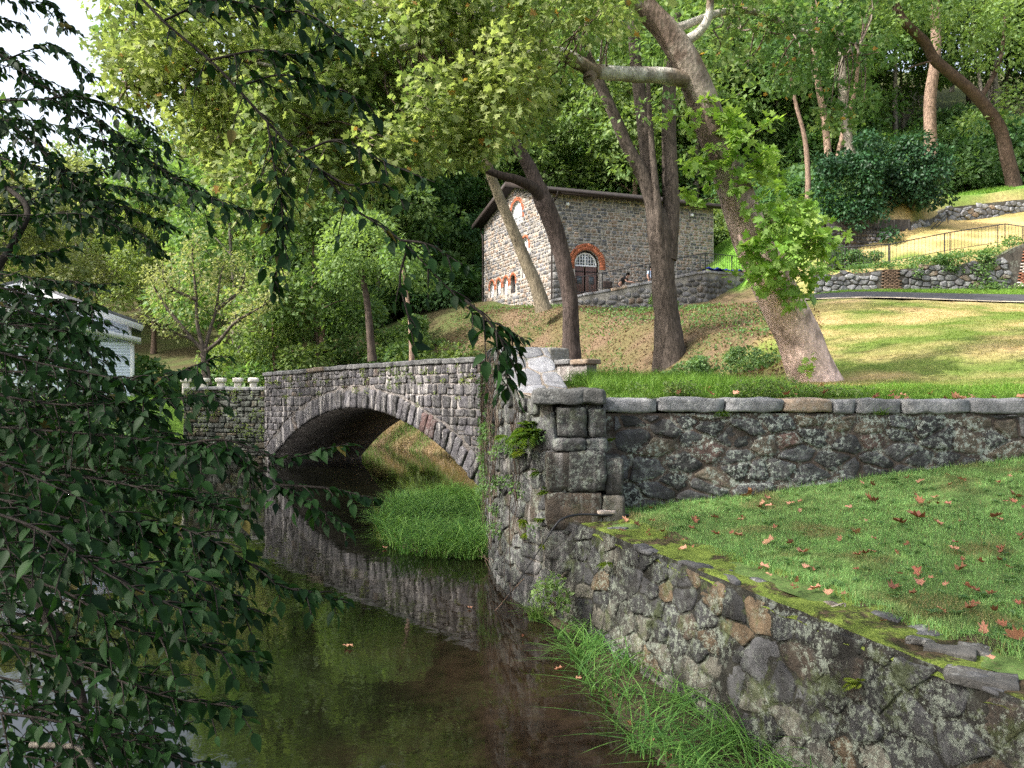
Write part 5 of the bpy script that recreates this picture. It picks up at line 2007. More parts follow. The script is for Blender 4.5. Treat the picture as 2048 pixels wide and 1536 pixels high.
bough([(1395, 165, 15.3), (1330, 152, 15.0), (1250, 148, 14.7), (1185, 140, 14.4), (1120, 108, 14.1), (1050, 112, 13.9), (980, 95, 13.7), (900, 85, 13.6), (800, 98, 13.5), (700, 160, 13.4), (640, 240, 13.3)], 36, 6)
bough([(1180, 142, 14.4), (1178, 160, 14.3), (1186, 150, 14.4)], 24, 20, 'bough_stub')
bough([(1372, 82, 15.2), (1400, 62, 15.1), (1418, 30, 15), (1422, -40, 14.9)], 22, 12)
bough([(1290, 10, 15), (1180, -30, 14.5), (1060, -20, 14), (940, 40, 13.7), (880, 5, 13.6), (830, -40, 13.4)], 34, 20)
bough([(1080, 112, 14), (1030, 190, 13.8), (1000, 260, 13.7), (960, 300, 13.6)], 12, 5)
bough([(760, 120, 13.5), (620, 150, 13.4), (480, 120, 13.4), (340, 130, 13.6), (250, 180, 13.8)], 12, 4)
bough([(800, 20, 13.5), (640, 0, 13.4), (480, 30, 13.5), (300, 60, 13.8)], 16, 5)
bough([(1340, 60, 15.1), (1480, 20, 15.6), (1600, 60, 16.2), (1720, 90, 16.6)], 18, 5)
a = Acc()
r = np.random.default_rng(88)
cs, rs = [], []


def syc_zone(n, xr, yr, dr, rad, keep=None):
    k = 0
    while k < n:
        px, py = r.uniform(*xr), r.uniform(*yr)
        if keep is not None and not keep(px, py): continue
        cs.append(P(px, py, r.uniform(*dr)) - b0); rs.append(r.uniform(*rad)); k += 1


# lower fringe of the canopy falls from the far end of the boughs towards the building
fringe = lambda px: np.interp(px, [200, 300, 420, 470, 560, 640, 700, 850, 960, 1060, 1130, 1200, 1300], [210, 250, 280, 400, 420, 400, 370, 340, 325, 275, 200, 90, 60])
syc_zone(300, (215, 1290), (-60, 410), (11.8, 15.6), (.30, .62), lambda x, y: y < fringe(x) - 12 and not (x < 420 and y > 195 and y < 232) and not (1120 < x < 1290 and 95 < y))
syc_zone(16, (205, 330), (20, 235), (13.2, 14.2), (.22, .4), lambda x, y: x > 215 + 20 * math.sin(y * .05))
syc_zone(26, (880, 1060), (200, 318), (13, 14), (.2, .38), lambda x, y: y < fringe(x))
syc_zone(34, (1430, 1800), (-60, 210), (15, 17.5), (.25, .5), lambda x, y: y < 60 + r.uniform(0, 160))
syc_zone(14, (1640, 1760), (60, 260), (15.8, 17), (.2, .36))
nlow = len(cs)
syc_zone(50, (250, 1900), (-700, -60), (11.5, 17), (.5, .9), lambda x, y: not 640 < x < 1330)
cs_, rs_ = np.array(cs), np.array(rs)
clump_leaves(a, cs_[:nlow], rs_[:nlow], 36000, .105, LEAF_S, FACE_S, flat=1., r=r, up=.8, droop=.35, tonef=lambda p: np.where((p[:, 0] + b0[0]) / (p[:, 1] + b0[1]) > .2, -.42, .05))  # leaves on the right toned greener: shade put into their colour
clump_leaves(a, cs_[nlow:], rs_[nlow:], 2400, .22, LEAF_S, FACE_S, flat=.8, r=r, up=.8)
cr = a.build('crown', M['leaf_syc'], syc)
a = Acc()      # twigs that carry the leaf clumps
bp = np.concatenate([catmull(px_path(x) - b0, 10) for x in ([(1330, 152, 15.0), (1185, 140, 14.4), (1050, 112, 13.9), (900, 85, 13.6), (700, 160, 13.4), (640, 240, 13.3)], [(800, 20, 13.5), (480, 30, 13.5), (300, 60, 13.8)], [(760, 120, 13.5), (480, 120, 13.4), (250, 180, 13.8)], [(1340, 60, 15.1), (1600, 60, 16.2), (1720, 90, 16.6)], [(1060, -20, 14), (940, 40, 13.7)])])
for c in cs_[:nlow]:
    s = bp[np.argmin(np.linalg.norm(bp - c, axis=1) + r.uniform(0, .5))]
    limb(a, [s, (s + c) / 2 + r.normal(size=3) * .12, c], .022, .006, 4, 4, 0, syc_bark)
a.build('twigs', M['bark'], syc)
# sprouts on the trunk, sunlight painted into their bright leaf colour
a, tw = Acc(), Acc()
cs, rs = [], []
for (px, py, d, rr, n) in ((1440, 235, 15, .22, 3), (1480, 250, 14.9, .26, 3), (1400, 260, 15, .2, 2), (1370, 265, 15, .16, 2), (1470, 300, 14.9, .3, 4), (1520, 330, 15, .22, 3), (1400, 320, 15, .22, 3), (1430, 350, 15, .24, 3), (1390, 395, 15, .2, 2), (1500, 270, 15, .2, 2), (1510, 370, 14.9, .26, 3), (1545, 360, 15, .2, 2),
                           (1560, 440, 15, .28, 3), (1600, 430, 15, .26, 3), (1620, 470, 15, .26, 4), (1560, 500, 14.9, .3, 4), (1640, 500, 15, .24, 3), (1520, 540, 14.9, .28, 4), (1580, 550, 14.9, .26, 4), (1500, 500, 14.9, .22, 3), (1480, 540, 14.9, .16, 2), (1660, 470, 15.1, .18, 2), (1630, 545, 15, .2, 2), (1540, 580, 14.9, .18, 2), (1685, 490, 15.1, .12, 1), (1600, 390, 15.1, .15, 2), (1540, 400, 15, .2, 2)):
    for k in range(n):
        c = P(px + r.normal() * 24, py + r.normal() * 20, d + r.normal() * .25) - b0
        cs.append(c); rs.append(rr * r.uniform(.7, 1.1))
        tq = q[np.argmin(np.linalg.norm(q - (c - (0, 0, .25)), axis=1))]
        limb(tw, [tq, (tq + c) / 2 + (0, 0, .05), c + (0, 0, .05)], .014, .005, 4, 4, 0, syc_bark)
clump_leaves(a, cs, rs, 1500, .15, LEAF_S, FACE_S, flat=.9, r=r, up=.9, droop=.3)
clump_leaves(a, [P(1618, 715, 15.4) - b0, P(1612, 742, 15.35) - b0], [.1, .1], 14, .14, LEAF_S, FACE_S, r=r)
sp = a.build('trunk_sprouts', M['leaf_sprout'], syc)
tw.build('sprout_stems', M['bark'], sp)

# ---- dark leaning tree with the dead limb
dk = thing('leaning_dark_tree', 'dark leaning tree with a broken bare limb in front of the gable', 'tree', P(1142, 706, 26.5))
b0 = np.array(dk.location); bc = barkcol(np.array([.068, .052, .046]), .35, 8)
a = Acc()
t_ = px_path([(1143, 770, 26.5), (1142, 716, 26.5), (1142, 670, 26.5), (1140, 600, 26.4), (1128, 530, 26.3), (1110, 460, 26.2), (1090, 410, 26.1), (1070, 360, 26), (1048, 315, 25.9), (1020, 275, 25.8), (990, 245, 25.7), (960, 200, 25.6)]) - b0
wv = np.array([46, 42, 35, 32, 33, 36, 38, 29, 25, 21, 17, 10]) * 26 / FPX / 2
qq = catmull(t_, 7)
tube(a, qq, np.interp(np.linspace(0, 1, len(qq)), np.linspace(0, 1, len(wv)), wv), 22, rough=.11, nsc=5, colf=bc)
a.build('trunk', M['bark'], dk, smooth=True)
a = Acc()
limb(a, px_path([(1092, 410, 26.1), (1068, 378, 25.8), (1035, 360, 25.5), (1000, 350, 25.3), (962, 336, 25.1)]) - b0, .22, .10, 9, 6, .12, barkcol(DARKB * .7, .3, 9))
limb(a, px_path([(996, 350, 25.3), (985, 335, 25.3), (982, 325, 25.3)]) - b0, .04, .015, 5, 4, .1, barkcol(DARKB * .7, .3, 9))
a.build('dead_limb', M['bark'], dk, smooth=True)
a = Acc()
clump_leaves(a, [P(*c) - b0 for c in ((985, 240, 25.6), (950, 190, 25.5), (1010, 300, 25.7), (920, 250, 25.4), (880, 180, 25), (1000, 180, 25.6))], [.9, 1.2, .6, 1., 1.3, 1.2], 1700, .22)
a.build('crown', M['leaf_green'], dk)

# ---- thin leaning tree by the gable
tn = thing('thin_leaning_tree', 'thin greyish tree leaning across the gable of the stone building', 'tree', P(1085, 614, 40))
b0 = np.array(tn.location); bc = barkcol(np.array([.19, .16, .115]), .3, 10)
a = Acc()
limb(a, px_path([(1088, 622, 40), (1072, 570, 39.9), (1050, 520, 39.8), (1028, 465, 39.6), (1005, 410, 39.4), (985, 360, 39.2), (970, 310, 39), (950, 240, 38.8), (940, 120, 38.6)]) - b0, .36, .18, 10, 7, .07, bc, .25)
a.build('trunk', M['bark'], tn, smooth=True)
a = Acc()
r = np.random.default_rng(93)
clump_leaves(a, [P(r.uniform(800, 1040), r.uniform(-60, 330), r.uniform(37, 41)) - b0 for _ in range(40)], r.uniform(.7, 1.4, 40), 5200, .3, r=r)
a.build('crown', M['leaf_green'], tn)

# ---- thick forked tree
fk = thing('forked_tree', 'thick furrowed tree splitting into several upright stems before the ramp', 'tree', P(1332, 684, 28))
b0 = np.array(fk.location); bc = barkcol(np.array([.074, .060, .050]), .4, 12)
a = Acc()


def fstem(pts, wv, sides=16):
    q = catmull(px_path(pts) - b0, 8)
    tube(a, q, np.interp(np.linspace(0, 1, len(q)), np.linspace(0, 1, len(wv)), np.array(wv)) * .8 * 28 / FPX / 2, 28, rough=.13, nsc=4.5, colf=bc)


fstem([(1341, 790, 28), (1338, 700, 28), (1334, 640, 28), (1328, 580, 28), (1324, 520, 28), (1318, 460, 28), (1312, 420, 28)], [104, 82, 66, 58, 55, 60, 44])
fstem([(1316, 470, 28), (1306, 410, 28), (1286, 350, 27.9), (1258, 300, 27.8), (1228, 230, 27.7), (1198, 165, 27.6), (1168, 100, 27.5), (1150, 40, 27.4)], [46, 40, 36, 31, 28, 26, 23, 18])
fstem([(1318, 470, 28.1), (1304, 380, 28.2), (1292, 290, 28.3), (1282, 200, 28.4), (1270, 110, 28.5), (1262, -30, 28.6)], [40, 38, 36, 34, 30, 26])
fstem([(1335, 520, 28), (1342, 440, 28.1), (1340, 350, 28.2), (1338, 250, 28.3), (1340, 150, 28.4), (1352, 30, 28.5)], [44, 42, 40, 36, 34, 30])
fstem([(1325, 600, 27.9), (1321, 500, 27.7), (1314, 400, 27.6), (1306, 320, 27.7), (1300, 240, 27.8), (1296, 160, 27.9)], [16, 20, 17, 15, 13, 10], 9)
a.build('trunk', M['bark'], fk, smooth=True)
a = Acc()
r = np.random.default_rng(94)
cs = [P(r.uniform(1080, 1480), r.uniform(-120, 120), r.uniform(25.5, 31)) - b0 for _ in range(50)] + [P(*c) - b0 for c in ((1215, 255, 27), (1240, 330, 27.6), (1185, 210, 27.4), (1330, 210, 27.2), (1370, 300, 28.6), (1290, 220, 27.3))]
clump_leaves(a, cs, list(r.uniform(.7, 1.3, 50)) + [.5] * 6, 6800, .24, r=r)
a.build('crown', M['leaf_green'], fk)

# ---- small many limbed tree beyond the abutment
ml = thing('bare_limbed_tree', 'small tree with thin spreading limbs beside the concrete posts', 'tree', P(412, 768, 34))
b0 = np.array([ml.location.x, ml.location.y, 2.4]); ml.location = tuple(b0); bc = barkcol(np.array([.11, .09, .075]), .3, 14)
a = Acc()
limb(a, px_path([(413, 770, 34), (411, 735, 34), (408, 705, 34)]) - b0, .2, .17, 9, 5, .1, bc, .3)
tips = []
for pts in ([(408, 705, 34), (385, 680, 34), (340, 660, 33.6), (290, 630, 33)], [(408, 705, 34), (395, 650, 34), (392, 590, 34), (386, 530, 34), (384, 490, 34)], [(408, 705, 34), (420, 660, 34.2), (432, 620, 34.3), (440, 560, 34.4), (450, 520, 34.5)],
            [(408, 705, 34), (440, 680, 33.8), (470, 645, 33.6), (520, 615, 33.4), (555, 590, 33)], [(392, 600, 34), (350, 580, 33.8), (320, 550, 33.5)], [(432, 620, 34.3), (480, 580, 34.5), (490, 540, 34.6)], [(385, 680, 34), (330, 610, 34.2), (300, 560, 34.4)]):
    w = limb(a, px_path(pts) - b0, .10, .03, 6, 6, .08, bc); tips.append(w)
    for k in range(5):
        s = w[int(len(w) * (.4 + .12 * k))]; e = s + np.array([rng.normal() * .6, rng.normal() * .4, .5 + rng.random() * .6])
        limb(a, [s, (s + e) / 2 + rng.normal(size=3) * .1, e], .02, .006, 4, 4, 0, bc); tips.append(np.array([e]))
a.build('trunk', M['bark'], ml, smooth=True)
a = Acc()
cs = np.concatenate([x[len(x) // 2:] for x in tips])
clump_leaves(a, cs, np.full(len(cs), .5), 2600, .17)
a.build('crown', M['leaf_olive_haze'], ml)

# ---- undergrowth shrubs: bright bank behind the bridge, foot of the wood, along the far stream bank
def shrub_proto(mat, seed, n=2600, leaf=.2):
    r = np.random.default_rng(seed)
    root = thing('shrub', '', 'shrub', (0, 0, 0))
    a = Acc()
    cs = [np.array([r.normal() * .8, r.normal() * .8, .35 + abs(r.normal()) * .55]) for _ in range(16)]
    clump_leaves(a, cs, r.uniform(.35, .7, 16), n, leaf, r=r)
    a.build('foliage', M[mat], root)
    a = Acc()
    for c in cs: limb(a, [(0, 0, -.3), c * .5 + (0, 0, .1), c], .03, .008, 4, 4, 0, barkcol(DARKB))
    a.build('stems', M['bark'], root)
    return root


sh = {k: shrub_proto(m, s) for k, m, s in (('b', 'leaf_bright', 301), ('g', 'leaf_green', 302), ('d', 'leaf_dark', 303))}
used = set()


def shrub(kind, x, y, s, label, group, z=None):
    z = tz1(x, y) if z is None else z
    if kind not in used:
        used.add(kind); o = sh[kind]; o.location = (x, y, z); o.scale = (s, s, s)
        o['label'] = label
        if group: o['group'] = group
        return o
    return copy_thing(sh[kind], (x, y, z), rng.uniform(0, 6), s, label, group)


r = np.random.default_rng(305)
for k in range(34):
    px, d = r.uniform(500, 860), r.uniform(35.5, 46)
    x = P(px, 768, d)[0]
    if tz1(x, d) < .3: continue
    shrub('b' if r.random() < .62 else 'g', x, d, r.uniform(.8, 1.6), 'light green bush in the undergrowth on the bank behind the bridge', 'undergrowth bushes behind the bridge')
for k in range(30):
    px, d = r.uniform(230, 520), r.uniform(38, 50)
    shrub('d' if r.random() < .5 else 'g', P(px, 768, d)[0], d, r.uniform(.9, 1.8), 'shady bush behind the concrete posts and the small limbed tree', 'bushes behind the posts')
for k in range(48):
    x = r.uniform(18, 50); y = r.uniform(59, 72)
    shrub('d' if r.random() < .6 else 'g', x, y, r.uniform(1.4, 3.0), 'dark bush at the edge of the wood above the terrace lawn', 'bushes at the wood edge')
for k in range(22):
    f = r.uniform(-.1, .33); y = r.uniform(62, 72)
    shrub('g' if r.random() < .7 else 'd', f * y, y, r.uniform(1.2, 2.2), 'leafy bush under the trees just behind the stone building', 'bushes behind the stone building')
for k in range(34):
    f = r.uniform(-.13, .40); y = r.uniform(70, 92)
    shrub('g' if r.random() < .6 else 'd', f * y, y, r.uniform(2., 3.6), 'tall bush filling the slope of the wood high behind the stone building', 'tall bushes high behind the stone building')
for k in range(16):
    y = r.uniform(56, 66); shrub('g' if r.random() < .5 else 'd', r.uniform(-.22, -.06) * y, y, r.uniform(1.2, 2.6), 'dark green bush in the wood beside the gable of the stone building', 'bushes beside the gable')
for k in range(9):
    shrub('b', r.uniform(13.4, 17.5), r.uniform(52, 58), r.uniform(.8, 1.5), 'sunlit bush on the green patch beside the end wall of the stone building', 'bushes beside the stone building')
for k in range(24):
    t = r.random(); x = -12.8 - t * 3.4 - r.uniform(0, 2.5); y = 29.5 - t * 16
    shrub('d' if r.random() < .6 else 'g', x, y, r.uniform(.6, 1.2), 'low dark bush on the far stream bank behind the hanging leaves', 'bushes on the far stream bank')
for px, py, d, s, kd, lab in ((1500, 700, 22.5, .5, 'd', 'low shrub at the foot of the thick forked tree'), (1430, 712, 22, .4, 'd', 'small green shrub between the forked tree and the sycamore'), (1380, 690, 25, .5, 'd', 'dark little shrub against the foot of the forked tree'),
                              (1700, 540, 40.6, .55, 'd', 'dark leafy shrub behind the railing at the foot of the ruin wall'), (1735, 538, 40.4, .5, 'd', 'dark low shrub under the railing, nearer the whitish stain'), (1665, 520, 41.2, .7, 'd', 'dark shrub behind the railing next to the sycamore sprouts'),
                              (1330, 610, 41.5, .5, 'g', 'small weed clump against the ramp wall')):
    q = P(px, py, d); shrub(kd, q[0], d, s, lab, None)

# ivy on the rubble wall
a = Acc()
cs, rs = [], []
for k in range(70):
    u = r.uniform(4.6, 9.4); t = float(qtop(u)[0])
    v = t - abs(r.normal()) * .55 if r.random() < .7 else t + .2
    if n2(u, v, .9, 99)[0] < .42: continue
    cs.append(Mq([u], [v], [.08])[0]); rs.append(r.uniform(.16, .34))
for k in range(60):
    u = r.uniform(.3, 11); cs.append(Mq([u], [float(qtop(u)[0]) + .1 + r.uniform(0, .25)], [-.35 - r.uniform(0, 1.2)])[0]); rs.append(r.uniform(.2, .4))
for k in range(40):
    u = r.uniform(7, 14); cs.append(Mq([u], [7.35 + r.uniform(0, .2)], [.3])[0]); rs.append(r.uniform(.12, .3))
clump_leaves(a, cs, rs, 8000, .13, r=r)
tag(a.build('ivy', M['leaf_green'], None), 'ivy and weeds spilling over the rubble wall behind the road', 'ivy')

# ================================================================== grass
GREEN = np.array([.075, .165, .028])


def gcol(n, a, b, r=rng):
    t = r.random((n, 1))
    return np.asarray(a) * (1 - t) + np.asarray(b) * t


# mown lawn
poly = [(lower_back_x(1.8) - .08, 1.8), (12.5, 1.8), (12.5, 10.45), (1.45, 10.45), (lower_back_x(9.6) - .05, 9.6)]
n = 190000
x, y = sample_poly(poly, int(n * 1.5))
k = (np.abs(x) < .70 * y + .8) & (rng.random(len(x)) < np.clip(9 / (y + .1) ** 1.1, .4, 1)); x, y = x[k][:n], y[k][:n]
n = len(x)
m = n2(x, y, .9, 61, 3)
col = gcol(n, (.12, .27, .075), (.26, .43, .135)) * (.7 + .6 * m)[:, None]
bare = np.clip((n2(x, y, .55, 161, 3) - .58) * 8, 0, 1)[:, None]; col = col * (1 - bare) + bare * np.array([.22, .2, .085]); yl = rng.random(n) < .06; col[yl] = np.array([.30, .26, .10]) * rng.uniform(.6, 1, (yl.sum(), 1))
a = Acc()
hh = rng.uniform(.025, .06, n) * (.7 + .6 * m) * (1 + 1.3 * np.clip(1 - (x - lower_back_x(y)) / .25, 0, 1)) * (1 + 1.2 * np.clip((y - 10.15) / .3, 0, 1))
blades(a, np.column_stack([x, y, lawn_z(x, y) - .005]), hh, rng.uniform(.004, .009, n), rng.uniform(.1, .9, n), col, 1)
tag(a.build('lawn_grass', M['grass'], None), kind='stuff')
a = Acc()
for q_ in range(240):
    y0 = rng.uniform(4.5, 10.3); x0 = rng.uniform(lower_back_x(y0), .7 * y0 + .3); m_ = int(rng.integers(5, 11)); az = rng.uniform(0, 6.28, m_)
    R = frames(np.column_stack([np.cos(az), np.sin(az), rng.uniform(.05, .5, m_)]), np.tile([0, 0, 1.], (m_, 1)), np.zeros(m_))
    place(a, LEAF_Q * (1, .8, 1), FACE_Q, np.tile([x0, y0, float(lawn_z(np.array([x0]), np.array([y0]))[0]) + .015], (m_, 1)), R, rng.uniform(.03, .075, m_), rng.random(m_) * .93)
tag(a.build('lawn_weeds', M['leaf_green'], None), kind='stuff')
# clover like broad leaves in the lawn
a = Acc()
x, y = sample_poly(poly, 16000); k = np.abs(x) < .7 * y + .5; x, y = x[k], y[k]
k = n2(x, y, .7, 67) > .5; x, y = x[k], y[k]; n = len(x)
R = frames(rand_dirs(n) * (1, 1, .3), np.tile([0, 0, 1.], (n, 1)) + rng.normal(size=(n, 3)) * .3, np.zeros(n))
place(a, LEAF_Q, FACE_Q, np.column_stack([x, y, lawn_z(x, y) + rng.uniform(.01, .04, n)]), R, rng.uniform(.012, .028, n), rng.random(n))
tag(a.build('lawn_clover', M['leaf_green'], None), kind='stuff')


def hill_grass(name, poly, n, h, w, colf, lean=(.2, 1.), segs=1, mask=None):
    x, y = sample_poly(poly, n)
    if mask is not None:
        k = mask(x, y); x, y = x[k], y[k]
    n = len(x)
    a = Acc()
    blades(a, np.column_stack([x, y, tz(x, y) - .01]), rng.uniform(h[0], h[1], n), rng.uniform(w[0], w[1], n), rng.uniform(*lean, n), colf(x, y), segs)
    return tag(a.build(name, M['grass'], None), kind='stuff')


vis = lambda x, y: np.abs(x) < .70 * y + .5


def slope_col(x, y):
    d = dry(x, y)[:, None]; n = len(x); l = litter(x, y)[:, None]
    c = gcol(n, (.09, .16, .022), (.19, .26, .045)) * (1 - d) + gcol(n, (.34, .26, .12), (.56, .43, .22)) * d
    return c * (1 - l * .55)


hill_grass('slope_grass', [(2.5, 12.5), (8.5, 11.6), (23, 29), (21, 30.6), (12, 31.5), (9, 36), (3, 30), (2, 19)], 150000, (.03, .10), (.008, .016), slope_col, (.4, 1.5), 1, lambda x, y: vis(x, y) & (rng.random(len(x)) > litter(x, y) * .82))
# fresh strip behind the coping; taller and rank towards the pier
fresh = lambda x, y: gcol(len(x), (.08, .19, .022), (.18, .30, .045)) * (.75 + .5 * n2(x, y, .5, 71))[:, None]
hill_grass('verge_grass', [(1.4, 11.02), (11, 11.02), (11, 12.6), (6, 13.6), (4, 14.8), (1.6, 14)], 60000, (.05, .13), (.006, .012), fresh, (.2, 1.1), 2, vis)
hill_grass('rank_grass', [(1.0, 11.4), (4.2, 11.2), (4.6, 13), (3.6, 15.2), (2.0, 16.2), (.9, 15)], 15000, (.1, .42), (.005, .010), fresh, (.2, 1.0), 3, lambda x, y: n2(x, y, .5, 73) > .36)
hill_grass('road_verge_grass', [(12.5, 34.4), (26, 33.7), (26, 36), (14.2, 36)], 22000, (.05, .16), (.015, .03), fresh, (.2, 1.), 1, vis)
hill_grass('terrace_grass', [(18, 46.3), (23.5, 47.4), (27.5, 50.4), (34, 51.8), (36, 58), (30, 60), (18, 58)], 26000, (.1, .28), (.03, .06), fresh, (.2, 1.), 1, vis)
hill_grass('patch_grass', [(13, 46), (18, 46), (18, 57), (13, 57)], 9000, (.1, .25), (.03, .06), fresh, (.2, 1.), 1)
def bank_col(x, y):
    t = np.clip((n2(x, y, 1.2, 191) - .45) * 5, 0, 1)[:, None]
    return gcol(len(x), (.08, .17, .035), (.16, .26, .06)) * (1 - t) + gcol(len(x), (.3, .22, .12), (.42, .31, .18)) * t


hill_grass('bank_side_grass', [(2.4, 22.5), (3.2, 26), (2, 31), (-2.5, 37), (-8, 43), (-11, 42.5), (-5.2, 34.6), (-1.4, 28.6), (1.1, 24)], 11000, (.2, .6), (.015, .03), bank_col, (.4, 1.5), 3)
hill_grass('house_lawn_grass', [(-30, 30), (-13, 30.8), (-13, 37), (-30, 37)], 16000, (.06, .16), (.02, .04), fresh, (.2, 1.), 1)

# ground cover on the verge, just behind the coping, and weeds among the leaf litter
a = Acc()
n = 7000
x = rng.uniform(1.3, 5.2, n); y = 10.98 + np.abs(rng.normal(size=n)) * .25
k = (n2(x, y, .3, 176) > .42) & (rng.random(n) < np.clip((5.2 - x) / 2.2, 0, 1) ** .7); x, y = x[k], y[k]; n = len(x)
R = frames(rand_dirs(n), np.tile([0, 0, 1.], (n, 1)) + rng.normal(size=(n, 3)) * .6, np.zeros(n))
place(a, LEAF_Q, FACE_Q, np.column_stack([x, y, 2.79 + rng.uniform(0, .22, n) * (.5 + n2(x, y, .4, 75))]), R, rng.uniform(.03, .06, n), rng.random(n))
tag(a.build('ground_cover', M['leaf_bright'], None), kind='stuff')
a = Acc()
x, y = sample_poly([(2, 16.5), (6, 17), (10.5, 30), (10, 42), (2.5, 43), (-2.5, 52), (-4, 46), (-1.5, 36), (1.5, 25)], 15000)
k = n2(x, y, 1.4, 77, 3) > .5; x, y = x[k], y[k]; n = len(x)
R = frames(rand_dirs(n), np.tile([0, 0, 1.], (n, 1)) + rng.normal(size=(n, 3)) * .5, np.zeros(n))
place(a, LEAF_Q, FACE_Q, np.column_stack([x, y, tz(x, y) + rng.uniform(.02, .2, n)]), R, rng.uniform(.07, .15, n), rng.random(n))
tag(a.build('bank_weeds', M['leaf_green'], None), kind='stuff')
a = Acc()
x, y = sample_poly([(2, 16.5), (7, 17), (12, 30), (11, 42), (2.5, 43), (-2.5, 53), (-5, 48), (-2.5, 36), (1.5, 25)], 22000)
n = len(x)
R = frames(rand_dirs(n), np.tile([0, 0, 1.], (n, 1)) + rng.normal(size=(n, 3)) * .35, np.zeros(n))
place(a, LEAF_Q, FACE_Q, np.column_stack([x, y, tz(x, y) + rng.uniform(.01, .04, n)]), R, rng.uniform(.06, .14, n), rng.random(n))
tag(a.build('leaf_litter', M['litter'], None), kind='stuff')

# ------------------------------------------------------------------ stream grass on mud
ISL = [(-1.9, 13.5), (-.9, 13.05), (-.38, 13.3), (-.52, 15.5), (-.62, 19.2), (-1.6, 20.2), (-2.7, 19.2), (-2.9, 16.5), (-2.4, 14.6)]
LOW = [(.62, 9.2), (1.0, 9.0), (1.75, 7.0), (2.5, 5.2), (3.3, 3.3), (2.6, 3.3), (1.75, 4.9), (1.05, 6.2), (.78, 7.6)]
FOOT = [(-.38, 13.6), (-.30, 12.4), (.0, 10.9), (.45, 9.6), (.8, 8.9), (.95, 9.4), (.6, 10.4), (.2, 12), (-.2, 14)]


def mud_bank(poly, hgt, name):
    c = np.mean(poly, 0)
    P2 = catmull(np.vstack([poly, poly[:1]]), 5)[:-1]
    a = Acc()
    rings = []
    for s, z in ((1.2, -.16), (1.02, -.05), (.8, hgt * .35), (.5, hgt), (.2, hgt)):
        p = c + (P2 - c) * s
        zz = z + (n2(p[:, 0], p[:, 1], .4, 79, 3) - .5) * .11
        rings.append(np.column_stack([p, zz]))
    m = len(P2); V = np.concatenate(rings)
    F = [(b * m + i, b * m + (i + 1) % m, (b + 1) * m + (i + 1) % m, (b + 1) * m + i) for b in range(4) for i in range(m)]
    F.append(tuple(4 * m + i for i in range(m)))
    a.add(V, F)
    return structure(a.build(name, M['mud'], smooth=True))


mud_bank(np.array(ISL), .10, 'mud_bank')
mud_bank(np.array(LOW), .06, 'mud_bank')
mud_bank(np.array(FOOT), .08, 'mud_bank')


def rank(name, poly, n, h, w, c0, c1, lean=(.5, 1.7), segs=5, thin=None, z0=.03, clump=.35, seed=81):
    x, y = sample_poly(poly, n)
    k = n2(x, y, clump, seed) > .30
    if thin is not None: k &= thin(x, y)
    x, y = x[k], y[k]; n = len(x)
    hm = (.55 + .9 * n2(x, y, .6, seed + 1))
    a = Acc()
    blades(a, np.column_stack([x, y, np.full(n, z0)]), rng.uniform(*h, n) * hm, rng.uniform(*w, n), rng.uniform(*lean, n), gcol(n, c0, c1), segs)
    return a


ISL2 = np.mean(ISL, 0) + (np.array(ISL) - np.mean(ISL, 0)) * 1.05
a = rank('x', ISL2, 7500, (.28, .68), (.011, .021), (.04, .13, .025), (.17, .31, .06), (.6, 1.9), thin=lambda x, y: rng.random(len(x)) < np.clip(n2(x, y, .5, 181) * 2.2 - .1, 0, 1))
x, y = sample_poly([(-3.3, 18.5), (-2.7, 15), (-2.1, 14), (-2.2, 17)], 420); n = len(x)
blades(a, np.column_stack([x, y, np.full(n, -.03)]), rng.uniform(.12, .35, n), rng.uniform(.006, .01, n), rng.uniform(.3, 1.4, n), gcol(n, (.1, .16, .03), (.22, .22, .06)), 3)
tag(a.build('island_grass', M['grass'], None), kind='stuff')
LOW2 = np.array(LOW) + np.array([(-.12, .0)] * 2 + [(0, 0)] * 3 + [(-.08, 0)] * 4)
a = rank('x', LOW2, 3400, (.24, .52), (.009, .017), (.05, .15, .032), (.15, .29, .06), (.8, 2.1), 6, clump=.28, seed=84, thin=lambda x, y: rng.random(len(x)) < np.clip(n2(x, y, .35, 182) * 2.6 - .55, .03, 1))
tag(a.build('bank_grass', M['grass'], None), kind='stuff')
gt = thing('grass_tuft', 'pale grass tuft growing from the mud below the leafy shrub', 'grass tuft', (.32, 9.75, .02))
a = Acc(); n = 130
blades(a, np.column_stack([rng.normal(size=n) * .06, rng.normal(size=n) * .06, np.zeros(n)]), rng.uniform(.15, .4, n), rng.uniform(.006, .012, n), rng.uniform(.4, 1.6, n), gcol(n, (.08, .17, .03), (.17, .27, .06)), 5)
a.build('blades', M['grass'], gt)

# ------------------------------------------------------------------ leafy shrub, ferns and vines on the walls
ls = thing('wall_shrub', 'small leafy green shrub rooted where the curved wall meets the stream wall', 'shrub', P(1105, 1225, 9.4))
b0 = np.array(ls.location)
a = Acc(); r = np.random.default_rng(311)
cs = [P(px, py, 9.35 - dd) - b0 for px, py, dd in ((1090, 1165, 0), (1110, 1158, .1), (1080, 1190, .1), (1125, 1185, .1), (1100, 1205, .2), (1118, 1215, .15), (1090, 1175, .25), (1128, 1205, .2), (1112, 1180, .25))]
clump_leaves(a, cs, np.full(len(cs), .10), 330, .062, LEAF_O, FACE_O, r=r)
a.build('foliage', M['leaf_green'], ls)
a = Acc()
for c in cs: limb(a, [(0.02, .15, .05), c * .5, c], .007, .003, 4, 4, 0, barkcol(BROWN))
a.build('stems', M['bark'], ls)


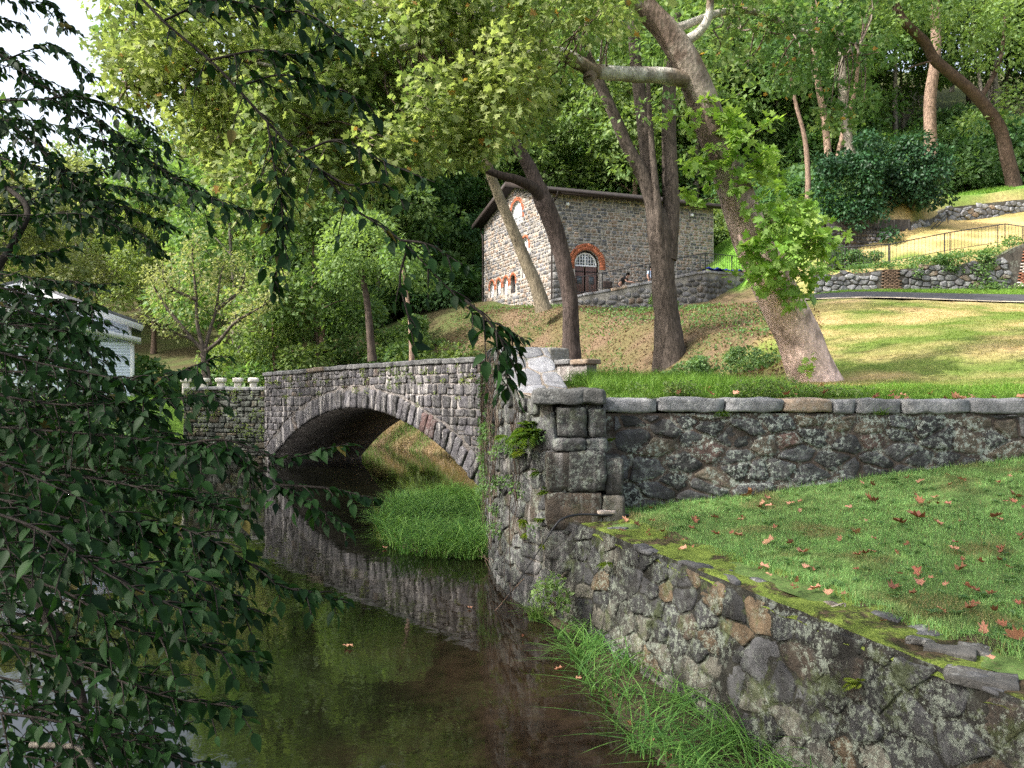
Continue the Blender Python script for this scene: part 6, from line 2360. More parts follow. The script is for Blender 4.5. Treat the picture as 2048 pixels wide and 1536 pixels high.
def fern_mesh(acc, origin, out, n, L, r):
    for k in range(n):
        d = np.array([out[0], out[1], 0]) + r.normal(size=3) * .55; d[2] = abs(d[2]) * .6 + .1
        d /= np.linalg.norm(d); l = L * r.uniform(.6, 1.1)
        t = np.linspace(0, 1, 9)
        path = origin + d[None] * (t * l)[:, None] + np.array([0, 0, -1.]) * (t ** 2 * l * r.uniform(.35, .8))[:, None]
        tan = np.gradient(path, axis=0)
        m = 16
        tt = np.linspace(.08, .98, m)
        pos = np.column_stack([np.interp(tt, t, path[:, i]) for i in range(3)])
        tn_ = np.column_stack([np.interp(tt, t, tan[:, i]) for i in range(3)]); tn_ /= np.linalg.norm(tn_, axis=1)[:, None]
        for s in (-1, 1):
            side = np.cross(tn_, [0, 0, 1.]) * s; side /= np.linalg.norm(side, axis=1)[:, None] + 1e-9
            R = frames(side * .9 + tn_ * .45, np.tile([0, 0, 1.], (m, 1)), np.zeros(m))
            place(acc, LEAF_Q * (1, .55, 1), FACE_Q, pos, R, .34 * l * np.sin(np.pi * (tt * .85 + .12)), r.random(m))


for k, (px, py, d, L, n, lab) in enumerate(((1066, 868, 11.0, .42, 34, 'large fern bushing out of the curved wall beside the pier'), (1050, 905, 11.1, .26, 9, 'yellowing fern just under the large one on the curved wall'), (1080, 945, 10.6, .2, 8, 'bright fern on the curved wall beneath the corbel course'), (1096, 985, 10.3, .17, 6, 'small fern beside the brownish base block of the pier'),
                                        (1050, 1040, 10.8, .2, 8, 'fern clump low on the curved wall above the hose'), (1058, 1068, 10.6, .16, 6, 'little fern hanging directly below the low fern clump'), (1085, 1040, 10.3, .15, 6, 'fern tuft at the crook of the black hose'), (1098, 1090, 10.0, .16, 7, 'reddish fern tuft beside the hanging hose'),
                                        (1214, 1125, 8.75, .16, 7, 'fern growing from the stream wall below the mossy top'), (1225, 880, 10.35, .16, 6, 'fern in the corner between the pier and the retaining wall'), (1720, 1365, 5.3, .14, 6, 'yellow green fern low in the near part of the stream wall'), (1010, 870, 12.3, .22, 8, 'pale fern among the dry vines on the curved wall'))):
    if px < 1112:
        f_ = WPTS[:, 0] / WPTS[:, 1]; d = float(np.interp((px - 1024) / FPX, f_[3:], WPTS[3:, 1])) - .12
    q = P(px, py, d)
    o = thing('fern', lab, 'fern', q)
    a = Acc(); fern_mesh(a, np.zeros(3), (-.8, -.6), n, L, np.random.default_rng(320 + k))
    a.build('fronds', M['fern'], o)
# dry vines hanging down the wing wall
vn = thing('dry_vine', 'curtain of dry brown vine stems hanging down the curved wall', 'vine', (0, 0, 0))
a = Acc(); r = np.random.default_rng(341)
for k in range(55):
    u0 = r.uniform(.3, 6.6) if r.random() < .7 else r.uniform(6, 8.5)
    z0 = wtop(u0) - r.uniform(0, .4); ln = r.uniform(.8, 3.2)
    zs = np.linspace(z0, max(.2, z0 - ln), 9)
    us_ = u0 + np.cumsum(r.normal(size=9) * .05)
    tube(a, Mw(us_, zs, .09 + r.uniform(0, .09, 9)), r.uniform(.002, .007), 4, col=np.array([.12, .09, .07]) * r.uniform(.5, 1.3))
a.build('stems', M['bark'], vn)
a = Acc()
cs, rs = [], []
for k in range(75):
    u0 = r.uniform(.2, 9.0); z0 = r.uniform(.7, float(wtop(u0)) - .3)
    if z0 > 2.6 and r.random() < .6: continue
    cs.append(Mw([u0], [z0], [.1])[0]); rs.append(r.uniform(.06, .17))
clump_leaves(a, cs, rs, 4200, .05, LEAF_O, FACE_O, r=r)
a.build('leaves', M['leaf_green'], vn)
# small weeds rooted in joints of the bridge face, abutment and coping
wd_ = thing('joint_weeds', 'scattered small weeds rooted in the joints of the arch bridge face', 'weeds', (0, 0, 0))
a = Acc(); cs, rs = [], []
for k in range(75):
    u = r.uniform(.2, 12.8); z = float(ptop(u)) - abs(r.normal()) * .5 - .05
    if z < arch_z(u) + .2: continue
    cs.append(Mb([u], [z], [.05])[0]); rs.append(r.uniform(.04, .12))
clump_leaves(a, cs, rs, 1700, .05, LEAF_O, FACE_O, r=r)
a.build('foliage', M['leaf_bright'], wd_)
aw = thing('creeper', 'thin green creeper spread over the dark abutment wall', 'creeper', (0, 0, 0))
a = Acc(); cs = [Me([r.uniform(0, ELEN)], [r.uniform(.6, 2.8)], [.06])[0] for _ in range(70)]
clump_leaves(a, cs, r.uniform(.06, .2, 70), 1700, .07, LEAF_O, FACE_O, r=r)
a.build('leaves', M['leaf_bright'], aw)
for k, (x, z, n, lab) in enumerate(((2.85, 2.56, 70, 'grass tuft hanging under the retaining wall coping'), (5.0, 2.58, 45, 'small weed hanging under the coping further along the wall'), (1.9, 2.8, 26, 'little leafy weed between the first two coping blocks'))):
    o = thing('wall_weed', lab, 'weed', (x, 10.42, z)); a = Acc()
    blades(a, np.column_stack([rng.normal(size=n) * .05, np.zeros(n), np.zeros(n)]), rng.uniform(.06, .2, n), rng.uniform(.005, .01, n), rng.uniform(.6, 1.8, n), gcol(n, (.07, .16, .02), (.16, .24, .04)), 4, az=rng.uniform(-3.0, -.1, n))
    a.build('blades', M['grass'], o)

# ------------------------------------------------------------------ hose, stones, sticks
a = Acc()
hp = [P(1262, 1030, 9.95), P(1210, 1030, 9.85), P(1160, 1029, 9.75), P(1128, 1036, 9.62), P(1110, 1052, 9.55), P(1085, 1090, 9.5), P(1058, 1130, 9.5), P(1030, 1172, 9.6), P(1000, 1218, 10.2)]
tube(a, catmull(hp, 8), np.interp(np.linspace(0, 1, 65), [0, .5, .62, 1], [.016, .014, .008, .005]), 7, col=(.02, .02, .022))
tag(a.build('garden_hose', M['metal'], None, smooth=True), 'black hose bent over the wall corner and hanging down to the water', 'hose')
a = Acc(); q = P(1212, 1024, 9.9)
rbox(a, q + (0, 0, .01), (.12, .07, .03), .02, .02, 8, rot=.2, col=(.4, .33, .28), n=6)
tag(a.build('flat_stone', M['coping'], None), 'flat pinkish stone holding down the black hose', 'stone')
a = Acc(); limb(a, [P(990, 1222, 10.2), P(1040, 1165, 10.0), P(1050, 1158, 9.95)], .008, .005, 5, 5, .1, barkcol(BROWN)); limb(a, [P(1022, 1200, 10.1), P(1020, 1165, 10.1)], .005, .003, 4, 4, 0, barkcol(BROWN))
tag(a.build('stick', M['bark'], None), 'thin dead stick poking out of the water below the hose', 'stick')
a = Acc(); limb(a, [P(1660, 1215, 6.1), P(1690, 1207, 6.05), P(1680, 1225, 6.0), P(1650, 1222, 6.0)], .008, .004, 5, 5, .1, barkcol((.4, .36, .3)))
tag(a.build('stick', M['bark'], None), 'curled pale twig lying on the mossy wall top', 'twig')
a = Acc()
for k in range(14):
    p0 = P(r.uniform(985, 1030), r.uniform(1150, 1185), 12.2); p1 = P(r.uniform(955, 1010), r.uniform(1040, 1120), 12.6)
    limb(a, [p0, (p0 + p1) / 2 + r.normal(size=3) * .08, p1], .005, .002, 4, 4, 0, barkcol(BROWN * 1.2))
tag(a.build('dead_stems', M['bark'], None), 'spray of dead stems at the foot of the curved wall by the island grass', 'dead stems')

# ------------------------------------------------------------------ fallen leaves
def dead_leaf_mesh(seed, syc_=True):
    r = np.random.default_rng(seed)
    a = Acc()
    tm = LEAF_S.copy()
    rad = np.hypot(tm[:, 0] - .28, tm[:, 1])
    tm[:, 2] = rad ** 2 * r.uniform(.2, .7) + (r.random(len(tm)) - .5) * .25 + np.abs(tm[:, 1]) * r.uniform(0, .4)
    tm[:, 1] *= r.uniform(.55, .95)
    tm[:, 0] -= .28
    sub = []
    place(a, tm, FACE_S, np.zeros((1, 3)), np.eye(3)[None], np.ones(1), np.array([r.random()]))
    tube(a, [(-.28, 0, 0), (-.6, .1, .1)], .012, 4, col=(.3, .5, .5))
    return a


FL_GROUP = 'fallen leaves on the lawn'
protoL = []


def fallen(x, y, z, size, k, label, group, tilt=None):
    if k >= len(protoL):
        o = dead_leaf_mesh(400 + k).build('fallen_leaf', M['deadleaf'], None); protoL.append(o)
    else:
        o = protoL[k].copy(); C.objects.link(o)
    o.location = (float(x), float(y), float(z)); o.scale = (size, size, size)
    t = rng.normal(size=2) * .35 if tilt is None else tilt
    o.rotation_euler = (t[0], t[1], rng.uniform(0, 6.28))
    return tag(o, label, 'leaf', group)


def on_lawn(px, py):
    d = 8.
    for _ in range(30):
        z = float(lawn_z(np.array([(px - 1024) / FPX * d]), np.array([d]))[0]); d = .5 * d + .5 * (EYE - z) * FPX / (py - 768)
    return (px - 1024) / FPX * d, d, z


LAB = 'curled brown fallen leaf lying on the mown lawn'
spots = [(1800, 1052, .2), (1836, 1040, .17), (2030, 998, .2), (1712, 1070, .13), (1605, 1110, .17), (1582, 1092, .1), (1540, 1088, .13), (1475, 1076, .11), (1836, 1150, .12), (1838, 1172, .12), (1786, 1185, .13), (1922, 1146, .11), (1910, 1106, .1), (2003, 1106, .11), (1745, 1110, .07), (1430, 1040, .1), (1388, 1046, .13), (1300, 1078, .1), (1580, 1012, .1), (1700, 1020, .08), (1742, 1006, .14), (1870, 1000, .1), (1840, 1010, .12), (1520, 1020, .09), (1500, 994, .2), (1532, 998, .14), (1480, 1046, .09), (1382, 1062, .08), (1990, 1040, .11), (1925, 965, .1), (1840, 968, .1), (1745, 975, .1), (1600, 1008, .07), (2038, 1285, .13), (1968, 1270, .1), (1990, 1230, .08), (1940, 1225, .09), (1985, 1195, .08), (1825, 1195, .07), (1625, 1145, .05), (1960, 1130, .08), (1680, 1085, .08), (1815, 1095, .07), (1550, 1060, .08), (1885, 1230, .07), (2000, 970, .1)]
used_l = 0
for k, (px, py, s) in enumerate(spots):
    x, y, z = on_lawn(px, py); fallen(x, y, z + .035, s * .98, used_l if used_l < 6 else int(rng.integers(6)), LAB, FL_GROUP); used_l += 1
n = 0
while n < 55:
    y = rng.uniform(5.2, 10.3); x = rng.uniform(lower_back_x(y), .69 * y + .2)
    if rng.random() > (y / 10.5) ** 1.2: continue
    fallen(x, y, float(lawn_z(np.array([x]), np.array([y]))[0]) + .04, rng.uniform(.045, .10), int(rng.integers(6)), LAB, FL_GROUP); n += 1
for k in range(34):
    x = rng.uniform(1.5, 8.2) if k > 8 else rng.uniform(5, 8); y = rng.uniform(10.75, 12.4) if rng.random() < .4 else rng.uniform(10.72, 11.05)
    fallen(x, y, tz1(x, max(y, 11.05)) + rng.uniform(.03, .07), rng.uniform(.07, .15), int(rng.integers(6)), 'dry brown leaf caught along the grass edge behind the wall coping', 'leaves behind the coping')
for k in range(26):
    u = rng.uniform(.6, 8.5); w = rng.uniform(.1, .62)
    x = np.interp(u, LS, LP[:, 0]) - LN[0] * w; y = np.interp(u, LS, LP[:, 1]) - LN[1] * w
    fallen(x, y, 1.29, rng.uniform(.04, .10), int(rng.integers(6)), 'small brown leaf lying on the mossy wall top', 'leaves on the mossy wall top')
for px, py, s, lab in ((698, 1296, .11, 'pinkish leaf floating alone on the open stream'), (770, 1098, .12, 'brown leaf floating at the front edge of the island grass'), (940, 1218, .08, 'small leaf floating between the island and the curved wall'), (1378, 1522, .07, 'reddish leaf on the water beside the bank grass'), (815, 1090, .07, 'tiny leaf floating just in front of the island grass')):
    d = EYE * FPX / (py - 768); q = P(px, py, d)
    fallen(q[0], q[1], .015, s, 2, lab, None, (.05, .05))

for k in range(16):
    t = rng.random(); x = .35 + t * 1.6 + rng.normal() * .12; y = 9.3 - t * 4.2 + rng.normal() * .15
    fallen(x - .1, y, .03, rng.uniform(.04, .09), int(rng.integers(6)), 'wet brown leaf stranded among the bank grass at the water edge', 'leaves along the water edge')
# ================================================================== overhanging tree in front
ft = thing('overhanging_tree', 'dark leaved tree hanging over the stream from the near bank, close to the viewer', 'tree', (-5.2, 2.2, .6))
fb = np.array(ft.location)
ftr = np.random.default_rng(500)
LEAF_SCALE = .82
wood_c = barkcol(np.array([.032, .027, .023]), .3, 20)
a = Acc()
limb(a, np.array([(-5.2, 2.2, .2), (-5.1, 2.25, 2.), (-4.9, 2.4, 4.2), (-4.6, 2.6, 6.8), (-4.4, 2.8, 9.5)]) - fb, .24, .08, 12, 8, .08, wood_c, .4)
a.build('trunk', M['bark'], ft, smooth=True)


def spray(pts, leaf, dens=1., r0=.012, twig=(.18, .42), sub=1., plane=.55, droop=.35, thin=1., name='branch'):
    """A bough given in photo pixels and depths: its wood is a part, its leaves a sub-part."""
    leaf = leaf * LEAF_SCALE
    q = catmull(px_path(pts), 10)
    S = np.concatenate([[0], np.cumsum(np.linalg.norm(np.diff(q, axis=0), axis=1))])
    w, lv = Acc(), Acc()
    tube(w, q - fb, np.linspace(r0 * .42, .0018, len(q)), 6, colf=wood_c)
    pos, dirs = [], []

    def leaves_along(path, L, start=.1):
        m = max(2, int(L / (leaf * .30) * thin))
        T = np.gradient(path, axis=0); T /= np.linalg.norm(T, axis=1)[:, None] + 1e-9
        for k in range(m):
            t = start + (1 - start) * (k + .5) / m
            i = t * (len(path) - 1); i0 = min(int(i), len(path) - 2); f = i - i0
            p = path[i0] * (1 - f) + path[i0 + 1] * f; tn_ = T[i0]
            sd_ = np.cross(tn_, np.array([0, 0, 1.]) + ftr.normal(size=3) * .25); sd_ /= np.linalg.norm(sd_) + 1e-9
            s = 1 if k % 2 else -1
            if ftr.random() < .12: continue
            dd = tn_ * ftr.uniform(.35, .9) + sd_ * s * ftr.uniform(.5, 1.) + np.array([0, 0, -1]) * ftr.uniform(.0, .75) + ftr.normal(size=3) * .18
            pos.append(p + ftr.normal(size=3) * .004); dirs.append(dd)
        pos.append(path[-1]); dirs.append(T[-1] + np.array([0, 0, -.3]))

    s = .06
    k = 0
    leaves_along(q, S[-1], .35)
    while s < S[-1]:
        p = np.array([np.interp(s, S, q[:, i]) for i in range(3)])
        p2 = np.array([np.interp(s + .03, S, q[:, i]) for i in range(3)])
        tn_ = p2 - p; tn_ /= np.linalg.norm(tn_) + 1e-9
        if np.linalg.norm(p2 - p) < 1e-6: break
        sd_ = np.cross(tn_, np.array([0, -.35, 1.])); sd_ /= np.linalg.norm(sd_)
        sgn = 1 if k % 2 else -1
        f = 1 - .55 * s / S[-1]
        L = ftr.uniform(*twig) * f
        dd = tn_ * .75 + sd_ * sgn * plane * ftr.uniform(.7, 1.4) + ftr.normal(size=3) * .22
        dd /= np.linalg.norm(dd)
        t = np.linspace(0, 1, 6)[:, None]
        path = p + dd * L * t + np.array([0, 0, -1.]) * (L * droop * t ** 2)
        tube(w, path - fb, np.linspace(.0035, .0015, 6), 4, colf=wood_c, cap=False)
        leaves_along(path, L)
        s += ftr.uniform(.034, .068) / dens
        k += 1
    pos = np.array(pos) - fb; dirs = np.array(dirs)
    n = len(pos)
    R = frames(dirs, np.tile([0, -.15, 1.], (n, 1)) + ftr.normal(size=(n, 3)) * .48, np.zeros(n))
    place(lv, LEAF_O, FACE_O, pos, R, leaf * ftr.uniform(.42, 1.05, n), np.where(ftr.random(n) < .006, 1., np.clip(ftr.normal(size=n) * .25 + .45, 0, .93)))
    b = w.build(name, M['bark'], ft)
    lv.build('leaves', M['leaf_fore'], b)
    return n


NL = 0
# the long branch that hangs across the sky and its side sprays
for pts, lf, kw in (
    ([(240, -50, 3.3), (330, 45, 3.2), (430, 130, 3.1), (560, 270, 3.0), (640, 340, 2.95), (700, 410, 2.9), (800, 480, 2.8), (880, 560, 2.75), (960, 640, 2.7), (1015, 690, 2.7)], .085, dict(dens=.42, r0=.016, twig=(.1, .22), thin=.55)),
    ([(330, 40, 3.2), (430, 0, 3.15), (540, 20, 3.1), (620, 30, 3.05), (690, 80, 3.0)], .095, dict(dens=.9, twig=(.1, .2), droop=.6)),
    ([(300, 0, 3.2), (400, -20, 3.2), (520, -30, 3.15), (600, 0, 3.1)], .095, dict(dens=.9, twig=(.12, .22), droop=.6)),
    ([(420, 120, 3.1), (520, 100, 3.05), (600, 110, 3.0), (670, 90, 3.0)], .09, dict(dens=.9, twig=(.1, .2), droop=.6)),
    ([(470, 175, 3.1), (560, 150, 3.05), (640, 170, 3.0), (735, 205, 2.95)], .09, dict(dens=.9, twig=(.1, .18), droop=.6)),
    ([(535, 245, 3.0), (548, 330, 2.95), (565, 440, 2.9), (548, 585, 2.9)], .085, dict(dens=1.2, twig=(.06, .13), plane=.8, droop=.7)),
    ([(600, 305, 3.0), (680, 280, 2.95), (760, 320, 2.9), (870, 365, 2.85)], .085, dict(dens=.7, twig=(.07, .15), thin=.7)),
    ([(640, 340, 2.95), (700, 370, 2.9), (760, 365, 2.9), (810, 400, 2.9)], .08, dict(dens=.6, twig=(.06, .14), thin=.7)),
    ([(800, 480, 2.8), (860, 490, 2.75), (925, 530, 2.7)], .08, dict(dens=.9, twig=(.05, .12), thin=.8)),
    ([(815, 495, 2.8), (800, 560, 2.8), (818, 640, 2.75), (828, 690, 2.75)], .085, dict(dens=.5, twig=(.04, .09), thin=.6)),
    ([(930, 600, 2.7), (975, 640, 2.65), (1010, 700, 2.65), (1015, 780, 2.65)], .09, dict(dens=1.5, twig=(.06, .15), plane=.8, droop=.7)),
    ([(960, 640, 2.7), (1000, 650, 2.7), (1050, 680, 2.7)], .085, dict(dens=1.1, twig=(.06, .14), droop=.6)),
    # crown against the sky at the frame's edge
    ([(-60, 60, 4.6), (40, 140, 4.5), (110, 190, 4.4), (190, 240, 4.3), (270, 300, 4.2), (370, 370, 4.1), (510, 430, 4.0)], .085, dict(dens=1.15, twig=(.16, .36))),
    ([(-60, 180, 4.6), (60, 280, 4.4), (130, 350, 4.3), (200, 420, 4.2), (300, 480, 4.1)], .085, dict(dens=1.2, twig=(.16, .36))),
    ([(-60, 300, 4.5), (60, 330, 4.4), (160, 345, 4.3), (250, 330, 4.2)], .085, dict(dens=1.2, twig=(.16, .34))),
    ([(-40, -30, 4.8), (40, 0, 4.7), (100, 10, 4.7), (130, 60, 4.6)], .085, dict(dens=.9, twig=(.12, .26))),
    ([(-60, 30, 4.8), (0, 35, 4.7), (45, 50, 4.7)], .085, dict(dens=1., twig=(.12, .22))),
    ([(-60, 150, 4.5), (60, 100, 4.5), (110, 90, 4.5), (180, 150, 4.4)], .085, dict(dens=.9, twig=(.1, .24))),
    ([(-60, 200, 4.2), (60, 200, 4.2), (170, 195, 4.2), (280, 240, 4.2), (330, 290, 4.2)], .085, dict(dens=1.1, twig=(.12, .26))),
    ([(-60, 430, 4.2), (60, 430, 4.1), (170, 430, 4.0), (290, 480, 4.0)], .085, dict(dens=.9, twig=(.14, .3))),
    ([(-60, 500, 3.6), (40, 515, 3.5), (120, 500, 3.5)], .085, dict(dens=.7, twig=(.1, .22))),
    # middle mass in front of the house
    ([(-60, 560, 3.6), (60, 590, 3.5), (130, 605, 3.45), (190, 612, 3.4)], .09, dict(dens=1.2, twig=(.14, .32))),
    ([(-60, 640, 3.5), (70, 655, 3.4), (150, 668, 3.35)], .09, dict(dens=1.0, twig=(.14, .3))),
    ([(-60, 690, 3.4), (120, 735, 3.3), (290, 760, 3.2), (420, 720, 3.1)], .09, dict(dens=1.25, twig=(.14, .3))),
    ([(-60, 780, 3.3), (130, 810, 3.2), (300, 800, 3.1), (430, 790, 3.0)], .09, dict(dens=1.2, twig=(.14, .32))),
    ([(-60, 850, 3.3), (200, 870, 3.1), (360, 890, 3.0), (460, 900, 2.9)], .09, dict(dens=1.5, twig=(.16, .34))),
    ([(360, 890, 3.0), (450, 880, 2.95), (560, 915, 2.9), (640, 900, 2.85), (695, 888, 2.85)], .075, dict(dens=1.0, twig=(.05, .12), thin=.9)),
    ([(400, 890, 3.0), (480, 920, 2.95), (550, 965, 2.9), (620, 1005, 2.85), (690, 1055, 2.8)], .075, dict(dens=1.3, twig=(.08, .2))),
    ([(560, 970, 2.9), (640, 975, 2.85), (700, 985, 2.85), (745, 1000, 2.85)], .07, dict(dens=1., twig=(.05, .12))),
    ([(-60, 930, 3.2), (200, 960, 3.0), (360, 995, 2.9), (480, 1030, 2.8)], .09, dict(dens=1.6, twig=(.14, .34))),
    ([(-60, 980, 3.0), (150, 1040, 2.8), (330, 1050, 2.75), (440, 1090, 2.7), (480, 1130, 2.7)], .09, dict(dens=1.6, twig=(.14, .32))),
    ([(330, 1060, 2.8), (470, 1110, 2.75), (560, 1170, 2.7), (620, 1185, 2.7), (695, 1205, 2.7)], .075, dict(dens=1.2, twig=(.06, .16))),
    # deeper boughs behind, with smaller looking leaves
    ([(-60, 600, 5.4), (80, 660, 5.2), (130, 675, 5.1), (190, 690, 5.05)], .085, dict(dens=1.1, twig=(.2, .45))),
    ([(-60, 760, 5.4), (120, 800, 5.1), (280, 850, 4.9), (360, 885, 4.8), (410, 920, 4.8)], .085, dict(dens=1.2, twig=(.22, .5))),
    ([(-60, 900, 5.2), (120, 930, 5.0), (300, 960, 4.8), (400, 990, 4.6), (460, 1000, 4.5)], .085, dict(dens=1.3, twig=(.22, .5))),
    ([(-60, 1000, 4.8), (140, 1040, 4.6), (320, 1090, 4.5), (400, 1120, 4.4), (470, 1135, 4.4)], .085, dict(dens=1.2, twig=(.2, .45))),
    ([(-60, 1180, 4.2), (120, 1200, 4.2), (300, 1240, 4.1), (430, 1270, 4.)], .085, dict(dens=.9, twig=(.15, .4))),
    ([(-60, 680, 4.6), (120, 700, 4.5), (170, 690, 4.4), (210, 700, 4.4)], .085, dict(dens=1.0, twig=(.18, .4))),
    ([(-60, 480, 4.8), (60, 400, 4.7), (150, 390, 4.6), (260, 420, 4.5), (340, 450, 4.5)], .085, dict(dens=1.1, twig=(.16, .36))),
    ([(-60, 250, 5.2), (60, 240, 5.1), (200, 280, 5.0), (300, 330, 4.9)], .085, dict(dens=1.2, twig=(.18, .4))),
    ([(-60, 360, 5.2), (80, 380, 5.1), (220, 370, 5.0), (330, 400, 4.9)], .085, dict(dens=1.1, twig=(.18, .4))),
    ([(-60, 540, 5.), (100, 560, 4.9), (200, 570, 4.8)], .085, dict(dens=1., twig=(.16, .34))),
    ([(-60, 1200, 3.4), (90, 1250, 3.3), (230, 1330, 3.3), (360, 1360, 3.2)], .085, dict(dens=1.0, twig=(.14, .36))),
    ([(-60, 1340, 3.3), (100, 1380, 3.3), (240, 1430, 3.2), (370, 1450, 3.2)], .085, dict(dens=.9, twig=(.14, .36))),
    ([(-60, 1080, 3.6), (100, 1100, 3.5), (240, 1160, 3.4), (380, 1190, 3.4), (480, 1230, 3.3)], .085, dict(dens=1.1, twig=(.16, .38))),
    ([(-60, 1500, 3.0), (90, 1520, 3.0), (230, 1560, 2.9)], .085, dict(dens=.9, twig=(.14, .32))),
    ([(-60, 820, 4.2), (120, 840, 4.0), (280, 900, 3.9), (400, 930, 3.8)], .085, dict(dens=1.2, twig=(.18, .4))),
    ([(-60, 560, 5.2), (60, 600, 5.1), (150, 630, 5.0), (205, 655, 4.95)], .085, dict(dens=1.3, twig=(.2, .42))),
    ([(-60, 640, 4.9), (60, 700, 4.8), (150, 740, 4.7), (215, 770, 4.7)], .085, dict(dens=1.3, twig=(.2, .42))),
    ([(-60, 1250, 2.9), (80, 1290, 2.9), (200, 1350, 2.85), (330, 1420, 2.8)], .085, dict(dens=1.1, twig=(.14, .32))),
    ([(-60, 1390, 2.9), (80, 1420, 2.9), (190, 1460, 2.85), (320, 1500, 2.8)], .085, dict(dens=1.1, twig=(.14, .32))),
    ([(-60, 1460, 3.4), (100, 1490, 3.4), (260, 1520, 3.3)], .085, dict(dens=1.1, twig=(.16, .36))),
    ([(-60, 600, 4.2), (40, 620, 4.1), (120, 650, 4.0), (190, 720, 4.0), (220, 760, 4.0)], .085, dict(dens=1.2, twig=(.16, .36))),
    ([(-60, 740, 3.8), (100, 750, 3.7), (200, 790, 3.6), (300, 830, 3.6)], .085, dict(dens=1.2, twig=(.16, .36))),
    # near lower mass with the largest leaves
    ([(-60, 1010, 2.4), (80, 1060, 2.35), (200, 1140, 2.3), (330, 1205, 2.3), (400, 1230, 2.3)], .092, dict(dens=1.2, twig=(.1, .26))),
    ([(-60, 1130, 2.4), (120, 1180, 2.4), (260, 1260, 2.35), (400, 1290, 2.35), (520, 1330, 2.4)], .088, dict(dens=1.1, twig=(.1, .26))),
    ([(-60, 1090, 2.6), (100, 1110, 2.6), (260, 1130, 2.55), (400, 1160, 2.5), (500, 1220, 2.5)], .088, dict(dens=1.2, twig=(.12, .28))),
    ([(-60, 1270, 2.5), (130, 1320, 2.5), (320, 1390, 2.45), (480, 1415, 2.4)], .085, dict(dens=1., twig=(.1, .24))),
    ([(-60, 1420, 2.5), (100, 1440, 2.5), (250, 1480, 2.5), (390, 1530, 2.5)], .085, dict(dens=1., twig=(.1, .26))),
    ([(40, 1570, 2.6), (190, 1500, 2.6), (320, 1470, 2.6)], .085, dict(dens=.9, twig=(.1, .24))),
    ([(-60, 900, 2.9), (80, 960, 2.8), (220, 1030, 2.7), (300, 1090, 2.7)], .09, dict(dens=1.3, twig=(.12, .3))),
):
    NL += spray(pts, lf, **kw)
# bare stems seen among the leaves
a = Acc()
limb(a, px_path([(-80, 1120, 3.1), (60, 1180, 3.0), (120, 1300, 3.0), (165, 1400, 3.0), (180, 1560, 3.0)]) - fb, .022, .016, 7, 6, .08, wood_c)
a.build('bare_stem', M['bark'], ft, smooth=True); a = Acc()
limb(a, px_path([(-60, 620, 3.9), (30, 480, 4.1), (55, 420, 4.2), (20, 380, 4.3), (-60, 330, 4.5)]) - fb, .02, .012, 7, 6, .08, wood_c)
a.build('bare_stem', M['bark'], ft, smooth=True); a = Acc()
limb(a, px_path([(60, 1490, 2.6), (120, 1492, 2.6), (160, 1498, 2.6), (190, 1540, 2.6)]) - fb, .01, .008, 6, 6, .08, barkcol(GREYB * 1.4, .2, 4))
a.build('bare_stem', M['bark'], ft, smooth=True)
# the crown above the viewer, which shades the lawn and the walls
a = Acc(); r = np.random.default_rng(505)
cs, rs = [], []
while len(cs) < 110:
    x, y, z = r.uniform(-10, 2.0), r.uniform(-6, 9.0), r.uniform(7.6, 13.5)
    if z < 3 + .56 * max(y, 0) + 1.6: continue
    if ((x + 4) / 6.2) ** 2 + ((y - 2) / 7.5) ** 2 + ((z - 10.5) / 3.6) ** 2 > 1: continue
    cs.append((x, y, z) - fb); rs.append(r.uniform(.7, 1.25))
clump_leaves(a, cs, rs, 26000, .16, LEAF_Q, FACE_Q, r=r)
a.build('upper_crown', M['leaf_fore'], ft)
a = Acc()
for c in cs[::3]: limb(a, [np.array([-4.4, 2.8, 8.6]) - fb, (np.array([-4.4, 2.8, 9]) - fb + c) / 2 + (0, 0, .5), c], .05, .01, 5, 5, .05, wood_c)
a.build('upper_limbs', M['bark'], ft)

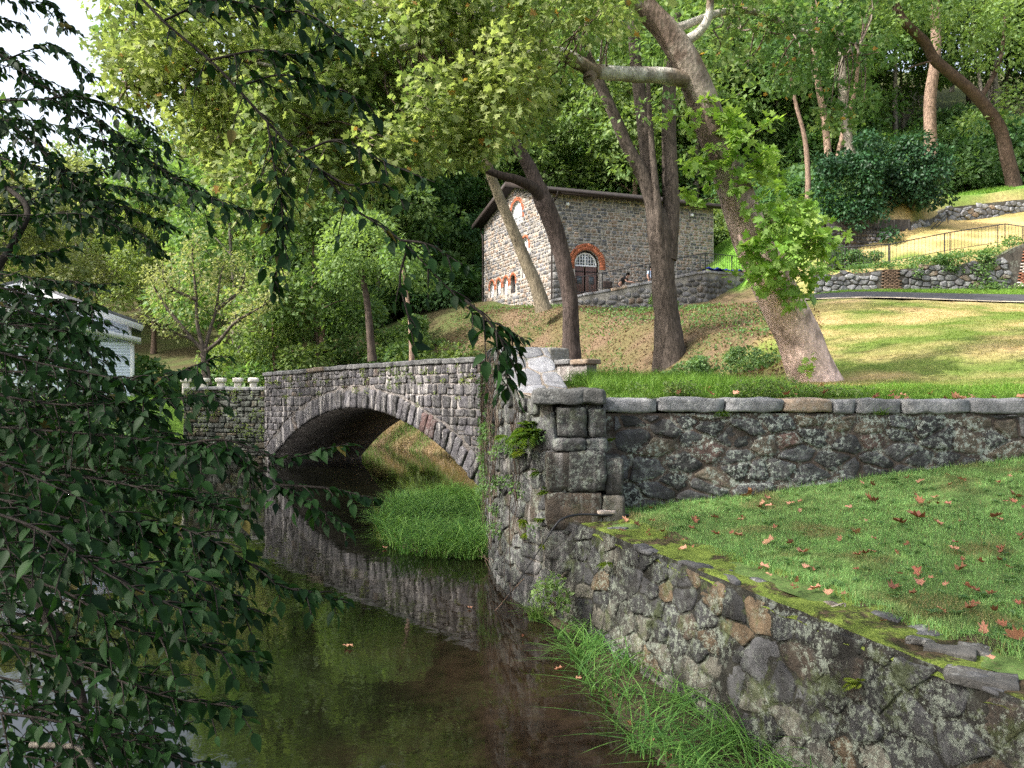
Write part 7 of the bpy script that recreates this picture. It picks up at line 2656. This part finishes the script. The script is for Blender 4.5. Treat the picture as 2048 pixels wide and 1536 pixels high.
# unseen trees added on the near bank, out of frame, to block the sun
for k, (x, y, h, cr) in enumerate(((-14.5, 6.5, 15, 4.2), (-16.2, 12.5, 15.5, 4.4), (-19.5, 19.5, 15, 4.4), (-24, 26.5, 13, 4.0))):
    o = wood_tree('bank_shade_tree', h, cr, 'leaf_dark', 7000, .30, 600 + k, DARKB * 1.4, ('unseen shade tree added on the near bank beside the overhanging one', 'unseen shade tree added on the near bank facing the lawn across the stream', 'unseen shade tree added on the bank facing the bridge arch', 'unseen shade tree added on the bank closest to the clapboard house')[k], low=.22)
    o.location = (x, y, tz1(x, y))

# ================================================================== light, sky, camera
LIGHT = np.array([.92, .38]); LIGHT = LIGHT / np.linalg.norm(LIGHT)
ELEV = math.radians(42)
Ld = Vector((LIGHT[0] * math.cos(ELEV), LIGHT[1] * math.cos(ELEV), -math.sin(ELEV)))
sun = bpy.data.lights.new('sun', 'SUN'); sun.energy = 2.8; sun.angle = math.radians(.6); sun.color = (1, .95, .87)
so = bpy.data.objects.new('sun', sun); C.objects.link(so); so.location = (-20, -10, 40)
so.rotation_euler = Ld.to_track_quat('-Z', 'Y').to_euler()
w = bpy.data.worlds.new('World'); SC.world = w; w.use_nodes = True
nt = w.node_tree; bg = nt.nodes['Background']
sky = nt.nodes.new('ShaderNodeTexSky'); sky.sky_type = 'NISHITA'; sky.sun_disc = False
sky.sun_elevation = ELEV; sky.sun_rotation = math.atan2(-LIGHT[0], -LIGHT[1])
sky.air_density = 1.2; sky.dust_density = 5.; sky.ozone_density = .6
hz = nt.nodes.new('ShaderNodeHueSaturation'); hz.inputs['Saturation'].default_value = .55; hz.inputs['Value'].default_value = 1.15
nt.links.new(sky.outputs[0], hz.inputs['Color']); nt.links.new(hz.outputs[0], bg.inputs[0]); bg.inputs[1].default_value = .15
cam = bpy.data.cameras.new('camera'); co = bpy.data.objects.new('camera', cam); C.objects.link(co)
co.location = (0, 0, EYE); co.rotation_euler = (math.radians(90), 0, 0)
cam.sensor_width = 36; cam.lens = 36 * FPX / 2048; cam.clip_start = .05; cam.clip_end = 5000
SC.camera = co
vs = SC.view_settings; vs.view_transform = 'Standard'; vs.look = 'None'; vs.exposure = 1.4; vs.gamma = 1; vs.use_curve_mapping = False
SC.cycles.use_adaptive_sampling = False; SC.cycles.caustics_reflective = False; SC.cycles.caustics_refractive = False; SC.cycles.blur_glossy = 1.0; SC.cycles.max_bounces = 6; SC.cycles.transmission_bounces = 4; SC.cycles.use_denoising = False
SC.cycles.sample_clamp_indirect = 3
